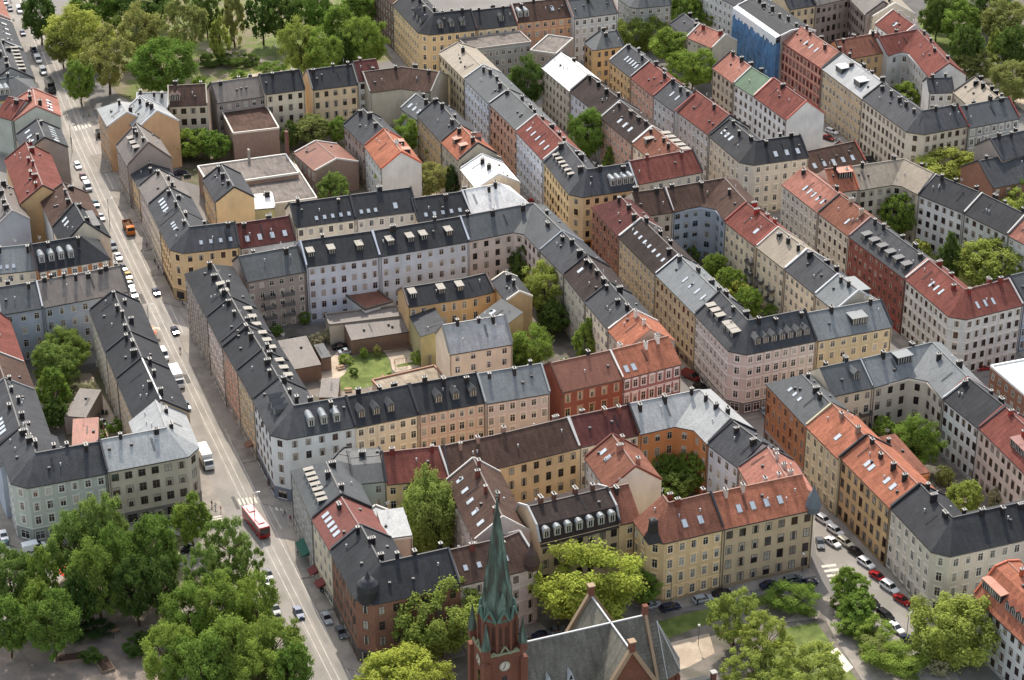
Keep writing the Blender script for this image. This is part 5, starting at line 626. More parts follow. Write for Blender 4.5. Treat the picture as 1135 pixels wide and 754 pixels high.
GROUND = [
('street_surface','conc',0.008,[(-19.35,292.47),(-40.47,348.63),(-66.65,418.26),(-95.28,496.45),(-122.44,571.71),(-142.19,626.98),(-163.57,690.68),(-187.43,765.8),(-202.37,814.32),(-191,817.82),(-176.07,769.37),(-152.25,694.37),(-130.95,630.87),(-111.24,575.74),(-84.1,500.52),(-55.5,422.4),(-29.33,352.82),(-8.21,296.65)]),
('tram_lane','conc2',0.011,[(-11.83,295.29),(-32.95,351.45),(-59.12,421.05),(-87.73,499.2),(-114.88,574.43),(-134.6,629.6),(-155.93,693.17),(-179.76,768.21),(-194.7,816.68),(-192.12,817.48),(-177.19,769.02),(-153.36,694.01),(-132.05,630.49),(-112.34,575.34),(-85.2,500.12),(-56.59,421.99),(-30.42,352.4),(-9.3,296.24)]),
('tram_lane','conc2',0.011,[(-15.35,293.97),(-36.47,350.13),(-62.65,419.75),(-91.27,497.91),(-118.42,573.16),(-138.16,628.38),(-159.51,692),(-183.35,767.08),(-198.29,815.58),(-195.71,816.37),(-180.78,767.89),(-156.94,692.84),(-135.61,629.26),(-115.88,574.07),(-88.73,498.84),(-60.12,420.69),(-33.94,351.08),(-12.82,294.92)]),
('tram_rail','rail',0.03,[(-9.99,295.99),(-31.11,352.15),(-57.28,421.74),(-85.88,499.87),(-113.03,575.09),(-132.74,630.25),(-154.06,693.78),(-177.88,768.8),(-192.82,817.26),(-192.62,817.32),(-177.69,768.86),(-153.87,693.84),(-132.55,630.31),(-112.84,575.16),(-85.69,499.94),(-57.09,421.81),(-30.92,352.22),(-9.8,296.06)]),
('tram_rail','rail',0.03,[(-11.34,295.48),(-32.45,351.64),(-58.63,421.24),(-87.24,499.38),(-114.38,574.61),(-134.1,629.78),(-155.43,693.33),(-179.26,768.37),(-194.19,816.84),(-194,816.9),(-179.07,768.43),(-155.24,693.4),(-133.91,629.84),(-114.2,574.67),(-87.05,499.45),(-58.44,421.31),(-32.27,351.71),(-11.15,295.55)]),
('tram_rail','rail',0.03,[(-13.51,294.66),(-34.63,350.82),(-60.8,420.43),(-89.42,498.59),(-116.57,573.82),(-136.3,629.02),(-157.63,692.61),(-181.47,767.67),(-196.41,816.16),(-196.22,816.21),(-181.28,767.73),(-157.44,692.68),(-136.11,629.08),(-116.38,573.89),(-89.23,498.65),(-60.62,420.5),(-34.44,350.89),(-13.32,294.73)]),
('tram_rail','rail',0.03,[(-14.85,294.16),(-35.97,350.32),(-62.15,419.93),(-90.77,498.09),(-117.92,573.33),(-137.66,628.55),(-159,692.17),(-182.85,767.24),(-197.78,815.73),(-197.59,815.79),(-182.66,767.3),(-158.81,692.23),(-137.47,628.61),(-117.73,573.4),(-90.58,498.16),(-61.97,420),(-35.79,350.39),(-14.67,294.23)]),
('kerb','pave',0.012,[(-22.16,291.41),(-43.28,347.57),(-69.47,417.22),(-98.1,495.43),(-125.26,570.7),(-145.03,626),(-166.42,689.75),(-190.29,764.9),(-205.24,813.44),(-202.37,814.32),(-187.43,765.8),(-163.57,690.68),(-142.19,626.98),(-122.44,571.71),(-95.28,496.45),(-66.65,418.26),(-40.47,348.63),(-19.35,292.47)]),
('pavement_east','pave',0.012,[(-8.02,296.73),(-29.14,352.89),(-55.31,422.47),(-83.91,500.59),(-111.05,575.8),(-130.76,630.93),(-152.06,694.43),(-175.88,769.43),(-190.81,817.88),(-188.13,818.7),(-173.21,770.26),(-149.4,695.3),(-128.11,631.85),(-108.42,576.75),(-81.28,501.55),(-52.68,423.44),(-26.52,353.87),(-5.4,297.71)]),
('asphalt_repair','asphd',0.0124,[(-144.44,641.57),(-146.13,646.59),(-147.4,646.17),(-145.71,641.15)]),
('asphalt_repair','asphd',0.0127,[(-193.71,785.97),(-195.2,790.82),(-196.54,790.4),(-195.04,785.56)]),
('asphalt_repair','asphd',0.013,[(-103.66,530.95),(-105.18,535.17),(-106.19,534.81),(-104.67,530.58)]),
('asphalt_repair','asphd',0.0133,[(-164.42,704.94),(-166.4,711.17),(-167.61,710.79),(-165.63,704.56)]),
('asphalt_repair','asphd',0.0136,[(-193.83,803.62),(-195.28,808.3),(-195.87,808.11),(-194.43,803.44)]),
('asphalt_repair','asphd',0.0139,[(-184.82,763.38),(-186.82,769.86),(-187.45,769.66),(-185.46,763.18)]),
('asphalt_repair','asphd',0.0142,[(-98.52,518.62),(-100.66,524.56),(-101.72,524.18),(-99.58,518.23)]),
('asphalt_repair','asphl',0.0145,[(-168.48,703.55),(-169.57,706.99),(-170.07,706.83),(-168.98,703.39)]),
('asphalt_repair','asphd',0.0148,[(-89.36,491.14),(-90.51,494.26),(-91.74,493.81),(-90.6,490.69)]),
('asphalt_repair','asphl',0.0151,[(-153.54,669.51),(-154.56,672.54),(-155.81,672.12),(-154.79,669.09)]),
('asphalt_repair','asphd',0.0154,[(-169.8,712.03),(-171.43,717.15),(-171.96,716.98),(-170.33,711.86)]),
('asphalt_repair','asphl',0.0157,[(-169.8,715.94),(-171.17,720.24),(-172.04,719.96),(-170.68,715.66)]),
('asphalt_repair','asphd',0.016,[(-158.19,678.34),(-159.9,683.46),(-160.97,683.1),(-159.25,677.99)]),
('asphalt_repair','asphl',0.0163,[(-59.23,398.04),(-61.58,404.3),(-62.37,404),(-60.02,397.75)]),
('asphalt_repair','asphl',0.0166,[(-145.75,641.1),(-147.26,645.6),(-148.47,645.19),(-146.96,640.7)]),
('asphalt_repair','asphl',0.0169,[(-189.67,777.26),(-191.7,783.83),(-192.38,783.62),(-190.35,777.05)]),
('asphalt_repair','asphl',0.0172,[(-75.72,442.71),(-77.27,446.93),(-78.03,446.65),(-76.48,442.43)]),
('asphalt_repair','asphl',0.0175,[(-93.99,510.8),(-94.78,512.98),(-95.9,512.57),(-95.11,510.39)]),
('asphalt_repair','asphd',0.0178,[(-80.66,474.43),(-82.31,478.94),(-83.65,478.45),(-81.99,473.94)]),
('asphalt_repair','asphd',0.0181,[(-84.91,475.71),(-85.9,478.41),(-86.98,478.01),(-85.99,475.31)]),
('asphalt_repair','asphd',0.0184,[(-61.67,415.28),(-63.75,420.81),(-64.53,420.52),(-62.45,414.99)]),
('asphalt_repair','asphl',0.0187,[(-94.48,493.88),(-95.25,495.98),(-96.56,495.5),(-95.79,493.4)]),
('asphalt_repair','asphd',0.019,[(-42.59,360.27),(-43.23,361.97),(-44.09,361.65),(-43.45,359.94)]),
('asphalt_repair','asphl',0.0193,[(-136.5,622.79),(-137.32,625.07),(-138.29,624.73),(-137.47,622.44)]),
('asphalt_repair','asphd',0.0196,[(-179.81,744.22),(-180.75,747.18),(-181.61,746.9),(-180.67,743.95)]),
('asphalt_repair','asphl',0.0199,[(-49.88,371.42),(-52.26,377.76),(-53.32,377.37),(-50.93,371.02)]),
('asphalt_repair','asphl',0.0202,[(-186.33,782.58),(-187.22,785.44),(-188.44,785.07),(-187.56,782.2)]),
('asphalt_repair','asphl',0.0205,[(-58.22,401.55),(-60.1,406.53),(-61.19,406.12),(-59.31,401.14)]),
('asphalt_repair','asphl',0.0208,[(-106.43,536.77),(-108.5,542.5),(-109.22,542.24),(-107.15,536.51)]),
('asphalt_repair','asphl',0.0211,[(-108.45,546.13),(-108.98,547.6),(-109.97,547.25),(-109.44,545.78)]),
('asphalt_repair','asphl',0.0214,[(-111.51,544.54),(-113.55,550.18),(-114.63,549.79),(-112.59,544.15)]),
('asphalt_repair','asphd',0.0217,[(-99.28,514.78),(-101.54,521.04),(-102.39,520.73),(-100.13,514.47)]),
('asphalt_repair','asphd',0.022,[(-198.85,806.51),(-199.88,809.86),(-200.68,809.61),(-199.64,806.26)]),
('asphalt_repair','asphl',0.0223,[(-158.21,689.17),(-159.32,692.48),(-160.61,692.05),(-159.5,688.74)]),
('crossing_stripe','ivory',0.02,[(-62.91,419.7),(-62.48,419.8),(-61.54,417.1),(-61.99,417)]),
('crossing_stripe','ivory',0.02,[(-62.05,419.9),(-61.62,420),(-60.66,417.29),(-61.1,417.19)]),
('crossing_stripe','ivory',0.02,[(-61.19,420.09),(-60.76,420.19),(-59.78,417.48),(-60.22,417.39)]),
('crossing_stripe','ivory',0.02,[(-60.33,420.29),(-59.9,420.38),(-58.9,417.68),(-59.34,417.58)]),
('crossing_stripe','ivory',0.02,[(-59.47,420.48),(-59.04,420.58),(-58.02,417.87),(-58.46,417.77)]),
('crossing_stripe','ivory',0.02,[(-58.61,420.68),(-58.18,420.77),(-57.14,418.06),(-57.58,417.96)]),
('crossing_stripe','ivory',0.02,[(-57.76,420.87),(-57.33,420.97),(-56.26,418.25),(-56.7,418.16)]),
('crossing_stripe','ivory',0.02,[(-56.9,421.07),(-56.47,421.16),(-55.38,418.45),(-55.82,418.35)]),
('crossing_stripe','ivory',0.02,[(-68.31,411.67),(-68.28,411.2),(-65.51,412.24),(-65.6,412.81)]),
('crossing_stripe','ivory',0.02,[(-68.25,410.74),(-68.22,410.27),(-65.32,411.12),(-65.41,411.68)]),
('crossing_stripe','ivory',0.02,[(-68.18,409.8),(-68.15,409.33),(-65.14,409.99),(-65.23,410.55)]),
('crossing_stripe','ivory',0.02,[(-68.12,408.87),(-68.08,408.4),(-64.95,408.86),(-65.04,409.43)]),
('crossing_stripe','ivory',0.02,[(67.3,392.39),(67.47,391.49),(70.71,392.23),(70.54,393.1)]),
('crossing_stripe','ivory',0.02,[(67.65,390.58),(67.83,389.67),(71.06,390.49),(70.89,391.36)]),
('crossing_stripe','ivory',0.02,[(68,388.76),(68.18,387.85),(71.42,388.76),(71.24,389.62)]),
('crossing_stripe','ivory',0.02,[(68.35,386.94),(68.53,386.03),(71.77,387.02),(71.59,387.89)]),
('crossing_stripe','ivory',0.02,[(-140.63,644.4),(-140.18,644.78),(-138.89,640.98),(-139.38,640.6)]),
('crossing_stripe','ivory',0.02,[(-139.72,645.16),(-139.27,645.55),(-137.93,641.74),(-138.41,641.36)]),
('crossing_stripe','ivory',0.02,[(-138.81,645.93),(-138.36,646.31),(-136.96,642.5),(-137.45,642.12)]),
('crossing_stripe','ivory',0.02,[(-137.9,646.7),(-137.45,647.08),(-136,643.26),(-136.48,642.88)]),
('crossing_stripe','ivory',0.02,[(-136.99,647.46),(-136.54,647.85),(-135.03,644.02),(-135.52,643.64)]),
('crossing_stripe','ivory',0.02,[(-54.74,418.54),(-54.22,418.54),(-53.03,414.71),(-53.54,414.71)]),
('crossing_stripe','ivory',0.02,[(-53.7,418.54),(-53.19,418.54),(-52,414.71),(-52.52,414.71)]),
('crossing_stripe','ivory',0.02,[(-52.67,418.54),(-52.16,418.54),(-50.98,414.71),(-51.49,414.71)]),
('crossing_stripe','ivory',0.02,[(-51.64,418.54),(-51.13,418.54),(-49.96,414.71),(-50.47,414.71)]),
('park_ground','parkg',0.006,[(-165.6,774.7),(-150,720.7),(-140.2,691.6),(-130.7,671.5),(-123.6,664.9),(-115,667.9),(-109.1,670.2),(-102.8,673),(-97.3,675.8),(-89.7,679.9),(-83.7,683.1),(-76,687.1),(-68.2,691),(-56.1,696.9),(-48.9,700.5),(-42.6,703.5),(-38.6,705.3),(-34.8,707),(-34.2,713.9),(-36.6,730),(-41.4,751.7),(-51.2,790.9),(-62.5,812.4),(-81.2,827.8),(-103.4,833.9),(-141.2,833.9),(-159.5,825.5),(-168.2,804.3)]),
('park_lawn','dull',0.012,[(-95,690.5),(-89.5,697.5),(-85,701.6),(-79.1,705.1),(-72.9,707.1),(-63.2,708.7),(-57.9,709.2),(-54,708.8),(-52.4,707.5),(-52.3,704.7),(-53.6,702.3),(-57.1,698.9),(-62.1,695.2),(-71.3,689.3),(-77,685.7),(-82.3,682.6),(-86.2,680.5),(-90.8,678.4),(-93.5,677.6),(-95.9,677.6),(-97.5,678.4),(-99.2,680.5),(-99.3,682.7),(-97.8,686.3)]),
('park_lawn','lawn',0.014,[(-83.5,728.3),(-78.6,729.5),(-75.6,729.2),(-73,727.1),(-71.3,723.8),(-69.6,717.5),(-69.4,714),(-70.7,711.2),(-73.2,710),(-78.3,709.4),(-81.5,708.9),(-84.5,708.3),(-86.7,707.6),(-89.4,706.4),(-90.6,706.9),(-91.3,709.1),(-91.1,712.7),(-90,719.6),(-88.7,723.5),(-86.3,726.6)]),
('park_path','sand',0.018,[(-103.2,715.9),(-99.9,714.2),(-97.4,712.9),(-94.5,711.1),(-91.8,709.3),(-87.7,706.5),(-85.3,704.9),(-83,703.6),(-81.3,702.9),(-79.5,702.3),(-78.6,701.8),(-77.9,701.2),(-77.7,700.5),(-77.8,699.4),(-78.7,699.2),(-80.9,699.9),(-83.9,701.2),(-89.5,704),(-93.1,705.8),(-96.6,707.5),(-99.4,708.8),(-103,710.5),(-104.9,711.7),(-106.3,713),(-106.9,714.2),(-106.9,715.9),(-106.4,716.6),(-105.1,716.6)]),
('park_path','sand',0.018,[(-97.3,682.3),(-94.6,685),(-92.6,686.8),(-90.5,688.9),(-88.5,690.8),(-85.7,693.5),(-83.7,694.9),(-81.5,695.7),(-79.4,695.9),(-76.4,695.3),(-74.8,694.9),(-73.6,694.2),(-73.1,693.5),(-73,692.5),(-73.8,691.5),(-75.9,690),(-78.9,688.4),(-84.4,685.7),(-87.8,683.9),(-90.9,681.8),(-93.2,680),(-95.7,677.3),(-97.2,676.2),(-98.4,675.8),(-99.1,676.2),(-99.7,677.8),(-99.6,679),(-98.7,680.7)]),
('park_ground','yard',0.006,[(136.8,797.8),(137.8,764.9),(138.8,746),(140.6,730.8),(142.6,722.6),(146.2,716.9),(148.3,711.7),(150.2,704.2),(151.5,696),(152.9,682.6),(155,673.8),(158.8,664.7),(163.7,657.3),(172.2,647.5),(179.2,645.8),(188.5,651),(198.1,662.1),(213.4,685.3),(219.9,703.9),(221.1,728.2),(216.9,752.9),(204.8,791.5),(195.5,812.7),(183.8,827.9),(172.4,833.9),(154.9,833.9),(145.5,828.8),(139,815.8)]),
('park_lawn','lawn',0.012,[(151.1,742.8),(155.4,739.8),(157.5,736.8),(158.4,732.2),(158.1,727),(156.3,718.3),(154.9,714),(153.1,711.7),(151.3,711.9),(148.4,714.7),(146.9,717.6),(145.9,722.2),(145.7,727.5),(146,736.4),(146.9,740.8),(148.7,743.1)]),
('street_surface','asphd',0.01,[(143.3,789),(171,799.8),(169.2,754),(145.1,748)]),
('park_path','sand',0.014,[(166.5,676.2),(169,677.8),(170.4,677.7),(171.4,675.9),(171.9,672.8),(172,666.7),(171.8,663),(171.3,659.8),(170.6,657.8),(169.3,655.8),(168.3,655.7),(167.3,657.5),(166.4,660.8),(165.2,667.3),(164.9,671.2),(165.3,674.3)]),
('square_paving','pave',0.006,[(-124.5,397.7),(-105.9,399.9),(-89.5,402),(-71.2,407.6),(-66.4,409.4),(-61.1,402),(-55.5,392),(-40.2,349.5),(-52.9,311.2),(-144.4,311.2)]),
('square_ground','dirt',0.012,[(-95.1,389.3),(-91.6,390.6),(-89,391.4),(-85.8,392.2),(-82.6,392.8),(-77.7,393.4),(-74.7,393.3),(-71.8,392.4),(-69.7,390.8),(-67.1,387.8),(-66.3,385.3),(-66.7,382.1),(-68.2,378.8),(-71.6,373.6),(-73.9,370.6),(-76.3,368.1),(-78.1,366.6),(-80.6,365.5),(-82.5,365),(-84.9,365),(-87.3,365.5),(-91.1,366.6),(-93.3,368.3),(-95.2,371.2),(-96.4,374.8),(-97.6,381),(-97.7,384.7),(-96.8,387.6)]),
('square_path','brickp',0.014,[(-114.7,355.5),(-95.7,371.2),(-89.1,387.9),(-80.8,384.4),(-74,371.2),(-68.4,351.3),(-51.2,311.2),(-121.1,311.2)]),
('planting_bed','bed',0.02,[(-97.6,403.3),(-94,404.4),(-91.3,405.1),(-87.9,405.5),(-84.6,405.7),(-79.5,405.7),(-76.6,405.3),(-74.1,404.3),(-72.6,403),(-71.4,400.5),(-71.6,398.9),(-73.6,397.3),(-76.8,396.1),(-83.1,394.7),(-87,393.8),(-90.6,392.9),(-93.1,392.3),(-95.9,391.5),(-97.6,391.6),(-99,392.7),(-99.9,394.6),(-100.7,398.1),(-100.5,400.3),(-99.5,402.1)]),
('churchyard_ground','yard',0.006,[(-24.9,351.3),(-18.3,367.9),(1.4,371.2),(63.6,378.4),(67.4,371.2),(75.4,349.5),(85.3,311.2),(-31.2,311.2)]),
('grass_verge','lawn',0.012,[(23,367.9),(35.6,373.8),(56.8,382.7),(57.6,379.7),(36.1,367.9),(27.3,362.3)]),
('churchyard_paving','sand',0.016,[(32.8,364.1),(40.9,367.3),(41.5,360.4),(35.6,355.5),(32.2,354)]),
('churchyard_lawn','lawn',0.012,[(56.8,369.2),(63.7,371.2),(68.1,355.5),(73.6,337.9),(41,337.9),(52.3,361.6)]),
('churchyard_path','pave',0.018,[(64.4,379.7),(68.6,381.1),(71.8,371.2),(78.1,349.5),(81.9,329.6),(74.9,329.6),(70.4,351.3),(66.8,366)]),
('churchyard_path','pave',0.017,[(57.1,371.2),(63.8,372.5),(68.4,379.7),(63.8,379.7)]),
('stone_pool_rim','ivory',0.022,[(65.2,361),(66.8,362.3),(69.2,355.5),(67.5,353.7)]),
('grass_verge','lawn',0.012,[(68.6,379.7),(70.8,380.4),(81.3,355.5),(82,351.3),(78.4,351.3),(73,364.1)]),
('street_surface','conc',0.008,[(67.9,417),(71,418.5),(81.9,391.3),(86.5,371.2),(87.5,361.6),(92.7,340.7),(81.6,337.9),(80,355.5),(71.9,382.7),(66.8,396.6)]),
('pavement','pave',0.012,[(70,421.7),(71.6,422.8),(84.4,382.7),(89.5,367.9),(87.3,366),(81.3,387.9),(69.4,417)]),
('street_surface','conc',0.008,[(42.5,484.2),(45,486.1),(59.5,462.7),(61.9,453.9),(64.4,432.8),(60.6,441.1),(51.3,458.3)]),
('street_surface','conc',0.008,[(98.7,500),(105.1,503.1),(107.6,490),(103.6,487.1)]),
('courtyard_ground','yard',0.006,[(-63.6,503.6),(-23.4,511.4),(-15.4,476.6),(-1.7,474.2),(-51.7,449.5),(-60,467.3)]),
('courtyard_lawn','lawn',0.014,[(-40.6,488.6),(-39.3,489.6),(-38.4,490.2),(-37.3,490.7),(-36.3,491),(-34.9,491.4),(-34,491.3),(-33.2,490.8),(-32.7,489.9),(-32.1,488.3),(-31.7,487.2),(-31.4,486),(-31.1,485),(-30.9,483.6),(-30.7,482.6),(-30.7,481.7),(-30.7,480.9),(-30.7,479.8),(-30.9,479),(-31.2,477.9),(-31.6,476.9),(-32.4,475.4),(-33,474.4),(-34,473.5),(-35,472.8),(-36.7,472),(-37.8,471.5),(-39,471.1),(-39.9,470.8),(-41.2,470.4),(-42.1,470.4),(-43.2,470.8),(-44.3,471.5),(-46,472.9),(-46.7,473.8),(-46.8,474.6),(-46.4,475.1),(-45.1,475.7),(-44.3,476.2),(-43.6,476.9),(-43.1,477.7),(-42.5,478.8),(-42.2,479.9),(-42,481.2),(-41.9,482.7),(-42,485),(-41.8,486.4),(-41.3,487.7)]),
('courtyard_paving','sand',0.01,[(-47.8,474.5),(-43.7,476.4),(-41.8,480.1),(-43.9,484),(-42,487.8),(-44.8,491.7),(-48.4,482.7),(-49.1,476.4)]),
('courtyard_paving','sand',0.01,[(-33.3,491.7),(-27.5,493),(-21,484),(-29.4,480.1),(-30.4,481.4),(-31.2,486.5)]),
('courtyard_paving','brickp',0.012,[(-42.5,469.9),(-38.5,470.9),(-33.1,473.4),(-32.5,470.2),(-39.3,464.1),(-41.9,467.8)]),
('courtyard_lawn','lawn',0.016,[(-27.6,484.8),(-25.7,485.5),(-24.6,485.8),(-23.7,485.9),(-23.3,485.8),(-23,485.4),(-23.2,485.1),(-23.9,484.6),(-25,484.1),(-27.1,483.3),(-28.3,482.9),(-29.1,482.8),(-29.5,483),(-29.6,483.4),(-29.3,483.8),(-28.6,484.3)]),
('courtyard_ground','dirt',0.006,[(-113.7,474.2),(-103,483.7),(-90.2,445.3),(-96,441.1),(-105.3,439)]),
('courtyard_paving','sand',0.012,[(-109.8,479.5),(-106.7,479.5),(-98,459.4),(-93,446.7),(-97.7,443.9),(-105.6,462.9)]),
('courtyard_ground','yard',0.006,[(-1.9,538.8),(17.7,522.1),(26,486.1),(0.6,474.2),(-5.5,522.1)]),
('courtyard_ground','dirt',0.006,[(-20.3,424.8),(-1.6,428.8),(28.4,441.1),(41.6,445.3),(47.8,417),(6.5,402),(-19.2,394.9)]),
('courtyard_ground','dirt',0.006,[(44.4,556.4),(75.2,556.4),(75.2,511.4),(69.2,501),(55,501)]),
('courtyard_ground','dull',0.006,[(105,584.5),(143.4,544.6),(138.7,522.1),(119.4,516.7),(105.2,550.4)]),
('courtyard_ground','yard',0.006,[(83.9,453.9),(106.4,445.3),(116.7,417),(106,409.4),(90.2,424.8)]),
('courtyard_ground','dirt',0.006,[(124.3,676.1),(147,668),(147,652.1),(126.5,652.1)]),
('courtyard_ground','dirt',0.006,[(-108.3,636.8),(-38,668),(-13,601.2),(-71.2,581.3),(-100.6,601.2)]),
('courtyard_paving','sand',0.012,[(-34.6,595.7),(-18.4,597.8),(-18,583.9),(-34,581.3)]),
]
SCAFFOLD = [(77.15, 706.32), (88.69, 675.97)]
AWNINGS = [
(-44.9,395.46,-72.1,6,(30,84,68),'green shop awning on the grey street corner building'),
(-41.95,386.73,-68.2,2.5,(104,42,40),'upper dark red awning below the red metal roof'),
(-40.05,381.99,-68.2,2.5,(110,46,42),'lower dark red awning below the red metal roof'),
(-61.5,439.94,-69.3,2.5,(120,84,66),'small brownish awning next to the white corner'),
]
PLANTERS = [
(-89.5,358.54,12,6,'left wooden planter with bare soil on the square'),
(-82.66,356.09,-62,5,'right wooden planter beside the dark shrub on the square'),
]
BDEF = {'kind': 'apartment_building', 'cat': 'building', 'd': 12, 'r': 4.3, 'prof': 'gable', 'ch': {}, 'hip': '', 'feat': [], 'wk': 'plaster', 'shop': 0, 'gz': 3.4, 'sty': 'surr', 'ww': 1.15, 'sp': 2.75, 'pair': 0, 'wf': (206, 200, 190), 'gs': 0, 'ge': 0, 'balc': [], 'nch': -1, 'cc': (52, 48, 48), 'fw': (70, 70, 74), 'nofw': '', 'pv': 0, 'low': 0, 'group': None, 'ridge': None, 'par': None}
CHURCH = {'loc': (18.76, 337.12), 'ang': 20.973312477346422, 'ridge': 24.0, 'eave': 13.0, 'x0': -18.98, 'x1': 7.08, 'T': 9.77, 'tx': -22.98, 'ts': 3.7, 'tip': 56.9, 'th': 31.9, 'belt': 25.2}
# ------------------------------------------------------------------ materials
def lin(c):
    r = []
    for v in c:
        v = v/255.0
        r.append(v/12.92 if v <= .04045 else ((v+.055)/1.055)**2.4)
    return (r[0], r[1], r[2], 1)
MATS = {}
def newmat(name, rough=.8, spec=.3, metal=0):
    m = bpy.data.materials.new(name); m.use_nodes = True
    b = m.node_tree.nodes['Principled BSDF']
    b.inputs['Roughness'].default_value = rough; b.inputs['Metallic'].default_value = metal
    b.inputs['Specular IOR Level'].default_value = spec
    return m, m.node_tree, b
def N(t, ty, **kw):
    n = t.nodes.new(ty)
    for k, v in kw.items(): setattr(n, k, v)
    return n
def noise_mul(t, coord, scale, lo, hi, prev, detail=4, mapscale=None, dist=0):
    """multiply colour socket prev by a noise between lo and hi"""
    if mapscale:
        mp = N(t, 'ShaderNodeMapping'); mp.inputs['Scale'].default_value = mapscale
        t.links.new(coord, mp.inputs['Vector']); coord = mp.outputs[0]
    no = N(t, 'ShaderNodeTexNoise'); no.inputs['Scale'].default_value = scale; no.inputs['Detail'].default_value = detail
    no.inputs['Distortion'].default_value = dist
    t.links.new(coord, no.inputs['Vector'])
    mr = N(t, 'ShaderNodeMapRange'); mr.inputs['From Min'].default_value = .3; mr.inputs['From Max'].default_value = .7
    mr.inputs['To Min'].default_value = lo; mr.inputs['To Max'].default_value = hi
    t.links.new(no.outputs['Fac'], mr.inputs['Value'])
    mx = N(t, 'ShaderNodeVectorMath', operation='SCALE')
    t.links.new(prev, mx.inputs[0]); t.links.new(mr.outputs[0], mx.inputs['Scale'])
    return mx.outputs[0]
def rgb(t, c):
    n = N(t, 'ShaderNodeRGB'); n.outputs[0].default_value = lin(c); return n.outputs[0]
def wallmat(c, kind='plaster'):
    key = ('wall', c, kind)
    if key in MATS: return MATS[key]
    m, t, b = newmat('painted_plaster' if kind == 'plaster' else 'brickwork', .9, .15)
    tc = N(t, 'ShaderNodeNewGeometry').outputs['Position']
    s = rgb(t, c)
    s = noise_mul(t, tc, .22, .86, 1.08, s, 5)
    s = noise_mul(t, tc, 1.0, .94, 1.04, s, 4, (1, 1, .3))
    if kind == 'brick': s = noise_mul(t, tc, 2.2, .78, 1.15, s, 2, (1, 1, 3))
    t.links.new(s, b.inputs['Base Color']); MATS[key] = m; return m
def roofmat(c, kind='tile'):
    key = ('roof', c, kind)
    if key in MATS: return MATS[key]
    m, t, b = newmat({'tile': 'clay_roof_tiles', 'slate': 'slate_roofing', 'metal': 'sheet_metal_roofing', 'flat': 'roofing_felt'}[kind],
                     {'tile': .9, 'slate': .75, 'metal': .6, 'flat': .95}[kind], {'tile': .12, 'slate': .2, 'metal': .2, 'flat': .1}[kind])
    uv = N(t, 'ShaderNodeUVMap').outputs[0]; pos = N(t, 'ShaderNodeNewGeometry').outputs['Position']
    s = rgb(t, c)
    q_ = .5 if kind == 'metal' else 1
    s = noise_mul(t, pos, .16, 1-.24*q_, 1+.18*q_, s, 6, None, .8)
    s = noise_mul(t, uv, 1.1, 1-.26*q_, 1+.18*q_, s, 5, (1.0, .2, 1))
    s = noise_mul(t, uv, 2.6, .86, 1.12, s, 2, (1, 1, 1))
    if kind in ('tile', 'slate'):
        br = N(t, 'ShaderNodeTexBrick'); br.inputs['Scale'].default_value = 1.0
        br.inputs['Color1'].default_value = (1.08, 1.08, 1.08, 1); br.inputs['Color2'].default_value = (.86, .86, .86, 1)
        br.inputs['Mortar'].default_value = (.62, .62, .62, 1)
        br.inputs['Brick Width'].default_value = .62; br.inputs['Row Height'].default_value = .36; br.inputs['Mortar Size'].default_value = .03
        t.links.new(uv, br.inputs['Vector'])
        mx = N(t, 'ShaderNodeVectorMath', operation='MULTIPLY'); t.links.new(s, mx.inputs[0]); t.links.new(br.outputs['Color'], mx.inputs[1]); s = mx.outputs[0]
    elif kind == 'metal':
        br = N(t, 'ShaderNodeTexBrick'); br.offset = 0
        br.inputs['Color1'].default_value = (1.05, 1.05, 1.05, 1); br.inputs['Color2'].default_value = (.9, .9, .9, 1)
        br.inputs['Mortar'].default_value = (.6, .6, .6, 1)
        br.inputs['Brick Width'].default_value = .65; br.inputs['Row Height'].default_value = 9; br.inputs['Mortar Size'].default_value = .03
        t.links.new(uv, br.inputs['Vector'])
        mx = N(t, 'ShaderNodeVectorMath', operation='MULTIPLY'); t.links.new(s, mx.inputs[0]); t.links.new(br.outputs['Color'], mx.inputs[1]); s = mx.outputs[0]
        s = noise_mul(t, pos, .5, .87, 1.06, s, 6, None, 1.5)
    else:
        s = noise_mul(t, pos, .35, .82, 1.12, s, 5, None, 1)
    t.links.new(s, b.inputs['Base Color']); MATS[key] = m; return m
def plain(name, c, rough=.6, spec=.4, metal=0, var=0):
    key = (name, c)
    if key in MATS: return MATS[key]
    m, t, b = newmat(name, rough, spec, metal)
    s = rgb(t, c)
    pos = N(t, 'ShaderNodeNewGeometry').outputs['Position']
    s = noise_mul(t, pos, 1.3, 1-max(var, .06), 1+max(var, .06)*.6, s, 3)
    t.links.new(s, b.inputs['Base Color']); MATS[key] = m; return m
def groundmat(name, c, c2=None, scale=.12, lo=.8, hi=1.12, fine=3.0, rough=.95):
    m, t, b = newmat(name, rough, .2)
    pos = N(t, 'ShaderNodeNewGeometry').outputs['Position']
    s = rgb(t, c)
    if c2:
        no = N(t, 'ShaderNodeTexNoise'); no.inputs['Scale'].default_value = scale*1.4; no.inputs['Detail'].default_value = 6
        t.links.new(pos, no.inputs['Vector'])
        mr = N(t, 'ShaderNodeMapRange'); mr.inputs['From Min'].default_value = .44; mr.inputs['From Max'].default_value = .56
        t.links.new(no.outputs['Fac'], mr.inputs['Value'])
        mix = N(t, 'ShaderNodeMix', data_type='RGBA'); t.links.new(mr.outputs[0], mix.inputs['Factor'])
        t.links.new(s, mix.inputs['A']); t.links.new(rgb(t, c2), mix.inputs['B']); s = mix.outputs['Result']
    s = noise_mul(t, pos, scale, lo, hi, s, 6, None, .8)
    s = noise_mul(t, pos, fine, .9, 1.08, s, 4)
    t.links.new(s, b.inputs['Base Color']); return m
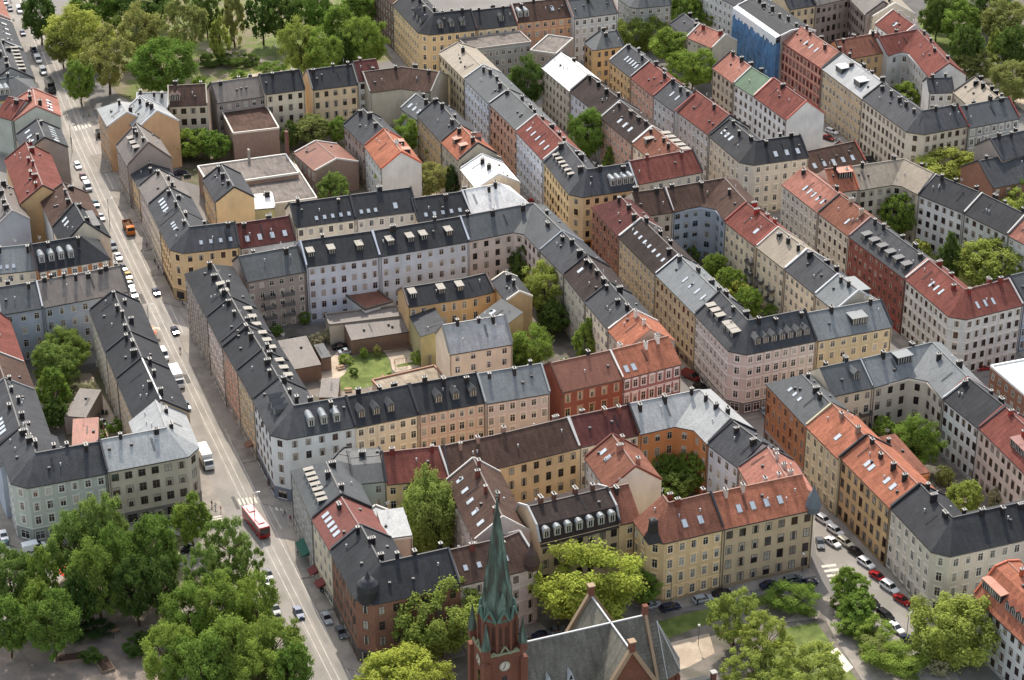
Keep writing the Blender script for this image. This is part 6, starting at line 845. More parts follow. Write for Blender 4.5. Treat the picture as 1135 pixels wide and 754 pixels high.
def leafmat(c, name='leaves'):
    key = ('leaf', c)
    if key in MATS: return MATS[key]
    m = bpy.data.materials.new(name); m.use_nodes = True; t = m.node_tree; t.nodes.clear()
    out = N(t, 'ShaderNodeOutputMaterial')
    oi = N(t, 'ShaderNodeObjectInfo'); tc = N(t, 'ShaderNodeTexCoord')
    s = rgb(t, c)
    s = noise_mul(t, tc.outputs['Object'], .75, .72, 1.32, s, 3)
    hs = N(t, 'ShaderNodeHueSaturation')
    mr = N(t, 'ShaderNodeMapRange'); mr.inputs['To Min'].default_value = .485; mr.inputs['To Max'].default_value = .515
    t.links.new(oi.outputs['Random'], mr.inputs['Value']); t.links.new(mr.outputs[0], hs.inputs['Hue']); t.links.new(s, hs.inputs['Color'])
    mr2 = N(t, 'ShaderNodeMapRange'); mr2.inputs['To Min'].default_value = 1.15; mr2.inputs['To Max'].default_value = .85
    t.links.new(oi.outputs['Random'], mr2.inputs['Value']); t.links.new(mr2.outputs[0], hs.inputs['Value'])
    d = N(t, 'ShaderNodeBsdfDiffuse'); tr = N(t, 'ShaderNodeBsdfTranslucent'); mx = N(t, 'ShaderNodeMixShader'); mx.inputs[0].default_value = .42
    t.links.new(hs.outputs[0], d.inputs[0]); t.links.new(hs.outputs[0], tr.inputs[0])
    t.links.new(d.outputs[0], mx.inputs[1]); t.links.new(tr.outputs[0], mx.inputs[2]); t.links.new(mx.outputs[0], out.inputs[0])
    MATS[key] = m; return m
def glassmat():
    m, t, b = newmat('window_glass', .12, .5)
    oi = N(t, 'ShaderNodeObjectInfo'); cr = N(t, 'ShaderNodeValToRGB'); cr.color_ramp.interpolation = 'CONSTANT'
    e = cr.color_ramp.elements; e[0].color = lin((38, 38, 40)); e[1].position = .45; e[1].color = lin((58, 50, 46))
    for p, c in ((.62, (84, 82, 80)), (.76, (128, 120, 110)), (.88, (70, 48, 40)), (.94, (170, 164, 154))):
        x = e.new(p); x.color = lin(c)
    t.links.new(oi.outputs['Random'], cr.inputs[0]); t.links.new(cr.outputs[0], b.inputs['Base Color']); return m
GLASS = glassmat()
SKYG = plain('skylight_glass', (170, 176, 182), .08, .9)  # pale base colour paints in the bright sky these panes reflect
DARKG = plain('dark_glass', (24, 26, 30), .08, .7)
LEAD = plain('dark_sheet_metal', (44, 45, 49), .55, .4)
ZINC = plain('pale_zinc', (176, 177, 177), .6, .4)
POT = plain('chimney_cap', (150, 146, 140), .6, .3)
GUTTER = plain('gutter_metal', (70, 68, 66), .6, .4)

# ------------------------------------------------------------------ mesh helpers
class MB:
    def __init__(s): s.v = []; s.f = []; s.m = []; s.uv = []
    def face(s, pts, m=0, uv=None):
        i = len(s.v); s.v += [tuple(p) for p in pts]; s.f.append(tuple(range(i, i+len(pts)))); s.m.append(m)
        s.uv += (uv if uv else [(p[0], p[1]) for p in pts])
    def box(s, c, ax, ay, az, m=0, skip=(), top=None):
        """box from centre c and half axes"""
        c = Vector(c); ax = Vector(ax); ay = Vector(ay); az = Vector(az)
        P = lambda i, j, k: c + ax*i + ay*j + az*k
        F = {'-x': [P(-1,1,-1), P(-1,-1,-1), P(-1,-1,1), P(-1,1,1)], '+x': [P(1,-1,-1), P(1,1,-1), P(1,1,1), P(1,-1,1)],
             '-y': [P(-1,-1,-1), P(1,-1,-1), P(1,-1,1), P(-1,-1,1)], '+y': [P(1,1,-1), P(-1,1,-1), P(-1,1,1), P(1,1,1)],
             '-z': [P(-1,1,-1), P(1,1,-1), P(1,-1,-1), P(-1,-1,-1)], '+z': [P(-1,-1,1), P(1,-1,1), P(1,1,1), P(-1,1,1)]}
        for k, q in F.items():
            if k not in skip: s.face(q, (top if (k == '+z' and top is not None) else m))
    def bar(s, a, b, w, h, m=0):
        """box along a-b, w wide (horizontal), h high, centred on the line"""
        a = Vector(a); b = Vector(b); d = (b-a); L = d.length
        if L < 1e-4: return
        d /= L; up = Vector((0, 0, 1)) if abs(d.z) < .95 else Vector((1, 0, 0))
        sx = d.cross(up).normalized(); u = sx.cross(d)
        s.box((a+b)/2, d*(L/2), sx*(w/2), u*(h/2), m)
    def tube(s, a, b, r0, r1, n=8, m=0, caps=True):
        a = Vector(a); b = Vector(b); d = (b-a).normalized(); up = Vector((0, 0, 1)) if abs(d.z) < .9 else Vector((1, 0, 0))
        x = d.cross(up).normalized(); y = x.cross(d)
        A = [a + (x*math.cos(2*math.pi*i/n) + y*math.sin(2*math.pi*i/n))*r0 for i in range(n)]
        B = [b + (x*math.cos(2*math.pi*i/n) + y*math.sin(2*math.pi*i/n))*r1 for i in range(n)]
        for i in range(n):
            j = (i+1) % n; s.face([A[i], A[j], B[j], B[i]], m)
        if caps:
            s.face(B, m); s.face(A[::-1], m)
    def lathe(s, c, prof, n=12, m=0, rot=0):
        c = Vector(c); rings = [[c + Vector((r*math.cos(rot+2*math.pi*i/n), r*math.sin(rot+2*math.pi*i/n), z)) for i in range(n)] for r, z in prof]
        for A, B in zip(rings, rings[1:]):
            for i in range(n):
                j = (i+1) % n; s.face([A[i], A[j], B[j], B[i]], m)
    def mesh(s, name, mats, smooth=False):
        me = bpy.data.meshes.new(name); me.from_pydata(s.v, [], s.f)
        for mt in (mats if isinstance(mats, (list, tuple)) else [mats]): me.materials.append(mt)
        me.polygons.foreach_set('material_index', s.m)
        ul = me.uv_layers.new(name='UVMap'); flat = [x for p in s.uv for x in (p[0], p[1])]; ul.data.foreach_set('uv', flat)
        if smooth: me.polygons.foreach_set('use_smooth', [True]*len(s.f))
        me.update(); return me
    def build(s, name, mats, parent=None, smooth=False):
        return put(name, s.mesh(name, mats, smooth), parent)
def put(name, me, parent=None, mat=None):
    o = bpy.data.objects.new(name, me); COL.objects.link(o)
    if parent: o.parent = parent
    if mat is not None: o.matrix_local = mat
    return o
def empty(name, loc, rz=0):
    o = bpy.data.objects.new(name, None); COL.objects.link(o); o.location = loc; o.rotation_euler.z = rz; o.empty_display_size = .5; return o
def tag(o, label, cat, group=None, kind=None):
    if label: o['label'] = label
    if cat: o['category'] = cat
    if group: o['group'] = group
    if kind: o['kind'] = kind
    return o
def struct(name, mb, mats):
    o = mb.build(name, mats); o['kind'] = 'structure'; return o

# ------------------------------------------------------------------ ground
ASPH = groundmat('asphalt', (122, 118, 114), None, .05, .82, 1.15)
g = MB()
g.face([(-1500, -300, 0), (1500, -300, 0), (1500, 2400, 0), (-1500, 2400, 0)])
struct('ground', g, ASPH)
GM = {'rail': groundmat('worn_rail_strip', (190, 184, 174), (176, 170, 162), .3, .85, 1.1), 'parkg': groundmat('worn_park_grass', (104, 112, 64), (128, 118, 96), .1, .8, 1.12),
      'conc2': groundmat('tram_lane_paving', (152, 146, 138), (143, 137, 130), .1, .85, 1.08), 'asphd': groundmat('asphalt_repair', (96, 93, 90)), 'asphl': groundmat('asphalt_repair', (141, 136, 129)),
      'conc': groundmat('worn_concrete_paving', (146, 140, 133), (136, 131, 124), .08, .86, 1.08),
      'pave': groundmat('pavement_slabs', (150, 142, 132), (136, 129, 121), .15, .85, 1.1),
      'sand': groundmat('gravel', (184, 168, 148), (168, 152, 134), .15, .85, 1.1),
      'dirt': groundmat('bare_soil', (122, 110, 96), (96, 94, 70), .1, .75, 1.15),
      'lawn': groundmat('short_grass', (106, 116, 62), (90, 102, 52), .22, .75, 1.2, 1.2),
      'dull': groundmat('patchy_grass', (112, 122, 62), (136, 128, 84), .09, .8, 1.1, 1.6),
      'yard': groundmat('courtyard_ground', (120, 112, 104), (98, 94, 84), .12, .8, 1.15),
      'ivory': groundmat('pale_stone_paving', (206, 198, 184), None, .2, .9, 1.05),
      'brickp': groundmat('brick_paving', (140, 126, 114), (122, 112, 104), .2, .85, 1.1),
      'bed': groundmat('planted_bed', (96, 92, 60), (70, 84, 40), .4, .75, 1.15, 1.6)}
for i, (nm, mk, z, pts) in enumerate(GROUND):
    b = MB(); b.face([(x, y, z) for x, y in pts])
    struct(nm, b, GM[mk])

# ------------------------------------------------------------------ buildings
def offs(P, d, chv={}):
    """offset polyline P to its left by d (mitred)"""
    n = len(P); out = []
    for i in range(n):
        if i == 0: t = (P[1]-P[0]).normalized(); out.append(P[0] + Vector((-t.y, t.x))*d)
        elif i == n-1: t = (P[-1]-P[-2]).normalized(); out.append(P[-1] + Vector((-t.y, t.x))*d)
        else:
            a = (P[i]-P[i-1]).normalized(); b = (P[i+1]-P[i]).normalized()
            na = Vector((-a.y, a.x)); nb = Vector((-b.y, b.x)); k = (na+nb)
            q = k / max(.25, (k.dot(na)))
            out.append(P[i] + q*d)
    return out
PROFILES = {  # list of (fraction of depth, height above eave in units of rise)
    'gable': [(0, 0), (.5, 1), (1, 0)],
    'mans': [(0, 0), (.13, .62), (.5, 1), (.87, .62), (1, 0)],
    'flat': [(0, .02), (1, .02)],
    'shed': [(0, 0), (1, 1)],
    'deck': [(0, 0), (.3, .9), (.5, 1), (.7, .9), (1, 0)]}
ALLV, ALLF = [], []
def occl(mb):
    k = len(ALLV); ALLV.extend(mb.v); ALLF.extend(tuple(i+k for i in f) for f in mb.f)
WIN_TODO = []
WCACHE = {}
def winmesh(style, w, h, trim, surr, var=0):
    key = (style, round(w, 2), round(h, 2), trim, surr, var)
    if key in WCACHE: return WCACHE[key]
    b = MB()   # local: x along the wall, -y outwards, z up, origin at the window's centre
    fm = 1
    # reveal / surround
    if style in ('surr', 'ornate'):
        s = .2
        b.box((-(w/2+s/2), -.05, 0), (s/2, 0, 0), (0, .05, 0), (0, 0, h/2+s), 2)
        b.box(((w/2+s/2), -.05, 0), (s/2, 0, 0), (0, .05, 0), (0, 0, h/2+s), 2)
        b.box((0, -.05, h/2+s/2), (w/2, 0, 0), (0, .05, 0), (0, 0, s/2), 2)
        b.box((0, -.08, h/2+s+.09), (w/2+s+.12, 0, 0), (0, .08, 0), (0, 0, .09), 2)
        b.box((0, -.08, -(h/2+.09)), (w/2+s, 0, 0), (0, .08, 0), (0, 0, .09), 2)
    else:
        b.box((0, -.06, -(h/2+.07)), (w/2+.1, 0, 0), (0, .06, 0), (0, 0, .07), 2)
    if style == 'ornate':
        q = h/2+.38
        b.face([(-w/2-.25, -.16, q), (w/2+.25, -.16, q), (0, -.16, q+.4)], 2)
        b.face([(-w/2-.25, -.16, q), (0, -.16, q+.4), (0, 0, q+.4), (-w/2-.25, 0, q)], 2); b.face([(0, -.16, q+.4), (w/2+.25, -.16, q), (w/2+.25, 0, q), (0, 0, q+.4)], 2)
    t = .075
    for x in (-w/2+t/2, w/2-t/2): b.box((x, -.035, 0), (t/2, 0, 0), (0, .035, 0), (0, 0, h/2), fm, skip=('+y',))
    for z in (-h/2+t/2, h/2-t/2): b.box((0, -.035, z), (w/2-t, 0, 0), (0, .035, 0), (0, 0, t/2), fm, skip=('+y',))
    b.box((0, -.03, -h*.02), (t*.45, 0, 0), (0, .03, 0), (0, 0, h*.46), fm, skip=('+y',))
    b.box((0, -.028, h*.18), (w/2-t, 0, 0), (0, .028, 0), (0, 0, t*.45), fm, skip=('+y',))
    b.face([(-w/2+t, -.012, -h/2+t), (w/2-t, -.012, -h/2+t), (w/2-t, -.012, h/2-t), (-w/2+t, -.012, h/2-t)], 0)
    cu = 3
    if var in (1, 3):
        for s_ in (-1, 1): b.face([(s_*(w/2-t)-(.0 if s_ > 0 else 0), -.02, -h/2+t), (s_*(w/2-t-.22), -.02, -h/2+t), (s_*(w/2-t-.3), -.02, h/2-t), (s_*(w/2-t), -.02, h/2-t)][::(-1 if s_ > 0 else 1)], cu)
    if var in (2, 3): b.face([(-w/2+t, -.022, h*.12), (w/2-t, -.022, h*.12), (w/2-t, -.022, h/2-t), (-w/2+t, -.022, h/2-t)], cu)
    if var == 4: b.box((w*.22, -.3, -h*.02), (.02, 0, 0), (0, .26, 0), (0, 0, h*.44), fm)
    me = b.mesh('window', [GLASS, plain('window_frame', trim, .5), plain('window_surround', surr, .8), plain('window_curtain', (176, 168, 154), .9)])
    WCACHE[key] = me; return me
CH = {}
def chimney_mesh(col, n, tall):
    key = (col, n, tall)
    if key in CH: return CH[key]
    b = MB(); L = .38*n+.3; H = tall
    b.box((0, 0, H/2-1.0), (L/2, 0, 0), (0, .33, 0), (0, 0, H/2+1.0), 0)
    b.box((0, 0, H+.07), (L/2+.1, 0, 0), (0, .43, 0), (0, 0, .07), 1)
    for i in range(n): b.lathe(((i-(n-1)/2)*.42, 0, H+.14), [(.13, 0), (.12, .38), (.0, .38)], 6, 1 if n % 2 else 2)
    CH[key] = b.mesh('chimney', [plain('chimney_masonry', col, .9, .1), POT, LEAD]); return CH[key]
def axes_matrix(o, x, y, z):
    m = Matrix(((x[0], y[0], z[0], o[0]), (x[1], y[1], z[1], o[1]), (x[2], y[2], z[2], o[2]), (0, 0, 0, 1))); return m
DORM = {}
def dormer_mesh(kind, slope, roofc):
    key = (kind, round(slope, 2), roofc)
    if key in DORM: return DORM[key]
    b = MB(); w, h = {'shed': (2.0, 1.5), 'gab': (1.7, 1.7), 'white': (1.5, 1.1), 'slim': (1.05, 1.2), 'wide': (4.2, 2.0), 'arch': (1.5, 1.8), 'terr': (1.75, 1.6)}[kind]
    dz = h/math.tan(slope) if slope > .05 else 3
    dz = min(dz, 3.4)
    # local: x along the eave, y into the roof, z up; origin on the roof surface
    L = dz*.98; bk = L*math.tan(slope)
    wall = 0; rf = 1; fr = 2; gl = 3
    b.face([(-w/2, 0, -.1), (w/2, 0, -.1), (w/2, 0, h), (-w/2, 0, h)], wall)
    b.face([(-w/2, 0, -.1), (-w/2, 0, h), (-w/2, L, h), (-w/2, L, bk-.1)], wall)
    b.face([(w/2, 0, -.1), (w/2, L, bk-.1), (w/2, L, h), (w/2, 0, h)], wall)
    o = .14
    if kind == 'gab':
        r = .75; L2 = L + r/math.tan(slope)*.9
        b.face([(-w/2, 0, h), (w/2, 0, h), (0, 0, h+r)], wall)
        b.face([(-w/2-o, -.2, h-.1), (0, -.2, h+r+.05), (0, L2, h+r+.05), (-w/2-o, L, h-.1)], rf)
        b.face([(w/2+o, -.2, h-.1), (w/2+o, L, h-.1), (0, L2, h+r+.05), (0, -.2, h+r+.05)], rf)
    elif kind == 'arch':
        n = 8; P = [(math.cos(math.pi*i/n)*(w/2+o), h-.1+math.sin(math.pi*i/n)*.8) for i in range(n+1)]
        for a, c in zip(P, P[1:]): b.face([(a[0], -.2, a[1]), (a[0], L+1, a[1]), (c[0], L+1, c[1]), (c[0], -.2, c[1])], rf)
        b.face([(p[0], -.02, p[1]) for p in P][::-1], wall)
    else:
        b.face([(-w/2-o, -.25, h), (w/2+o, -.25, h), (w/2+o, L+.4, h+.22), (-w/2-o, L+.4, h+.22)], rf)
        b.face([(-w/2-o, -.25, h), (-w/2-o, -.25, h-.14), (w/2+o, -.25, h-.14), (w/2+o, -.25, h)], rf)
        b.face([(-w/2-o, -.25, h), (-w/2-o, L+.4, h+.22), (-w/2-o, L+.4, h+.05), (-w/2-o, -.25, h-.14)], rf)
        b.face([(w/2+o, -.25, h), (w/2+o, -.25, h-.14), (w/2+o, L+.4, h+.05), (w/2+o, L+.4, h+.22)], rf)
    n = 2 if kind == 'wide' else 1
    for k in range(n):
        cx = (k-(n-1)/2)*w/n; ww = w/n*.72; z0, z1 = .22, h-.14
        b.box((cx, -.03, (z0+z1)/2), (ww/2, 0, 0), (0, .03, 0), (0, 0, (z1-z0)/2), fr, skip=('+y', '-y'))
        for x in (-ww/2+.05, 0, ww/2-.05): b.box((cx+x, -.045, (z0+z1)/2), (.04, 0, 0), (0, .02, 0), (0, 0, (z1-z0)/2), fr)
        b.face([(cx-ww/2, -.03, z0), (cx+ww/2, -.03, z0), (cx+ww/2, -.03, z1), (cx-ww/2, -.03, z1)], gl)
    wc = {'white': LEAD, 'slim': LEAD, 'terr': LEAD, 'shed': LEAD, 'wide': LEAD, 'gab': plain('dormer_cheek', (96, 94, 92), .8), 'arch': plain('dormer_front', (168, 164, 156), .8)}[kind]
    rm = {'white': plain('pale_dormer_roof', (150, 144, 134), .8), 'slim': plain('pale_dormer_roof', (150, 144, 134), .8), 'terr': plain('pale_dormer_roof', (150, 144, 134), .8), 'arch': plain('lead_dormer_roof', (112, 118, 122), .5)}.get(kind) or plain('dormer_roof', roofc, .6)
    DORM[key] = b.mesh('dormer', [wc, rm, plain('dormer_window_frame', (218, 214, 206), .5), DARKG]); return DORM[key]
SKYL = {}
def skylight_mesh(w, h):
    if (w, h) not in SKYL:
        b = MB(); b.box((0, 0, .04), (w/2, 0, 0), (0, h/2, 0), (0, 0, .06), 1)
        b.face([(-w/2+.09, -h/2+.09, .106), (w/2-.09, -h/2+.09, .106), (w/2-.09, h/2-.09, .106), (-w/2+.09, h/2-.09, .106)], 0)
        SKYL[(w, h)] = b.mesh('skylight', [SKYG, plain('skylight_frame', (128, 130, 132), .5)])
    return SKYL[(w, h)]
BALC = {}
def balcony_mesh(w=3.0):
    if w not in BALC:
        b = MB(); d = 1.25
        b.box((0, -d/2, 0), (w/2, 0, 0), (0, d/2, 0), (0, 0, .08), 0)
        b.box((0, -d, .55), (w/2, 0, 0), (0, .02, 0), (0, 0, .45), 1)
        for s in (-1, 1): b.box((s*w/2, -d/2, .55), (.02, 0, 0), (0, d/2, 0), (0, 0, .45), 1)
        for s in (-1, 1): b.bar((s*w*.35, -.02, -.7), (s*w*.35, -d*.8, -.08), .08, .08, 0)
        BALC[w] = b.mesh('balcony', [plain('balcony_slab', (150, 146, 140), .8), plain('balcony_railing', (92, 88, 86), .6)])
    return BALC[w]
def dark(c, k): return tuple(int(x*k) for x in c)
def building(B):
    B = {**BDEF, **B}; B.setdefault('trim', tuple(min(235, int(c*1.09)) for c in B['wc'])); B.setdefault('gc', tuple(int(c*.8) for c in B['wc'])); rnd = random.Random(B['seed'])
    P = [Vector(p) for p in B['pts']]; h = B['h']; d = B['d']; rise = B['r']; kind = B['roof']; prof = PROFILES[B['prof']]
    wc, rc = B['wc'], B['rc']
    cx = sum(p.x for p in P)/len(P); cy = sum(p.y for p in P)/len(P)
    root = empty(B['kind'], (cx, cy, 0)); tag(root, B['label'], B['cat'], B.get('group')); base = Vector((cx, cy))
    P = [p-base for p in P]
    ch = B['ch']
    # section list: for every vertex one section (front point, mitre vertex index)
    rings = [offs(P, f*d) for f, z in prof]
    front = []; src = []
    for i, p in enumerate(P):
        c = ch.get(i, 0)
        if c:
            a = (P[i-1]-p).normalized(); b_ = (P[i+1]-p).normalized()
            front += [p+a*c, p+b_*c]; src += [i, i]
        else: front.append(p); src.append(i)
    secs = []
    for k, (fp, i) in enumerate(zip(front, src)):
        row = [fp]
        for r_i in range(1, len(prof)):
            q = rings[r_i][i]
            if ch.get(i, 0) and prof[r_i][0] < .3:    # mansard knee keeps the chamfer
                q = fp + (q - P[i])
            row.append(q)
        secs.append(row)
    zs = [h + z*rise for f, z in prof]
    # hips
    hip = B['hip']
    mid = len(prof)//2
    if B['prof'] != 'flat' and B['prof'] != 'shed':
        for e, flag in ((0, 's' in hip), (-1, 'e' in hip)):
            if flag:
                nb = 1 if e == 0 else -2
                t = (secs[nb][0]-secs[e][0]).normalized()
                for r_i in range(1, len(prof)-1):
                    f = prof[r_i][0]; secs[e][r_i] = secs[e][r_i] + t*d*min(f, 1-f)*.95
    # walls
    W = MB(); n = len(secs)
    for a, b_ in zip(secs, secs[1:]):
        if (b_[0]-a[0]).length > .05:
            L = (b_[0]-a[0]).length
            W.face([(*a[0], 0), (*b_[0], 0), (*b_[0], h), (*a[0], h)])
        if (b_[-1]-a[-1]).length > .05: W.face([(*b_[-1], 0), (*a[-1], 0), (*a[-1], zs[-1]), (*b_[-1], zs[-1])])
    for e, flip in ((secs[0], True), (secs[-1], False)):
        iship = ('s' in hip and flip) or ('e' in hip and not flip)
        if iship or B['prof'] == 'flat': q = [(*e[0], 0), (*e[-1], 0), (*e[-1], zs[-1]), (*e[0], zs[0])]
        else: q = [(*e[0], 0), (*e[-1], 0)] + [(*e[k], zs[k]-.03) for k in range(len(e)-1, -1, -1)]
        if flip: q = q[::-1]
        W.face(q)
    # roof
    Rf = MB(); oh = .38
    def slope_quads(k0, k1):
        u = 0
        for a, b_ in zip(secs, secs[1:]):
            p0, p1, q0, q1 = a[k0], b_[k0], a[k1], b_[k1]
            z0, z1 = zs[k0], zs[k1]
            A, Bb, C, D = Vector((*p0, z0)), Vector((*p1, z0)), Vector((*q1, z1)), Vector((*q0, z1))
            yield A, Bb, C, D
    nprof = len(prof)
    for k in range(nprof-1):
        for A, Bv, C, D in slope_quads(k, k+1):
            pts = [A.copy(), Bv.copy(), C.copy(), D.copy()]
            if B['prof'] != 'flat':
                if k == 0:   # overhang at the front eave
                    for idx, (E_, I_) in enumerate(((A, D), (Bv, C))):
                        v = (E_-I_); hv = Vector((v.x, v.y, 0)).length or 1
                        if hv < d*.9: pts[idx] = E_ + v*(oh/max(hv, d*.13))
                if k == nprof-2 and B['prof'] != 'shed':
                    for idx, (E_, I_) in ((3, (D, A)), (2, (C, Bv))):
                        v = (E_-I_); hv = Vector((v.x, v.y, 0)).length or 1
                        if hv < d*.9: pts[idx] = E_ + v*(oh/max(hv, d*.13))
            e = (pts[1]-pts[0]) if (pts[1]-pts[0]).length > (pts[2]-pts[3]).length else (pts[2]-pts[3])
            if e.length < .02: continue
            ex = e.normalized(); nrm = ex.cross(pts[3]-pts[0]); 
            if nrm.length < 1e-5: nrm = ex.cross(pts[2]-pts[1])
            if nrm.length < 1e-5: continue
            ey = nrm.normalized().cross(ex)
            uv = [((p-pts[0]).dot(ex), (p-pts[0]).dot(ey)) for p in pts]
            q = [p + Vector((0, 0, .1)) for p in pts]
            if (q[1]-q[0]).length < .02: q = [q[0], q[2], q[3]]; uv = [uv[0], uv[2], uv[3]]
            elif (q[2]-q[3]).length < .02: q = q[:3]; uv = uv[:3]
            Rf.face(q, 0, uv)
            if B['prof'] != 'flat':
                if k == 0 and (pts[1]-pts[0]).length > .05:     # gutter board
                    a0, b0 = q[0], q[1]
                    Rf.face([a0-Vector((0, 0, .3)), b0-Vector((0, 0, .3)), b0, a0], 1)
                    Rf.face([A-Vector((0, 0, .2)), Bv-Vector((0, 0, .2)), b0-Vector((0, 0, .3)), a0-Vector((0, 0, .3))], 1)
                if k == nprof-2 and len(q) == 4:
                    Rf.face([q[2]-Vector((0, 0, .3)), q[3]-Vector((0, 0, .3)), q[3], q[2]], 1)
    for e, flag in ((secs[0], 's' in hip), (secs[-1], 'e' in hip)):
        if flag and B['prof'] not in ('flat', 'shed'):
            q = [Vector((*e[k], zs[k]+.1)) for k in range(nprof)]
            if e is secs[0]: q = q[::-1]
            ex = (q[-1]-q[0]).normalized(); uv = [((p-q[0]).dot(ex), (p.z-h)*1.5) for p in q]
            Rf.face(q, 0, uv)
    if B['prof'] not in ('flat', 'shed'):   # ridge cap
        m = mid
        for a, b_ in zip(secs, secs[1:]):
            if (b_[m]-a[m]).length > .5: Rf.bar((*a[m], zs[m]+.12), (*b_[m], zs[m]+.12), .34, .14, 2)
    ocw = MB(); ocw.v = [(v[0]+cx, v[1]+cy, v[2]) for v in W.v+Rf.v]; k = len(W.v); ocw.f = W.f + [tuple(i+k for i in f) for f in Rf.f]; occl(ocw)
    wall = W.build('wall', wallmat(wc, B['wk']), root)
    ridgec = B.get('ridge') or dark(rc, .8)
    roof = Rf.build('roof', [roofmat(rc, kind), GUTTER, plain('ridge_cap', ridgec, .6)], root)
    if B['prof'] == 'flat':
        pb = MB()
        outl = [(*s[0], 0) for s in secs] + [(*s[-1], 0) for s in secs[::-1]]
        for a, b_ in zip(outl, outl[1:]+outl[:1]):
            if math.dist(a[:2], b_[:2]) > .1: pb.bar((a[0], a[1], h+.3), (b_[0], b_[1], h+.3), .4, .6)
        pb.build('parapet', plain('parapet_capping', B.get('par') or (176, 172, 166), .7), root)
    # firewalls / verges at both ends
    for e, key in ((secs[0], 's'), (secs[-1], 'e')):
        if key in hip or B['prof'] in ('flat', 'shed'): continue
        if key in B['nofw']: continue
        f = MB(); sg = 1 if key == 's' else -1
        q = secs[1] if key == 's' else secs[-2]
        for k in range(nprof-1):
            a = Vector((*e[k], zs[k])); b_ = Vector((*e[k+1], zs[k+1]))
            f.bar(a+Vector((0, 0, .18)), b_+Vector((0, 0, .18)), .4, .5)
        f.build('party_wall', plain('party_wall_capping', B['fw'], .7), root)
    # facade trim on the street front
    front_l = [s[0] for s in secs]
    def strip(mb, z0, z1, t, m=0):
        o = offs(front_l, -t); zc = (z0+z1)/2
        for i in range(len(front_l)-1):
            a, b_, c, dd = front_l[i], front_l[i+1], o[i+1], o[i]
            if (b_-a).length < .05: continue
            mb.face([(*dd, z0), (*c, z0), (*c, z1), (*dd, z1)], m)
            mb.face([(*dd, z1), (*c, z1), (*b_, z1), (*a, z1)], m); mb.face([(*a, z0), (*b_, z0), (*c, z0), (*dd, z0)], m)
    ns = B['ns']; sh = (h-.6)/ns
    trimc = B['trim']
    if B['prof'] != 'flat' or B['ns'] > 2:
        if B['ns'] >= 3:
            b = MB(); strip(b, h-.62, h-.22, .22); b.build('cornice', plain('cornice_plaster', trimc, .85), root)
            if B['sty'] in ('surr', 'ornate'):
                for fl in ([1] if B['sty'] == 'surr' else range(1, ns)):
                    b = MB(); strip(b, fl*sh+.02, fl*sh+.24, .1); b.build('string_course', plain('cornice_plaster', trimc, .85), root)
            b = MB(); strip(b, 0, B['gz'] if B['shop'] else 1.0, .06); b.build('ground_floor_facing', wallmat(B['gc']), root)
    # windows
    WW, WH = B['ww']*1.08, sh*.57
    def wall_windows(a, b_, rows, ncol=None, z0=0, style=B['sty'], zlim=None, blank=()):
        t = (b_-a); L = t.length
        if L < 1.6 or B['sp'] >= 20: return
        t = t/L; nrm = Vector((t.y, -t.x))
        nc = ncol if ncol is not None else max(1, int(round((L-.6)/B['sp'])))
        for r_ in rows:
            for c in range(nc):
                s = (c+.5)/nc
                if B['pair']: s = (c+.5 + (.14 if c % 2 == 0 else -.14))/nc
                p = a + t*(L*s)
                zc = r_*sh + .55*sh + .12; hh = WH*(.88 if r_ == ns-1 and ns > 3 else 1); ww = WW
                st = style
                if r_ == 0 and B['shop']: zc = B['gz']*.5; hh = B['gz']*.62; ww = min(L/nc*.72, 2.3); st = 'plain'
                wx = [t.x, t.y, 0]
                off = .07 if (r_ == 0) else .005
                o = Vector((p.x+nrm.x*off, p.y+nrm.y*off, zc))
                WIN_TODO.append((root, (st, ww, hh, B['wf'], trimc), axes_matrix(o, (t.x, t.y, 0), (-nrm.x, -nrm.y, 0), (0, 0, 1)), Vector((o.x+cx+nrm.x*.35, o.y+cy+nrm.y*.35, zc))))
    rows = range(ns)
    for k in range(len(front_l)-1):
        L = (front_l[k+1]-front_l[k]).length
        wall_windows(front_l[k], front_l[k+1], rows, 1 if L < 5.5 else None)
    if B['gs']: e = secs[0]; wall_windows(e[-1], e[0], rows, B['gs'])
    if B['ge']: e = secs[-1]; wall_windows(e[0], e[-1], rows, B['ge'])
    # balconies
    for (seg, s, r_) in B['balc']:
        a, b_ = front_l[seg], front_l[seg+1]; t = (b_-a).normalized(); nrm = Vector((t.y, -t.x)); p = a+(b_-a)*s
        put('balcony', balcony_mesh(), root, axes_matrix((p.x, p.y, r_*sh+.5), (t.x, t.y, 0), (-nrm.x, -nrm.y, 0), (0, 0, 1)))
    # downpipes
    if ns >= 3 and B['prof'] != 'flat':
        for k in (0, len(front_l)-1):
            if rnd.random() < .75:
                q = front_l[k]; o = front_l[1] if k == 0 else front_l[-2]; t = (o-q).normalized(); nn = Vector((t.y, -t.x)) if k == 0 else Vector((-t.y, t.x))
                p = q+t*.3+nn*.14; b = MB(); b.bar((p.x, p.y, .1), (p.x, p.y, h-.2), .14, .14); b.build('downpipe', plain('downpipe_metal', (96, 88, 82), .5), root)
    # things on the roof
    def surf(k, seg, s, t):
        a, b_ = secs[seg], secs[seg+1]
        p0, p1, q0, q1 = a[k], b_[k], a[k+1], b_[k+1]
        p = (p0*(1-s)+p1*s)*(1-t) + (q0*(1-s)+q1*s)*t; z = zs[k]*(1-t)+zs[k+1]*t + .1
        ex = (p1-p0) if (p1-p0).length > (q1-q0).length else (q1-q0)
        ex = ex.normalized(); ny = Vector((-ex.y, ex.x)); run = ny.dot(((q0+q1)-(p0+p1))/2); 
        return Vector((p.x, p.y, z)), ex, ny, math.atan2(zs[k+1]-zs[k], max(run, .1))
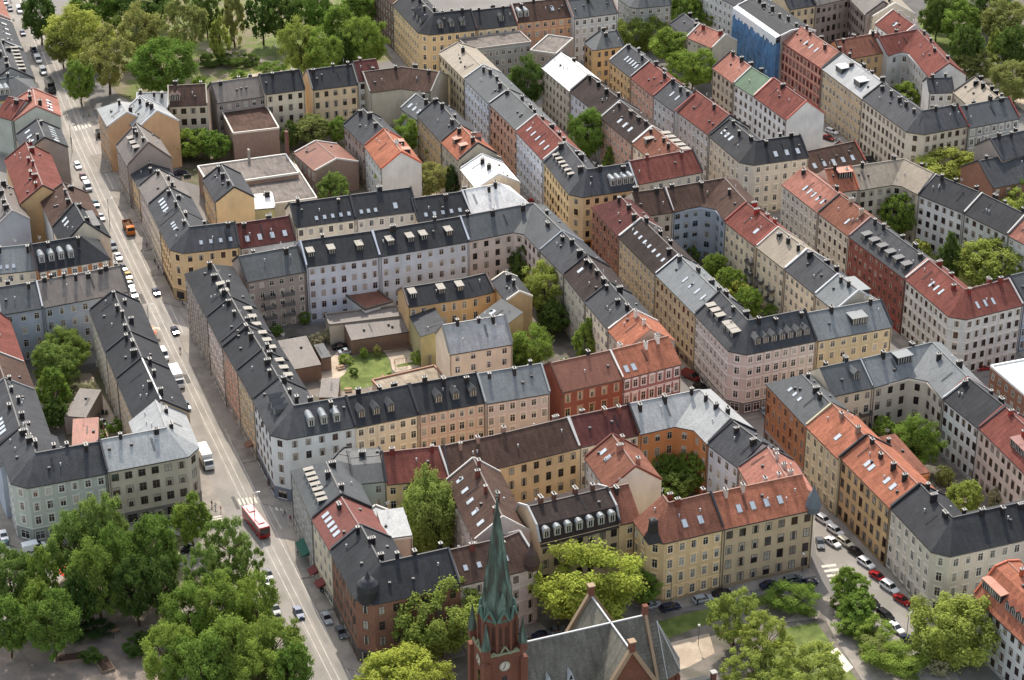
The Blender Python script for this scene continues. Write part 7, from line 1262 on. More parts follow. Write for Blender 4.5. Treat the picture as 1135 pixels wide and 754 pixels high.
    segs = [k for k in range(len(secs)-1) if (secs[k+1][0]-secs[k][0]).length > 5 or (len(secs) <= 2)]
    if B['prof'] != 'flat':
        for k in segs:
            Lr = (secs[k+1][mid]-secs[k][mid]).length; Lf = (secs[k+1][0]-secs[k][0]).length
            nch = B['nch'] if B['nch'] >= 0 else max(1, int(round(min(Lr, Lf)/5.2)))
            for i in range(nch):
                s = (i+.5+rnd.uniform(-.25, .25))/max(nch, 1)
                kk = mid-1 if (rnd.random() < .6) else mid
                if B['prof'] == 'shed': kk = 0
                tt = rnd.uniform(.72, .95); tt = tt if kk == mid-1 else 1-tt
                p, ex, ny, sl_ = surf(kk, k, s, tt)
                if rnd.random() < .6: ex, ny = ny, -ex
                me = chimney_mesh(B['cc'], rnd.choice((1, 2, 2, 3)), rnd.choice((1.2, 1.6)))
                put('chimney', me, roof, axes_matrix(p, (ex.x, ex.y, 0), (ny.x, ny.y, 0), (0, 0, 1)))
            # aerials and roof ladders
            if rnd.random() < .5:
                p, ex, ny, sl_ = surf(mid-1 if B['prof'] != 'shed' else 0, k, rnd.uniform(.15, .85), .92); put('aerial', AERIAL, roof, Matrix.Translation(p) @ Matrix.Rotation(rnd.uniform(0, 3), 4, 'Z'))
            if rnd.random() < .6:
                p, ex, ny, sl_ = surf(mid-1 if B['prof'] != 'shed' else 0, k, rnd.uniform(.15, .85), .55)
                up = Vector((ny.x*math.cos(sl_), ny.y*math.cos(sl_), math.sin(sl_))); e3 = Vector((ex.x, ex.y, 0)); put('roof_ladder', LADDER, roof, axes_matrix(p, e3, up, e3.cross(up)))
            # little vents
            for i in range(int(Lf/5)):
                p, ex, ny, sl_ = surf(rnd.choice((mid-1, mid-1, mid)) if B['prof'] != 'shed' else 0, k, rnd.uniform(.08, .92), rnd.uniform(.35, .65))
                put('roof_vent', VENT[rnd.random() < .5], roof, Matrix.Translation(p))
    for (side, seg, s0, s1, n_, t, kd) in B['feat']:
        for i in range(n_):
            s = s0 + (s1-s0)*((i+.5)/n_)
            kk = (0 if kd.startswith('d:') or B['prof'] != 'mans' else 1) if side == 'f' else nprof-2
            p, ex, ny, sl_ = surf(kk, seg, s, t if side == 'f' else 1-t)
            if side == 'b': ex, ny = -ex, -ny; sl_ = abs(sl_)
            if kd.startswith('d:'):
                put('dormer', dormer_mesh(kd[2:], sl_, rc), roof, axes_matrix(p, (ex.x, ex.y, 0), (ny.x, ny.y, 0), (0, 0, 1)))
            else:
                up = Vector((ny.x*math.cos(sl_), ny.y*math.cos(sl_), math.sin(sl_))); e3 = Vector((ex.x, ex.y, 0)); nn = e3.cross(up)
                put('skylight', skylight_mesh(*{'sky': (.95, 1.3), 'skyt': (.8, 2.0), 'skyb': (1.2, 1.9)}[kd]), roof, axes_matrix(p, e3, up, nn))
    if B['prof'] == 'flat' and not B['low']:
        A0, A1 = secs[0][0], secs[-1][-1]
        for i in range(3):
            q = (secs[0][0]*(1-.25*(i+1)) + secs[-1][0]*.25*(i+1))*.5 + (secs[0][-1]*(1-.25*(i+1)) + secs[-1][-1]*.25*(i+1))*.5
            put('chimney', chimney_mesh(B['cc'], 2, 1.2), roof, Matrix.Translation((q.x, q.y, h)))
    # pavement in front
    if B['pv']:
        PAVE.append((B['pv'], [(p.x+cx, p.y+cy) for p in front_l]))
    return root
PAVE = []
v2 = MB(); v2.bar((0, 0, -.3), (0, 0, 2.6), .05, .05)
for k_ in range(4): v2.bar((-.6+.08*k_, 0, 2.5-.22*k_), (.6-.08*k_, 0, 2.5-.22*k_), .04, .04)
AERIAL = v2.mesh('aerial', plain('aerial_metal', (150, 150, 150), .5))
v3 = MB()
for s_ in (-.18, .18): v3.box((s_, 0, .1), (.03, 0, 0), (0, 1.7, 0), (0, 0, .03))
for k_ in range(9): v3.box((0, -1.6+.4*k_, .1), (.18, 0, 0), (0, .03, 0), (0, 0, .02))
LADDER = v3.mesh('roof_ladder', LEAD)
v0 = MB(); v0.lathe((0, 0, -.2), [(.12, 0), (.12, .75), (.2, .75), (.2, .9), (0, .95)], 6)
v1 = MB(); v1.box((0, 0, .12), (.3, 0, 0), (0, .3, 0), (0, 0, .3))
VENT = [v0.mesh('roof_vent', ZINC), v1.mesh('roof_vent', LEAD)]
ROOTS = {}
for B in BUILDINGS: ROOTS[B['id']] = building(B)
# pavements with a kerb, butted against the walls
pm = MB()
for pi, (wd, pts) in enumerate(PAVE):
    pz = .13 + .004*(pi % 7)
    F = [Vector(p) for p in pts]; O = offs(F, -wd)
    for i in range(len(F)-1):
        if (F[i+1]-F[i]).length < .05: continue
        pm.face([(*O[i], pz), (*O[i+1], pz), (*F[i+1], pz), (*F[i], pz)])
        pm.face([(*O[i], 0), (*O[i+1], 0), (*O[i+1], pz), (*O[i], pz)])
struct('pavement', pm, GM['pave'])
# windows: one object each, only where they can be seen past the other buildings
BV = BVHTree.FromPolygons(ALLV, ALLF)
EYES = [Vector((x, 0, CAM_Z)) for x in (0, -30, 30)]
def seen(p):
    for e in EYES:
        dr = p-e; L = dr.length
        if BV.ray_cast(e, dr/L, L-.05)[0] is None: return True
    return False
def inframe(p):
    a = R(27.8627); y = p.y*math.cos(a) - (p.z-CAM_Z)*math.sin(a); u = p.x/y*2391; v = (p.y*math.sin(a) + (p.z-CAM_Z)*math.cos(a))/y*2391
    return abs(u) < 640 and abs(v) < 440
per = {}
for root, key, M, pw in WIN_TODO:
    if inframe(pw) and seen(pw): per.setdefault(root, []).append((pw.length, key, M))
nwin = 0; WR = random.Random(2)
for root, L in per.items():
    L.sort(key=lambda q: q[0])
    for dd, key, M in L[:100]: put('window', winmesh(*key, WR.choice((0, 0, 0, 0, 1, 1, 2, 3, 4))), root, M); nwin += 1
    if len(L) > 100:
        b = MB(); mats = None
        for dd, key, M in L[100:]:
            me = winmesh(*key); mats = list(me.materials); k = len(b.v)
            b.v += [tuple(M @ v.co) for v in me.vertices]
            for p in me.polygons: b.f.append(tuple(i+k for i in p.vertices)); b.m.append(p.material_index); b.uv += [(0, 0)]*len(p.vertices)
        o = b.build('window', mats, root); o['kind'] = 'stuff'
print('windows', nwin)

# ------------------------------------------------------------------ trees
def crown_mesh(seed, kind, nleaf, ls):
    """unit crown: radius about 1, height about 2 (centred), many small leaf faces in clumps"""
    rnd = random.Random(seed); b = MB()
    lobes = []
    n = {'broad': 170, 'poplar': 110, 'willow': 150, 'bush': 60, 'airy': 120}[kind]
    ph = [rnd.uniform(0, 6.28) for _ in range(6)]
    for i in range(n):
        while True:
            v = Vector((rnd.uniform(-1, 1), rnd.uniform(-1, 1), rnd.uniform(-1, 1)))
            if .2 < v.length < 1: break
        a = math.atan2(v.y, v.x)
        R_ = 1 + .13*math.sin(2*a+ph[0]) + .1*math.sin(3*a+ph[1]+v.z*2) + .08*math.sin(5*a+ph[2]-v.z*3)
        v = v.normalized()*(.38+.5*v.length**.6)*R_*rnd.uniform(.85, 1.08)
        if kind == 'poplar': k_ = (1-.5*max(v.z, 0))*.95; v.x *= k_; v.y *= k_
        if kind in ('broad', 'airy') and v.z < -.3: v.z = -.3+(v.z+.3)*.8; v.x *= .92; v.y *= .92
        r = rnd.uniform(.07, .18) * (1.5 if kind == 'bush' else 1) * (.85 if kind == 'airy' else 1)
        lobes.append((v, r))
    for k in range(nleaf):
        c, r = lobes[rnd.randrange(n)]
        d = Vector((rnd.gauss(0, 1), rnd.gauss(0, 1), rnd.gauss(0, 1))).normalized()
        if d.z < -.2 and rnd.random() < .5: d.z = -d.z
        rr = r*(rnd.random()**.4)*(1.6 if rnd.random() < .3 else 1.05)
        p = c + d*rr
        if kind == 'willow': p.z -= rnd.random()**2*.35
        nrm = (d + Vector((rnd.uniform(-.8, .8), rnd.uniform(-.8, .8), rnd.uniform(-.3, .9)))).normalized()
        x = nrm.cross(Vector((rnd.uniform(-1, 1), rnd.uniform(-1, 1), .3))).normalized(); y = nrm.cross(x)
        s = ls*rnd.uniform(.6, 1.3)
        s *= 1.0
        b.v += [tuple(p-x*s-y*s*.3), tuple(p-y*s*.8+x*s*.2), tuple(p+x*s+y*s*.2), tuple(p+y*s*.8-x*s*.1)]
        i = len(b.v)-4; b.f.append((i, i+1, i+2, i+3)); b.m.append(0); b.uv += [(0, 0)]*4
    return b.mesh('crown', leafmat((80, 104, 44)))
def trunk_mesh(seed, kind):
    """unit trunk: from z=0 to crown centre z=1, with limbs"""
    rnd = random.Random(seed); b = MB()
    pts = [Vector((0, 0, 0))]
    for i in range(1, 6): pts.append(Vector((rnd.uniform(-.02, .02)*i, rnd.uniform(-.02, .02)*i, i*.22)))
    rad = [.034, .026, .022, .018, .013, .006]
    for i in range(5): b.tube(pts[i], pts[i+1], rad[i], rad[i+1], 7, 0, False)
    for i in range(11):
        k = rnd.choice((2, 3, 3, 4, 4)); a = rnd.uniform(0, 2*math.pi); o = pts[k]
        ln = rnd.uniform(.25, .45)
        m1 = o + Vector((math.cos(a)*ln*.5, math.sin(a)*ln*.5, ln*.55)); e = m1 + Vector((math.cos(a+.3)*ln*.5, math.sin(a+.3)*ln*.5, ln*.45))
        b.tube(o, m1, .012, .008, 5, 0, False); b.tube(m1, e, .008, .003, 4, 0, False)
        e2 = m1 + Vector((math.cos(a-.7)*ln*.4, math.sin(a-.7)*ln*.4, ln*.3)); b.tube(m1, e2, .006, .002, 4, 0, False)
    return b.mesh('trunk', plain('bark', (84, 70, 58), .95, .1))
CROWNS = {}
def crown(kind, big, v):
    key = (kind, big, v)
    if key not in CROWNS:
        nl, ls = {0: (5000, .066), 1: (12000, .044), 2: (28000, .028)}[big]
        if kind == 'airy': nl = int(nl*.62)
        if kind == 'bush': nl = int(nl*.6)
        CROWNS[key] = crown_mesh(hash((len(kind), big, v)) % 9999 + v*17, kind, nl, ls)
    return CROWNS[key]
TRK = [trunk_mesh(i, 'broad') for i in range(3)]
for i, T in enumerate(TREES):
    x, y, rw, H, kind, col, label, group = T
    bush = kind == 'bush'
    root = empty('shrub' if bush else 'tree', (x, y, 0), (i*1.7) % 6.28); tag(root, label, 'shrub' if bush else 'tree', group)
    dist = math.hypot(math.hypot(x, y), CAM_Z)
    big = 2 if (rw/dist > .0085) else (1 if rw/dist > .0042 else 0)
    cz = H*(.5 if bush else .56); ch_ = H*(.5 if bush else .47); rw *= 1.17
    if kind == 'willow': cz = H*.52; ch_ = H*.5
    if kind == 'poplar': cz = H*.52; ch_ = H*.5
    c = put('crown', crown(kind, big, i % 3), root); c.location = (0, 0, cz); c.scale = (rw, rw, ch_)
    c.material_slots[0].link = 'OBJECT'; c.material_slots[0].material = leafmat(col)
    t = put('trunk', TRK[i % 3], root); s = cz*1.05
    t.scale = (s*(1.0 if not bush else .6), s*(1.0 if not bush else .6), s)

# ------------------------------------------------------------------ vehicles
def loft(b, secs, m, mtop=None):
    for A, B_ in zip(secs, secs[1:]):
        n = len(A)
        for i in range(n-1): b.face([A[i], A[i+1], B_[i+1], B_[i]], m)
def veh_body(prof, w, z0, mats_name, col):
    """side profile list of (x, z_top), lower edge z0; sides pulled in at the top"""
    b = MB(); secs = []
    for x, zt, k in prof:
        hw = w/2*k
        secs.append([(x, -hw*.94, z0), (x, -hw, z0+.18), (x, -hw, zt-.12), (x, -hw*.9, zt), (x, hw*.9, zt), (x, hw, zt-.12), (x, hw, z0+.18), (x, hw*.94, z0)])
    loft(b, secs, 0); b.face(secs[0][::-1]); b.face(secs[-1])
    return b
VK = {}
def vehicle_parts(kind, col):
    key = (kind, col)
    if key in VK: return VK[key]
    parts = []
    paint = bpy.data.materials.get('car_paint_%d_%d_%d' % col)
    if not paint:
        paint, t, p = newmat('car_paint_%d_%d_%d' % col, .16, .4, .0); p.inputs['Base Color'].default_value = lin(col); pass
    L, W_, = {'car': (4.3, 1.76), 'estate': (4.6, 1.8), 'van': (5.2, 2.0), 'truck': (8.2, 2.4), 'bus': (10.6, 2.5), 'tipper': (7.4, 2.5), 'minivan': (4.8, 1.9)}[kind]
    h = L/2
    black = plain('rubber', (26, 26, 27), .8, .2); rim = plain('wheel_rim', (150, 152, 155), .4, .5, .6)
    if kind in ('car', 'estate', 'minivan'):
        hood = .92 if kind != 'minivan' else 1.05; top = 1.42 if kind != 'minivan' else 1.75
        tail = -h+.25 if kind != 'car' else -h+.75
        b = veh_body([(-h, .78, .86), (-h+.12, .95, .96), (-h+1.0, hood+.03, 1), (0, hood, 1), (h-1.2, hood-.02, 1), (h-.25, .74, .95), (h, .6, .84)], W_, .28, '', col)
        parts.append(('body', b.mesh('body', paint), []))
        g = MB(); xb = tail; xf = h-1.15; rb = xb+(.28 if kind != 'car' else .7); rf = xf-(.85 if kind != 'minivan' else .7); a = W_/2
        lo = [(xb, -a*.93, hood-.03), (xf, -a*.93, hood-.03), (xf, a*.93, hood-.03), (xb, a*.93, hood-.03)]
        hi = [(rb, -a*.74, top-.05), (rf, -a*.74, top-.05), (rf, a*.74, top-.05), (rb, a*.74, top-.05)]
        for i in range(4): j = (i+1) % 4; g.face([lo[i], lo[j], hi[j], hi[i]])
        parts.append(('windows', g.mesh('windows', DARKG), []))
        r = MB(); r.box(((rb+rf)/2, 0, top-.025), ((rf-rb)/2+.03, 0, 0), (0, a*.76, 0), (0, 0, .03))
        for s in (-1, 1):
            r.bar((rf, s*a*.75, top-.04), (xf, s*a*.94, hood), .06, .06); r.bar((rb, s*a*.75, top-.04), (xb, s*a*.94, hood), .09, .07)
            r.bar(((rb+rf)/2, s*a*.755, top-.05), ((xb+xf)/2, s*a*.945, hood), .09, .04)
        parts.append(('car_roof', r.mesh('car_roof', paint), []))
        wx = (h-.85, -h+.85); wr = .32
        for s in (-1, 1):
            hl = MB(); hl.box((h-.06, s*a*.62, .64), (.06, 0, 0), (0, .17, 0), (0, 0, .07)); parts.append(('headlight', hl.mesh('headlight', plain('lamp_glass', (220, 222, 224), .15, .8)), []))
            tl = MB(); tl.box((-h+.03, s*a*.7, .74), (.05, 0, 0), (0, .13, 0), (0, 0, .09)); parts.append(('tail_light', tl.mesh('tail_light', plain('tail_lamp', (140, 20, 16), .3, .6)), []))
    elif kind == 'van':
        b = veh_body([(-h, 1.95, .94), (-h+.1, 2.05, .98), (0, 2.08, 1), (h-1.9, 2.05, 1), (h-1.0, 1.2, 1), (h-.15, .95, .95), (h, .7, .88)], W_, .35, '', col)
        parts.append(('body', b.mesh('body', paint), []))
        g = MB(); g.face([(h-1.84, -.85, 2.0), (h-1.0, -.88, 1.26), (h-1.0, .88, 1.26), (h-1.84, .85, 2.0)])
        for s in (-1, 1): g.box((h-2.0, s*W_/2*1.0, 1.5), (.5, 0, 0), (0, .012, 0), (0, 0, .28))
        for q in g.v: pass
        g.v = [(x+.03, y, z+.03) for x, y, z in g.v]; parts.append(('windows', g.mesh('windows', DARKG), []))
        wx = (h-.95, -h+1.0); wr = .35
    elif kind == 'bus':
        b = MB(); a = W_/2; b.box((0, 0, 1.75), (h, 0, 0), (0, a, 0), (0, 0, 1.35)); parts.append(('body', b.mesh('body', paint), []))
        r = MB(); r.box((0, 0, 3.13), (h-.15, 0, 0), (0, a-.12, 0), (0, 0, .05))
        for x in (-3, 2.5): r.box((x, 0, 3.28), (1.1, 0, 0), (0, .7, 0), (0, 0, .14))
        parts.append(('bus_roof', r.mesh('bus_roof', plain('pale_red_bus_roof', (214, 150, 148), .5)), []))
        g = MB()
        for s in (-1, 1):
            for k in range(6): g.box((-h+1.1+k*1.66, s*a, 2.15), (.74, 0, 0), (0, .015, 0), (0, 0, .5))
        g.box((h, 0, 2.0), (.015, 0, 0), (0, a*.9, 0), (0, 0, .75)); g.box((-h, 0, 2.1), (.015, 0, 0), (0, a*.8, 0), (0, 0, .5))
        parts.append(('windows', g.mesh('windows', DARKG), [])); wx = (h-2.4, -h+2.8); wr = .48
    elif kind == 'truck':
        b = MB(); b.box((-1.0, 0, 2.15), (3.05, 0, 0), (0, W_/2, 0), (0, 0, 1.3)); parts.append(('cargo_box', b.mesh('cargo_box', paint), []))
        c = veh_body([(2.25, 2.5, .95), (3.3, 2.5, .95), (3.8, 1.5, .97), (4.1, 1.3, .95)], W_*.96, .5, '', col); parts.append(('cab', c.mesh('cab', paint), []))
        g = MB(); g.face([(3.36, -.95, 2.42), (3.84, -1.0, 1.55), (3.84, 1.0, 1.55), (3.36, .95, 2.42)])
        for s in (-1, 1): g.box((2.95, s*W_*.48, 1.95), (.38, 0, 0), (0, .02, 0), (0, 0, .3))
        parts.append(('windows', g.mesh('windows', DARKG), []))
        ch = MB(); ch.box((0, 0, .7), (4.0, 0, 0), (0, .45, 0), (0, 0, .15)); parts.append(('chassis', ch.mesh('chassis', LEAD), [])); wx = (3.1, -2.6); wr = .48
    elif kind == 'tipper':
        b = MB(); x0, x1 = -3.6, 1.5; a = W_/2
        b.box(((x0+x1)/2, 0, 1.25), ((x1-x0)/2, 0, 0), (0, a*.95, 0), (0, 0, .08))
        for s in (-1, 1): b.box(((x0+x1)/2, s*a, 1.8), ((x1-x0)/2, 0, 0), (0, .06, 0), (0, 0, .55))
        for x in (x0, x1): b.box((x, 0, 1.8), (.06, 0, 0), (0, a, 0), (0, 0, .55))
        parts.append(('tipper_bed', b.mesh('tipper_bed', plain('rusty_bed', (120, 84, 60), .9)), []))
        l = MB(); rr = random.Random(3)
        for k in range(14): l.lathe((rr.uniform(-3, 1), rr.uniform(-.8, .8), 1.4), [(.6, 0), (.5, .35), (.2, .6), (0, .65)], 6)
        parts.append(('load', l.mesh('load', plain('brown_soil', (130, 96, 70), .95)), []))
        c = veh_body([(1.7, 2.7, .95), (3.3, 2.7, .95), (3.65, 1.7, .97), (3.7, 1.2, .95)], W_*.96, .6, '', col); parts.append(('cab', c.mesh('cab', paint), []))
        g = MB(); g.face([(3.34, -.95, 2.6), (3.68, -1.0, 1.8), (3.68, 1.0, 1.8), (3.34, .95, 2.6)]); parts.append(('windows', g.mesh('windows', DARKG), [])); wx = (2.8, -1.4, -2.7); wr = .5
    for x in wx:
        for s in (-1, 1):
            t = MB(); t.tube((x, s*(W_/2-.24), wr), (x, s*(W_/2+.01), wr), wr, wr, 12); r_ = MB(); r_.tube((x, s*(W_/2-.02), wr), (x, s*(W_/2+.03), wr), wr*.6, wr*.55, 8)
            parts.append(('wheel', t.mesh('wheel', black), [('rim', r_.mesh('rim', rim))]))
    VK[key] = parts; return parts
for V in VEHICLES:
    kind, x, y, ang, col, label, group = V
    nm = {'car': 'car', 'estate': 'estate_car', 'minivan': 'minivan', 'van': 'van', 'truck': 'box_truck', 'bus': 'bus', 'tipper': 'tipper_truck'}[kind]
    root = empty(nm, (x, y, .01), R(ang)); tag(root, label, {'car': 'car', 'estate': 'car', 'minivan': 'car', 'van': 'van', 'truck': 'truck', 'bus': 'bus', 'tipper': 'truck'}[kind], group)
    for pn, me, subs in vehicle_parts(kind, col):
        o = put(pn, me, root)
        for sn, sm in subs: put(sn, sm, o)

# ------------------------------------------------------------------ people
def person_mesh(pose, skin, top, leg, hair):
    V_ = [(0, 0, .95, .15, .12)]; E_ = []
    def add(p, par, rx, ry=None): V_.append((*p, rx, ry or rx)); E_.append((par, len(V_)-1)); return len(V_)-1
    s1 = add((0, 0, 1.2), 0, .15, .11); s2 = add((0, 0, 1.42), s1, .16, .1); nk = add((0, .0, 1.53), s2, .055); hd = add((.01, 0, 1.66), nk, .095, .105); ht = add((0, 0, 1.76), hd, .06)
    st = .28 if pose == 'walk' else .04
    for s in (-1, 1):
        hp = add((0, s*.1, .88), 0, .1); kn = add((s*st*.6, s*.1, .48), hp, .062); an = add((s*st-(.1 if s < 0 and st > .1 else 0), s*.1, .09), kn, .042); add((s*st+.14, s*.11, .035), an, .04, .035)
        sh_ = add((0, s*.19, 1.4), s2, .06); el = add((-s*st*.35, s*.25, 1.12), sh_, .045); wr_ = add((-s*st*.6+.08, s*.24, .88), el, .032); add((-s*st*.6+.12, s*.235, .79), wr_, .04, .022)
    me = bpy.data.meshes.new('person'); me.from_pydata([v[:3] for v in V_], E_, []); o = bpy.data.objects.new('tmp', me); COL.objects.link(o)
    md = o.modifiers.new('s', 'SKIN'); 
    for i, v in enumerate(V_): me.skin_vertices[0].data[i].radius = (v[3], v[4])
    me.skin_vertices[0].data[0].use_root = True
    sb = o.modifiers.new('u', 'SUBSURF'); sb.levels = 1; sb.render_levels = 1
    dg = bpy.context.evaluated_depsgraph_get(); r = bpy.data.meshes.new_from_object(o.evaluated_get(dg)); r.name = 'person'
    bpy.data.objects.remove(o); r.materials.clear()
    for nm, c in (('skin', skin), ('shirt_cloth', top), ('trouser_cloth', leg), ('hair', hair)): r.materials.append(plain(nm, c, .8))
    for p in r.polygons:
        z = p.center.z; y = abs(p.center.y)
        p.material_index = 3 if (z > 1.68 or (z > 1.6 and p.center.x < -.02)) else 0 if (z > 1.5) else 2 if (z < .97 and y < .2) else (0 if (z < .9 and y > .2) else 1)
    return r
PM = {}
for (x, y, ang, pose, top, leg, label) in PEOPLE:
    key = (pose, top, leg)
    if key not in PM: PM[key] = person_mesh(pose, (188, 140, 112), top, leg, (60, 44, 34))
    o = put('person', PM[key]); o.location = (x, y, .0 if True else 0); o.rotation_euler.z = R(ang); tag(o, label, 'person', None)

# ------------------------------------------------------------------ church
def church():
    CX, CY, A = CHURCH['loc'][0], CHURCH['loc'][1], CHURCH['ang']
    root = empty('church', (CX, CY, 0), R(A)); tag(root, 'red brick church with green copper spire, clock and slate cross roof', 'church')
    # local frame: x along the nave (tower at -x), y towards the back of the picture, origin at the crossing
    brick = wallmat((114, 76, 62), 'brick'); stone = plain('sandstone_trim', (150, 128, 104), .9); slate = roofmat((112, 109, 100), 'slate'); slate2 = roofmat((124, 120, 108), 'slate')
    nr, ne, hw = CHURCH['ridge'], CHURCH['eave'], 6.3
    x0, x1 = CHURCH['x0'], CHURCH['x1']
    T = CHURCH['T']            # half length of the transept
    b = MB()                   # nave walls + aisles
    b.box(((x0+x1)/2, 0, ne/2), ((x1-x0)/2, 0, 0), (0, hw, 0), (0, 0, ne/2), skip=('-z', '+z'))
    for s in (-1, 1): b.box(((x0-2)/2, s*(hw+2), 3.6), ((-x0-8)/2, 0, 0), (0, 2, 0), (0, 0, 3.6), skip=('-z',))
    nave = b.build('nave_wall', brick, root)
    r = MB(); o = .5
    def sl(a, b_, c, d, mb=r):
        ex = (Vector(b_)-Vector(a)).normalized(); n = ex.cross(Vector(d)-Vector(a)).normalized(); ey = n.cross(ex)
        mb.face([a, b_, c, d], 0, [((Vector(p)-Vector(a)).dot(ex), (Vector(p)-Vector(a)).dot(ey)) for p in (a, b_, c, d)])
    sl((x0, -hw-o, ne-.3), (x1, -hw-o, ne-.3), (x1, 0, nr), (x0, 0, nr)); sl((x1, hw+o, ne-.3), (x0, hw+o, ne-.3), (x0, 0, nr), (x1, 0, nr))
    r.build('nave_roof', slate, root)
    rc = MB(); rc.bar((x0, 0, nr+.05), (x1, 0, nr+.05), .3, .25); rc.build('ridge_capping', ZINC, root)
    g = MB(); g.face([(x1, -hw, ne), (x1, hw, ne), (x1, 0, nr)]); g.bar((x1, -hw-o, ne), (x1, 0, nr+.5), .6, .7, 1); g.bar((x1, hw+o, ne), (x1, 0, nr+.5), .6, .7, 1); g.box((x1, 0, nr+1.2), (.5, 0, 0), (0, .5, 0), (0, 0, 1.1), 0); g.build('choir_gable', [brick, stone], root)
    # transept
    tw = 6.3; b = MB()
    b.box((0, 0, ne/2), (tw, 0, 0), (0, T, 0), (0, 0, ne/2), skip=('-z', '+z')); b.build('transept_wall', brick, root)
    r = MB(); tr = nr
    sl((-tw-o, T, ne-.3), (-tw-o, -T, ne-.3), (0, -T, tr), (0, T, tr), r); sl((tw+o, -T, ne-.3), (tw+o, T, ne-.3), (0, T, tr), (0, -T, tr), r); r.build('transept_roof', slate2, root)
    rc = MB(); rc.bar((0, -T, tr+.05), (0, T, tr+.05), .3, .25); rc.build('ridge_capping', ZINC, root)
    for s in (-1, 1):
        g = MB(); q = [(-tw, s*T, ne), (tw, s*T, ne), (0, s*T, tr)]; g.face(q if s < 0 else q[::-1])
        for k in (-1, 1): g.bar((k*(tw+o), s*T, ne+.1), (0, s*T, tr+.6), .8, .8, 1)
        g.box((0, s*T, tr+1.2), (.55, 0, 0), (0, .55, 0), (0, 0, 1.1), 0); g.box((0, s*T, tr+2.4), (.7, 0, 0), (0, .7, 0), (0, 0, .12), 1)
        for k in (-1, 1): g.box((k*(tw+.2), s*T, ne*.5), (.6, 0, 0), (0, .6, 0), (0, 0, ne*.5+.6), 0)
        # tall blind window recess frame with pointed head
        for k in (-1, 1): g.box((k*.95, s*(T+.07), ne+.9), (.14, 0, 0), (0, .1, 0), (0, 0, 2.2), 1); g.bar((k*.95, s*(T+.07), ne+3.1), (0, s*(T+.07), ne+4.4), .25, .25, 1)
        g.build('transept_gable', [brick, stone], root)
        pw = MB(); yy = s*(T+.05); q = [(-.85, yy, ne-1.3), (.85, yy, ne-1.3), (.85, yy, ne+3), (0, yy, ne+4.2), (-.85, yy, ne+3)]; pw.face(q if s < 0 else q[::-1]); pw.build('window', DARKG, root)
    # little roof gablets on the nave slope
    for i in range(4):
        x = x0+4.5+i*4.4; y = -hw*.62; z = nr - (nr-ne)*.62; d = MB()
        if x > -tw-2: continue
        d.face([(x-.8, y-1.0, z-.6), (x+.8, y-1.0, z-.6), (x, y-1.0, z+1.6)], 1); d.face([(x-.8, y-1, z-.6), (x, y-1, z+1.6), (x, y+.9, z+1.6)], 0); d.face([(x+.8, y-1, z-.6), (x, y+.9, z+1.6), (x, y-1, z+1.6)], 0)
        d.face([(x-.4, y-1.03, z-.3), (x+.4, y-1.03, z-.3), (x, y-1.03, z+.9)], 2); d.build('gablet', [plain('pale_zinc_sheet', (170, 176, 178), .5), plain('pale_zinc_sheet', (170, 176, 178), .5), DARKG], root)
    # polygonal apse
    ar = 4.6; n = 8; ac = x1+2.6; b = MB(); ah = ne-1.5
    ring = [(ac+ar*math.cos(math.pi*(k/ n*2-.5)), ar*math.sin(math.pi*(k/n*2-.5))) for k in range(0, 5)]
    ring = [(x1, -ar)] + [(ac+ar*math.cos(t), ar*math.sin(t)) for t in (-math.pi/2, -math.pi/4, 0, math.pi/4, math.pi/2)] + [(x1, ar)]
    for p, q in zip(ring, ring[1:]):
        b.face([(*p, 0), (*q, 0), (*q, ah), (*p, ah)])
        dx, dy = q[0]-p[0], q[1]-p[1]; L = math.hypot(dx, dy); nx, ny = dy/L, -dx/L
        if L > 2.9:
            mx, my = (p[0]+q[0])/2+nx*.05, (p[1]+q[1])/2+ny*.05; ux, uy = dx/L, dy/L; w_ = MB()
            w_.face([(mx-ux*.55, my-uy*.55, ah-5), (mx+ux*.55, my+uy*.55, ah-5), (mx+ux*.55, my+uy*.55, ah-2.1), (mx, my, ah-1.2), (mx-ux*.55, my-uy*.55, ah-2.1)]); w_.build('window', DARKG, root)
        b.box((p[0], p[1], ah/2-.4), (.45, 0, 0), (0, .45, 0), (0, 0, ah/2-.4))
    b.build('apse_wall', brick, root)
    st = MB()
    for p, q in zip(ring, ring[1:]): st.bar((*p, ah+.05), (*q, ah+.05), .7, .35)
    st.build('apse_cornice', stone, root)
    r = MB(); top = (x1+2.6, 0, nr-2.2)
    ro = [(x1+(p[0]-x1)*1.08, p[1]*1.1) for p in ring]
    for p, q in zip(ro, ro[1:]): r.face([(*p, ah+.15), (*q, ah+.15), top]) if p is not ro[0] and q is not ro[-1] else None
    r.face([(*ro[0], ah+.15), (*ro[1], ah+.15), top, (x1, 0, nr-2.2)]); r.face([(*ro[-2], ah+.15), (*ro[-1], ah+.15), (x1, 0, nr-2.2), top])
    r.build('apse_roof', slate, root)
    rc = MB(); 
    for p in ro[1:-1]: rc.bar((*p, ah+.25), (top[0], top[1], top[2]+.1), .16, .16)
    rc.build('ridge_capping', ZINC, root)
    # vestry in front right with a dark flat-pitched roof
    v = MB(); v.box((x1+8.5, -3.5, 2.6), (5.2, 0, 0), (0, 4.5, 0), (0, 0, 2.6), skip=('-z',)); v.build('vestry_wall', brick, root)
    v = MB(); sl((x1+3, -8.4, 5.1), (x1+14, -8.4, 5.1), (x1+14, -3.4, 8.0), (x1+3, -3.4, 8.0), v); sl((x1+14, 1.4, 5.1), (x1+3, 1.4, 5.1), (x1+3, -3.4, 8.0), (x1+14, -3.4, 8.0), v); v.build('vestry_roof', roofmat((64, 66, 68), 'slate'), root)
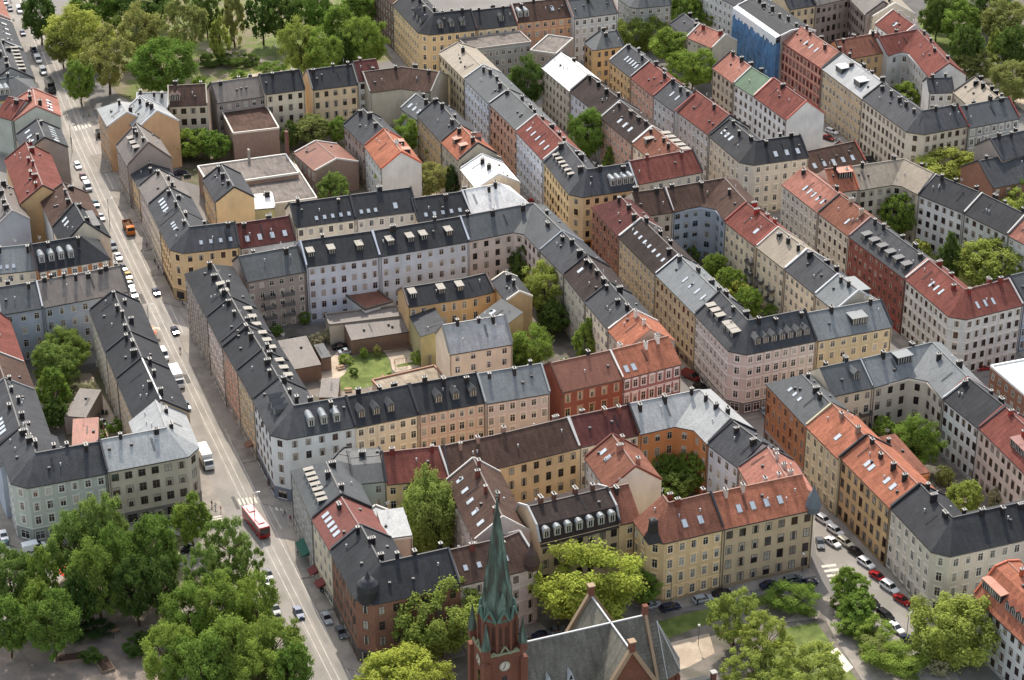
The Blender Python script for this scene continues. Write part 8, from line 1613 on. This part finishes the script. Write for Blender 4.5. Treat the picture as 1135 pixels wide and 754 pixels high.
    v = MB(); v.face([(x1+13.7, -8, 5.1), (x1+13.7, 1, 5.1), (x1+13.7, -3.4, 7.9)]); v.build('vestry_gable', brick, root)
    v = MB(); v.box((x1+13.6, -3.4, 8.3), (.45, 0, 0), (0, .45, 0), (0, 0, 1.0), 0); v.box((x1+13.6, -3.4, 9.4), (.6, 0, 0), (0, .6, 0), (0, 0, .12), 1); v.build('chimney', [brick, POT], root)
    # tower
    tx = CHURCH['tx']; th = CHURCH['th']; ts = CHURCH['ts']; tip = CHURCH['tip']
    c2 = plain('weathered_copper', (84, 112, 98), .7, .3)
    cop = bpy.data.materials.new('verdigris_copper'); cop.use_nodes = True; t = cop.node_tree; pb = t.nodes['Principled BSDF']; pb.inputs['Roughness'].default_value = .65
    pos = N(t, 'ShaderNodeNewGeometry').outputs['Position']; mp = N(t, 'ShaderNodeMapping'); mp.inputs['Scale'].default_value = (1.4, 1.4, .22); t.links.new(pos, mp.inputs[0])
    no = N(t, 'ShaderNodeTexNoise'); no.inputs['Scale'].default_value = .8; no.inputs['Detail'].default_value = 7; t.links.new(mp.outputs[0], no.inputs['Vector'])
    cr = N(t, 'ShaderNodeValToRGB'); e = cr.color_ramp.elements; e[0].position = .36; e[0].color = lin((56, 52, 44)); e[1].position = .68; e[1].color = lin((102, 124, 110)); x = e.new(.5); x.color = lin((62, 80, 70))
    t.links.new(no.outputs['Fac'], cr.inputs[0]); t.links.new(cr.outputs[0], pb.inputs['Base Color'])
    b = MB(); zc = CHURCH['belt']       # the green-edged belt course under the belfry
    b.box((tx, 0, zc/2), (ts, 0, 0), (0, ts, 0), (0, 0, zc/2), skip=('-z',))
    for i in (-1, 1):
        for j in (-1, 1): b.box((tx+i*ts, j*ts, zc/2-.6), (.7, 0, 0), (0, .7, 0), (0, 0, zc/2-.6))
    b.build('tower_wall', brick, root)
    bs = 3.15; b = MB(); bz = th
    R8 = bs*1.0; k = .4142
    octp = [(R8, -R8*k), (R8, R8*k), (R8*k, R8), (-R8*k, R8), (-R8, R8*k), (-R8, -R8*k), (-R8*k, -R8), (R8*k, -R8)]
    for i in range(8):
        p, q = octp[i], octp[(i+1) % 8]; b.face([(tx+p[0], p[1], zc-.5), (tx+q[0], q[1], zc-.5), (tx+q[0], q[1], bz), (tx+p[0], p[1], bz)])
        b.face([(tx+p[0], p[1], bz), (tx+q[0], q[1], bz), (tx+(p[0]+q[0])*.5, (p[1]+q[1])*.5, bz+2.4)])
        mx, my = (p[0]+q[0])/2, (p[1]+q[1])/2; L = math.hypot(mx, my); nx, ny = mx/L, my/L; ux, uy = -ny, nx
        b.bar((tx+p[0]*1.03, p[1]*1.03, zc), (tx+p[0]*1.03, p[1]*1.03, bz+.4), .5, .5)
    b.build('belfry_wall', brick, root)
    for i in range(8):
        p, q = octp[i], octp[(i+1) % 8]; mx, my = (p[0]+q[0])/2, (p[1]+q[1])/2; L = math.hypot(mx, my); nx, ny = mx/L, my/L; ux, uy = -ny, nx
        for s in (-.55, .55):
            w_ = MB(); cx, cy = tx+mx+nx*.04+ux*s, my+ny*.04+uy*s; hw_ = .32
            w_.face([(cx-ux*hw_, cy-uy*hw_, zc+1.6), (cx+ux*hw_, cy+uy*hw_, zc+1.6), (cx+ux*hw_, cy+uy*hw_, bz-1.4), (cx, cy, bz-.6), (cx-ux*hw_, cy-uy*hw_, bz-1.4)]); w_.build('belfry_louvre', plain('dark_louvre', (70, 44, 34), .8), root)
        g = MB(); A_ = Vector((tx+p[0]*1.05, p[1]*1.05, bz-.1)); B_ = Vector((tx+q[0]*1.05, q[1]*1.05, bz-.1)); M_ = Vector((tx+mx*1.06, my*1.06, bz+2.6))
        g.bar(A_, M_, .35, .35); g.bar(B_, M_, .35, .35); g.build('belfry_gable_coping', plain('weathered_copper', (84, 112, 98)), root)
    # spire: octagonal, flared foot
    s = MB(); n = 8
    prof = [(bs*1.12, bz+.1), (bs*.9, bz+3.0), (bs*.68, bz+(tip-bz)*.36), (bs*.36, bz+(tip-bz)*.66), (.16, tip-1.5), (.05, tip)]
    s.lathe((tx, 0, 0), prof, 8, 0, math.pi/8); s.build('spire', cop, root)
    rb = MB()
    for i in range(8):
        a = math.pi/8 + i*math.pi/4
        for (r0, z0), (r1, z1) in zip(prof[:-1], prof[1:]): rb.bar((tx+r0*math.cos(a), r0*math.sin(a), z0), (tx+r1*math.cos(a), r1*math.sin(a), z1), .16, .16)
    rb.build('spire_rib', cop, root)
    f = MB(); f.tube((tx, 0, tip-.5), (tx, 0, tip+2.2), .07, .05, 6); f.lathe((tx, 0, tip+.3), [(0, 0), (.3, .3), (0, .6)], 8); f.box((tx, 0, tip+1.6), (.45, 0, 0), (0, .05, 0), (0, 0, .05)); f.build('finial', c2, root)
    for i in range(4):   # lucarnes on the spire
        a = i*math.pi/2; ux, uy = math.cos(a), math.sin(a); px, py = -uy, ux; z = bz+3.6; r0 = bs*.86
        l = MB(); c = Vector((tx+ux*r0, uy*r0, z)); X = Vector((ux, uy, 0)); Y = Vector((px, py, 0)); Z = Vector((0, 0, 1))
        l.face([c-Y*.6, c+Y*.6, c+Y*.6+Z*1.2, c+Z*2.8, c-Y*.6+Z*1.2]); l.face([c-Y*.6+Z*1.2, c+Z*2.8, c+Z*2.8-X*1.4, c-Y*.6+Z*1.2-X*1.2]); l.face([c+Y*.6+Z*1.2, c+Y*.6+Z*1.2-X*1.2, c+Z*2.8-X*1.4, c+Z*2.8]); l.face([c-Y*.6, c-Y*.6+Z*1.2, c-Y*.6+Z*1.2-X, c-Y*.6-X]); l.face([c+Y*.6, c+Y*.6-X, c+Y*.6+Z*1.2-X, c+Y*.6+Z*1.2])
        l.build('lucarne', cop, root)
    for i in (-1, 1):    # corner pinnacles
        for j in (-1, 1):
            p = MB(); c = (tx+i*ts*.98, j*ts*.98, 0); p.lathe(c, [(.95, zc+.2), (.95, zc+2.0)], 4, 0, math.pi/4); p.lathe(c, [(.95, zc+2.0), (.55, zc+4.6), (.06, zc+7.6)], 8, 1, 0); p.build('pinnacle', [brick, cop], root)
    # belt with pointed arches and green coping
    bl = MB()
    for (ux, uy) in ((0, -1), (-1, 0), (0, 1), (1, 0)):
        px, py = -uy, ux; bl.bar((tx+ux*(ts+.1)-px*(ts+.5), uy*(ts+.1)-py*(ts+.5), zc+.3), (tx+ux*(ts+.1)+px*(ts+.5), uy*(ts+.1)+py*(ts+.5), zc+.3), .35, .4)
        for k in (-1, 0, 1):
            c = Vector((tx+ux*(ts+.12)+px*k*ts*.62, uy*(ts+.12)+py*k*ts*.62, zc)); Y = Vector((px, py, 0)); q = 1.9 if k == 0 else .9
            bl.bar(c-Y*ts*.31, c+Vector((0, 0, q)), .28, .28); bl.bar(c+Y*ts*.31, c+Vector((0, 0, q)), .28, .28)
    bl.build('belt_coping', plain('mossy_coping', (128, 132, 104), .85), root)
    for (ux, uy) in ((0, -1), (-1, 0)):
        px, py = -uy, ux; c = Vector((tx+ux*(ts+.06), uy*(ts+.06), zc-2.6)); X = Vector((ux, uy, 0)); Y = Vector((px, py, 0)); Z = Vector((0, 0, 1))
        ring = MB(); n = 20
        P_ = [c+X*.1+Y*1.0*math.cos(t*2*math.pi/n)+Z*1.0*math.sin(t*2*math.pi/n) for t in range(n)]; Q_ = [c+X*.1+Y*1.2*math.cos(t*2*math.pi/n)+Z*1.2*math.sin(t*2*math.pi/n) for t in range(n)]
        ring.face(P_, 0)
        for i in range(n): j = (i+1) % n; ring.face([P_[i], P_[j], Q_[j], Q_[i]], 1); ring.face([Q_[i], Q_[j], Q_[j]-X*.1, Q_[i]-X*.1], 1)
        for k in range(12):
            a = k*math.pi/6; d = Y*math.cos(a)+Z*math.sin(a); ring.bar(c+X*.13+d*.75, c+X*.13+d*.95, .09, .04, 2)
        ck = ring.build('clock_face', [plain('clock_dial', (190, 184, 170), .5), plain('clock_rim', (120, 104, 84), .6), plain('clock_mark', (30, 28, 26), .5)], root)
        h_ = MB(); h_.bar(c+X*.17, c+X*.17+Z*.8+Y*.12, .1, .05); h_.build('clock_hand', plain('clock_mark', (30, 28, 26), .5), ck)
        h_ = MB(); h_.bar(c+X*.17, c+X*.17-Y*.35-Z*.55, .12, .05); h_.build('clock_hand', plain('clock_mark', (30, 28, 26), .5), ck)
        w_ = MB(); q = [c-Z*2.4+Y*s for s in (-.5, .5)]; w_.face([q[0]-Z*4, q[1]-Z*4, q[1], q[0]]); w_.build('window', DARKG, root)
church()

# ------------------------------------------------------------------ street furniture
LM = MB(); LM.tube((0, 0, 0), (0, 0, 9), .1, .06, 8); LMP = LM.mesh('pole', plain('lamp_pole_paint', (72, 74, 76), .5))
LA = MB(); LA.bar((0, 0, 9), (.9, 0, 9.15), .08, .08); LA.box((1.2, 0, 9.15), (.4, 0, 0), (0, .16, 0), (0, 0, .08)); LAM = LA.mesh('lamp_head', plain('lamp_head_shell', (190, 190, 188), .5))
LG = MB(); LG.lathe((0, 0, 4.6), [(.05, 0), (.28, .15), (.3, .4), (.12, .6), (0, .62)], 10); LGM = LG.mesh('lamp_globe', plain('globe_glass', (226, 226, 220), .2, .6))
LP = MB(); LP.tube((0, 0, 0), (0, 0, 4.6), .07, .05, 8); LPM = LP.mesh('pole', plain('lamp_pole_paint', (72, 74, 76), .5))
for kind, x, y, a, label in LAMPS:
    o = empty('street_lamp', (x, y, 0), R(a)); tag(o, label, 'street lamp', 'lamps along the streets and park')
    if kind == 'tall': put('pole', LMP, o); put('lamp_head', LAM, o)
    else: put('pole', LPM, o); put('lamp_globe', LGM, o)
for i, (x, y, a, w_, c, label) in enumerate(PARASOLS):
    o = empty('parasol', (x, y, 0), R(a)); tag(o, label, 'parasol', 'parasols of the street cafe')
    b = MB(); b.lathe((0, 0, 0), [(w_, 2.2), (w_*.5, 2.65), (0, 2.95)], 8); put('canopy', b.mesh('canopy', plain('parasol_canvas', c, .8)), o)
    b = MB(); b.tube((0, 0, 0), (0, 0, 2.9), .04, .03, 6); put('pole', b.mesh('pole', GUTTER), o)
# corner turrets standing on corner roofs are parts of their buildings
for bid, kind, x, y, z, col in TURRETS:
    root = ROOTS[bid]; lx, ly = x-root.location.x, y-root.location.y; b = MB()
    if kind == 'onion': b.lathe((lx, ly, z), [(2.0, -1.2), (2.0, .6), (2.25, .8), (2.35, 1.8), (2.1, 2.9), (1.3, 3.8), (.6, 4.2), (.4, 4.7), (.08, 5.6), (0, 6.0)], 14)
    elif kind == 'cone': b.lathe((lx, ly, z), [(1.6, -1.0), (1.6, .4), (1.85, .4), (1.2, 2.6), (.5, 4.0), (.06, 5.6)], 10)
    elif kind == 'cap': b.lathe((lx, ly, z), [(2.3, -1), (2.3, 1.6), (2.5, 1.6), (1.2, 3.2), (.1, 3.8)], 8)
    elif kind == 'pavilion': b.lathe((lx, ly, z), [(2.2, -.2), (1.25, 1.8), (.95, 4.4), (1.2, 4.6), (.9, 5.0), (0, 5.3)], 4, 0, R(65))
    b.build('corner_turret', plain('turret_sheet_metal', col, .5), root)
# courtyard and garden walls
for x0, y0, x1, y1, h_, c, label in WALLS:
    tall = h_ > 8; wd = 1.3 if tall else .3
    b = MB(); b.bar((0, 0, h_/2), (x1-x0, y1-y0, h_/2), wd, h_); b.bar((0, 0, h_+.05), (x1-x0, y1-y0, h_+.05), wd+.12, .1)
    o = b.build('brick_stack' if tall else 'garden_wall', plain('rendered_garden_wall', c, .9)); o.location = (x0, y0, 0); tag(o, label, 'chimney' if tall else 'wall')
print('objects', len(bpy.data.objects))

# scaffolding wrapped in blue netting in front of one house, with pale tarpaulin along its top
o = ROOTS['j5']; P = [Vector(p) for p in SCAFFOLD]; sc = empty('scaffold', (P[0].x, P[0].y, 0)); tag(sc, 'scaffolding wrapped in torn blue netting with pale tarpaulin along its top', 'scaffold')
b0 = P[0]; P = [p-b0 for p in P]; O = offs(P, -1.6); H = 18.4
net = newmat('blue_netting', .8, .1); nm, t, pb = net
pos = N(t, 'ShaderNodeNewGeometry').outputs['Position']; s_ = rgb(t, (84, 120, 158)); s_ = noise_mul(t, pos, .5, .6, 1.25, s_, 5, (1, 1, .5), 1); t.links.new(s_, pb.inputs['Base Color'])
m_ = MB(); a, b_ = O[0], O[1]; d_ = (b_-a); L_ = d_.length; d_ /= L_; nn = Vector((d_.y, -d_.x)); K_ = 28; rr = random.Random(4)
pr = [[a + d_*(L_*i/K_) + nn*rr.uniform(-.18, .18) for i in range(K_+1)] for j in range(7)]
for j in range(6):
    for i in range(K_):
        z0, z1 = .6+j*(H-2.2)/6, .6+(j+1)*(H-2.2)/6
        m_.face([(*pr[j][i], z0), (*pr[j][i+1], z0), (*pr[j+1][i+1], z1), (*pr[j+1][i], z1)])
m_.face([(*P[1], .6), (*O[1], .6), (*O[1], H-1.5), (*P[1], H-1.5)]); m_.build('netting', nm, sc)
tp = MB()
for i in range(K_):
    q0, q1 = a+d_*(L_*i/K_), a+d_*(L_*(i+1)/K_); w0 = rr.uniform(1.6, 3.0)
    tp.face([(*(q0+nn*.25), H-w0), (*(q1+nn*.25), H-w0-.1), (*(q1+nn*.1), H+.2), (*(q0+nn*.1), H+.2)]); tp.face([(*(q0+nn*.1), H+.2), (*(q1+nn*.1), H+.2), (*(q1-nn*1.5), H+.9), (*(q0-nn*1.5), H+.9)])
tp.build('tarpaulin', plain('pale_tarpaulin', (206, 208, 210), .6, .3, 0, .15), sc)
st = MB()
for i in range(15):
    q = a+d_*(L_*i/14)-nn*.05; st.tube((*q, 0), (*q, H+.8), .05, .05, 5); st.bar((*q, .02), (*(q-nn*1.4), .02), .05, .05)
for z in range(2, 19, 2): st.bar((*(a-nn*.05), z), (*(a+d_*L_-nn*.05), z), .05, .05); st.bar((*(a-nn*.8), z), (*(a+d_*L_-nn*.8), z), 1.2, .06)
st.build('scaffold_frame', plain('galvanised_tube', (130, 132, 134), .5), sc)
for x, y, rz, w_, c_, label in AWNINGS:
    o = empty('awning', (x, y, 0), R(rz)); b = MB(); b.face([(-w_/2, 0, 3.3), (-w_/2, -1.8, 2.5), (w_/2, -1.8, 2.5), (w_/2, 0, 3.3)]); b.face([(-w_/2, -1.8, 2.5), (-w_/2, -1.8, 2.2), (w_/2, -1.8, 2.2), (w_/2, -1.8, 2.5)]); b.face([(-w_/2, 0, 3.3), (-w_/2, 0, 2.6), (-w_/2, -1.8, 2.4), (-w_/2, -1.8, 2.5)]); b.face([(w_/2, 0, 3.3), (w_/2, -1.8, 2.5), (w_/2, -1.8, 2.4), (w_/2, 0, 2.6)])
    put('canvas', b.mesh('canvas', plain('awning_canvas', c_, .8)), o); tag(o, label, 'awning', 'shop awnings')
    b = MB(); b.bar((-w_/2+.1, -1.7, 2.45), (-w_/2+.1, -.05, 2.9), .05, .05); b.bar((w_/2-.1, -1.7, 2.45), (w_/2-.1, -.05, 2.9), .05, .05); put('awning_frame', b.mesh('awning_frame', GUTTER), o)
for x, y, rz, L_, label in PLANTERS:
    o = empty('planter', (x, y, 0), R(rz)); tag(o, label, 'planter'); b = MB()
    for s_ in (-1, 1): b.box((s_*L_/2, 0, .3), (.1, 0, 0), (0, 1.3, 0), (0, 0, .3)); b.box((0, s_*1.3, .3), (L_/2, 0, 0), (0, .1, 0), (0, 0, .3))
    put('frame', b.mesh('frame', plain('weathered_timber', (120, 104, 88), .9)), o)
    b = MB(); b.face([(-L_/2, -1.3, .5), (L_/2, -1.3, .5), (L_/2, 1.3, .5), (-L_/2, 1.3, .5)]); put('soil', b.mesh('soil', plain('dark_soil', (70, 52, 42), .95)), o)

YM = {}
def yard_mesh(kind):
    if kind in YM: return YM[kind]
    r = []
    if kind == 'bin':
        for i in range(3):
            b = MB(); x = i*.75; b.box((x, 0, .5), (.3, 0, 0), (0, .34, 0), (0, 0, .5)); l = MB(); l.box((x, 0, 1.04), (.33, 0, 0), (0, .37, 0), (0, 0, .05))
            r += [('bin_body', b.mesh('bin_body', plain('bin_plastic', (48, 62, 52), .6))), ('lid', l.mesh('lid', plain('bin_lid', (34, 40, 38), .5)))]
    elif kind == 'table':
        b = MB(); b.box((0, 0, .72), (.9, 0, 0), (0, .45, 0), (0, 0, .03)); r.append(('tabletop', b.mesh('tabletop', plain('garden_timber', (150, 120, 92), .8))))
        for i in (-1, 1):
            for j in (-1, 1): b = MB(); b.bar((i*.8, j*.35, 0), (i*.8, j*.35, .7), .07, .07); r.append(('leg', b.mesh('leg', plain('garden_timber', (150, 120, 92), .8))))
            b = MB(); b.box((0, i*.8, .42), (.9, 0, 0), (0, .16, 0), (0, 0, .03)); b.bar((-.7, i*.8, 0), (-.7, i*.8, .4), .08, .08); b.bar((.7, i*.8, 0), (.7, i*.8, .4), .08, .08); r.append(('seat', b.mesh('seat', plain('garden_timber', (150, 120, 92), .8))))
    elif kind == 'bench':
        b = MB(); b.box((0, 0, .45), (.9, 0, 0), (0, .22, 0), (0, 0, .03)); r.append(('seat', b.mesh('seat', plain('garden_timber', (150, 120, 92), .8))))
        b = MB(); b.box((0, .25, .75), (.9, 0, 0), (0, .02, 0), (0, 0, .2)); r.append(('backrest', b.mesh('backrest', plain('garden_timber', (150, 120, 92), .8))))
        for i in (-1, 1): b = MB(); b.bar((i*.75, 0, 0), (i*.75, 0, .43), .06, .3); r.append(('leg', b.mesh('leg', LEAD)))
    else:
        for i in (-1, 1): b = MB(); b.bar((i*1.5, -.8, 0), (i*1.5, 0, 2.1), .1, .1); b.bar((i*1.5, .8, 0), (i*1.5, 0, 2.1), .1, .1); r.append(('leg', b.mesh('leg', plain('garden_timber', (150, 120, 92), .8))))
        b = MB(); b.bar((-1.6, 0, 2.1), (1.6, 0, 2.1), .12, .12); r.append(('top_beam', b.mesh('top_beam', plain('garden_timber', (150, 120, 92), .8))))
        for x in (-.6, .6): b = MB(); b.bar((x-.2, 0, .5), (x-.2, 0, 2.1), .03, .03); b.bar((x+.2, 0, .5), (x+.2, 0, 2.1), .03, .03); b.box((x, 0, .5), (.24, 0, 0), (0, .1, 0), (0, 0, .02)); r.append(('seat', b.mesh('seat', LEAD)))
    YM[kind] = r; return r
for kind, x, y, rz, label in YARD:
    o = empty({'bin': 'waste_bins', 'table': 'garden_table', 'bench': 'park_bench', 'swing': 'swing_frame'}[kind], (x, y, .01), R(rz)); tag(o, label, {'bin': 'bin', 'table': 'garden table', 'bench': 'bench', 'swing': 'swing'}[kind])
    for n_, me in yard_mesh(kind): put(n_, me, o)
for x0, y0, x1, y1, h_, label in FENCES:
    o = empty('garden_fence', (x0, y0, 0)); tag(o, label, 'fence'); L_ = math.hypot(x1-x0, y1-y0); ux, uy = (x1-x0)/L_, (y1-y0)/L_
    b = MB(); n_ = int(L_/.22)
    for i in range(n_): b.bar((ux*i*.22, uy*i*.22, .1), (ux*i*.22, uy*i*.22, h_), .16, .03)
    for z in (.4, h_-.3): b.bar((0, 0, z), (x1-x0, y1-y0, z), .05, .1)
    put('board_panel', b.mesh('board_panel', plain('fence_timber', (132, 104, 80), .9)), o)
    for i in range(int(L_/3)+1): p = MB(); p.bar((ux*i*3, uy*i*3, 0), (ux*i*3, uy*i*3, h_+.1), .12, .12); put('post', p.mesh('post', plain('fence_timber', (132, 104, 80), .9)), o)
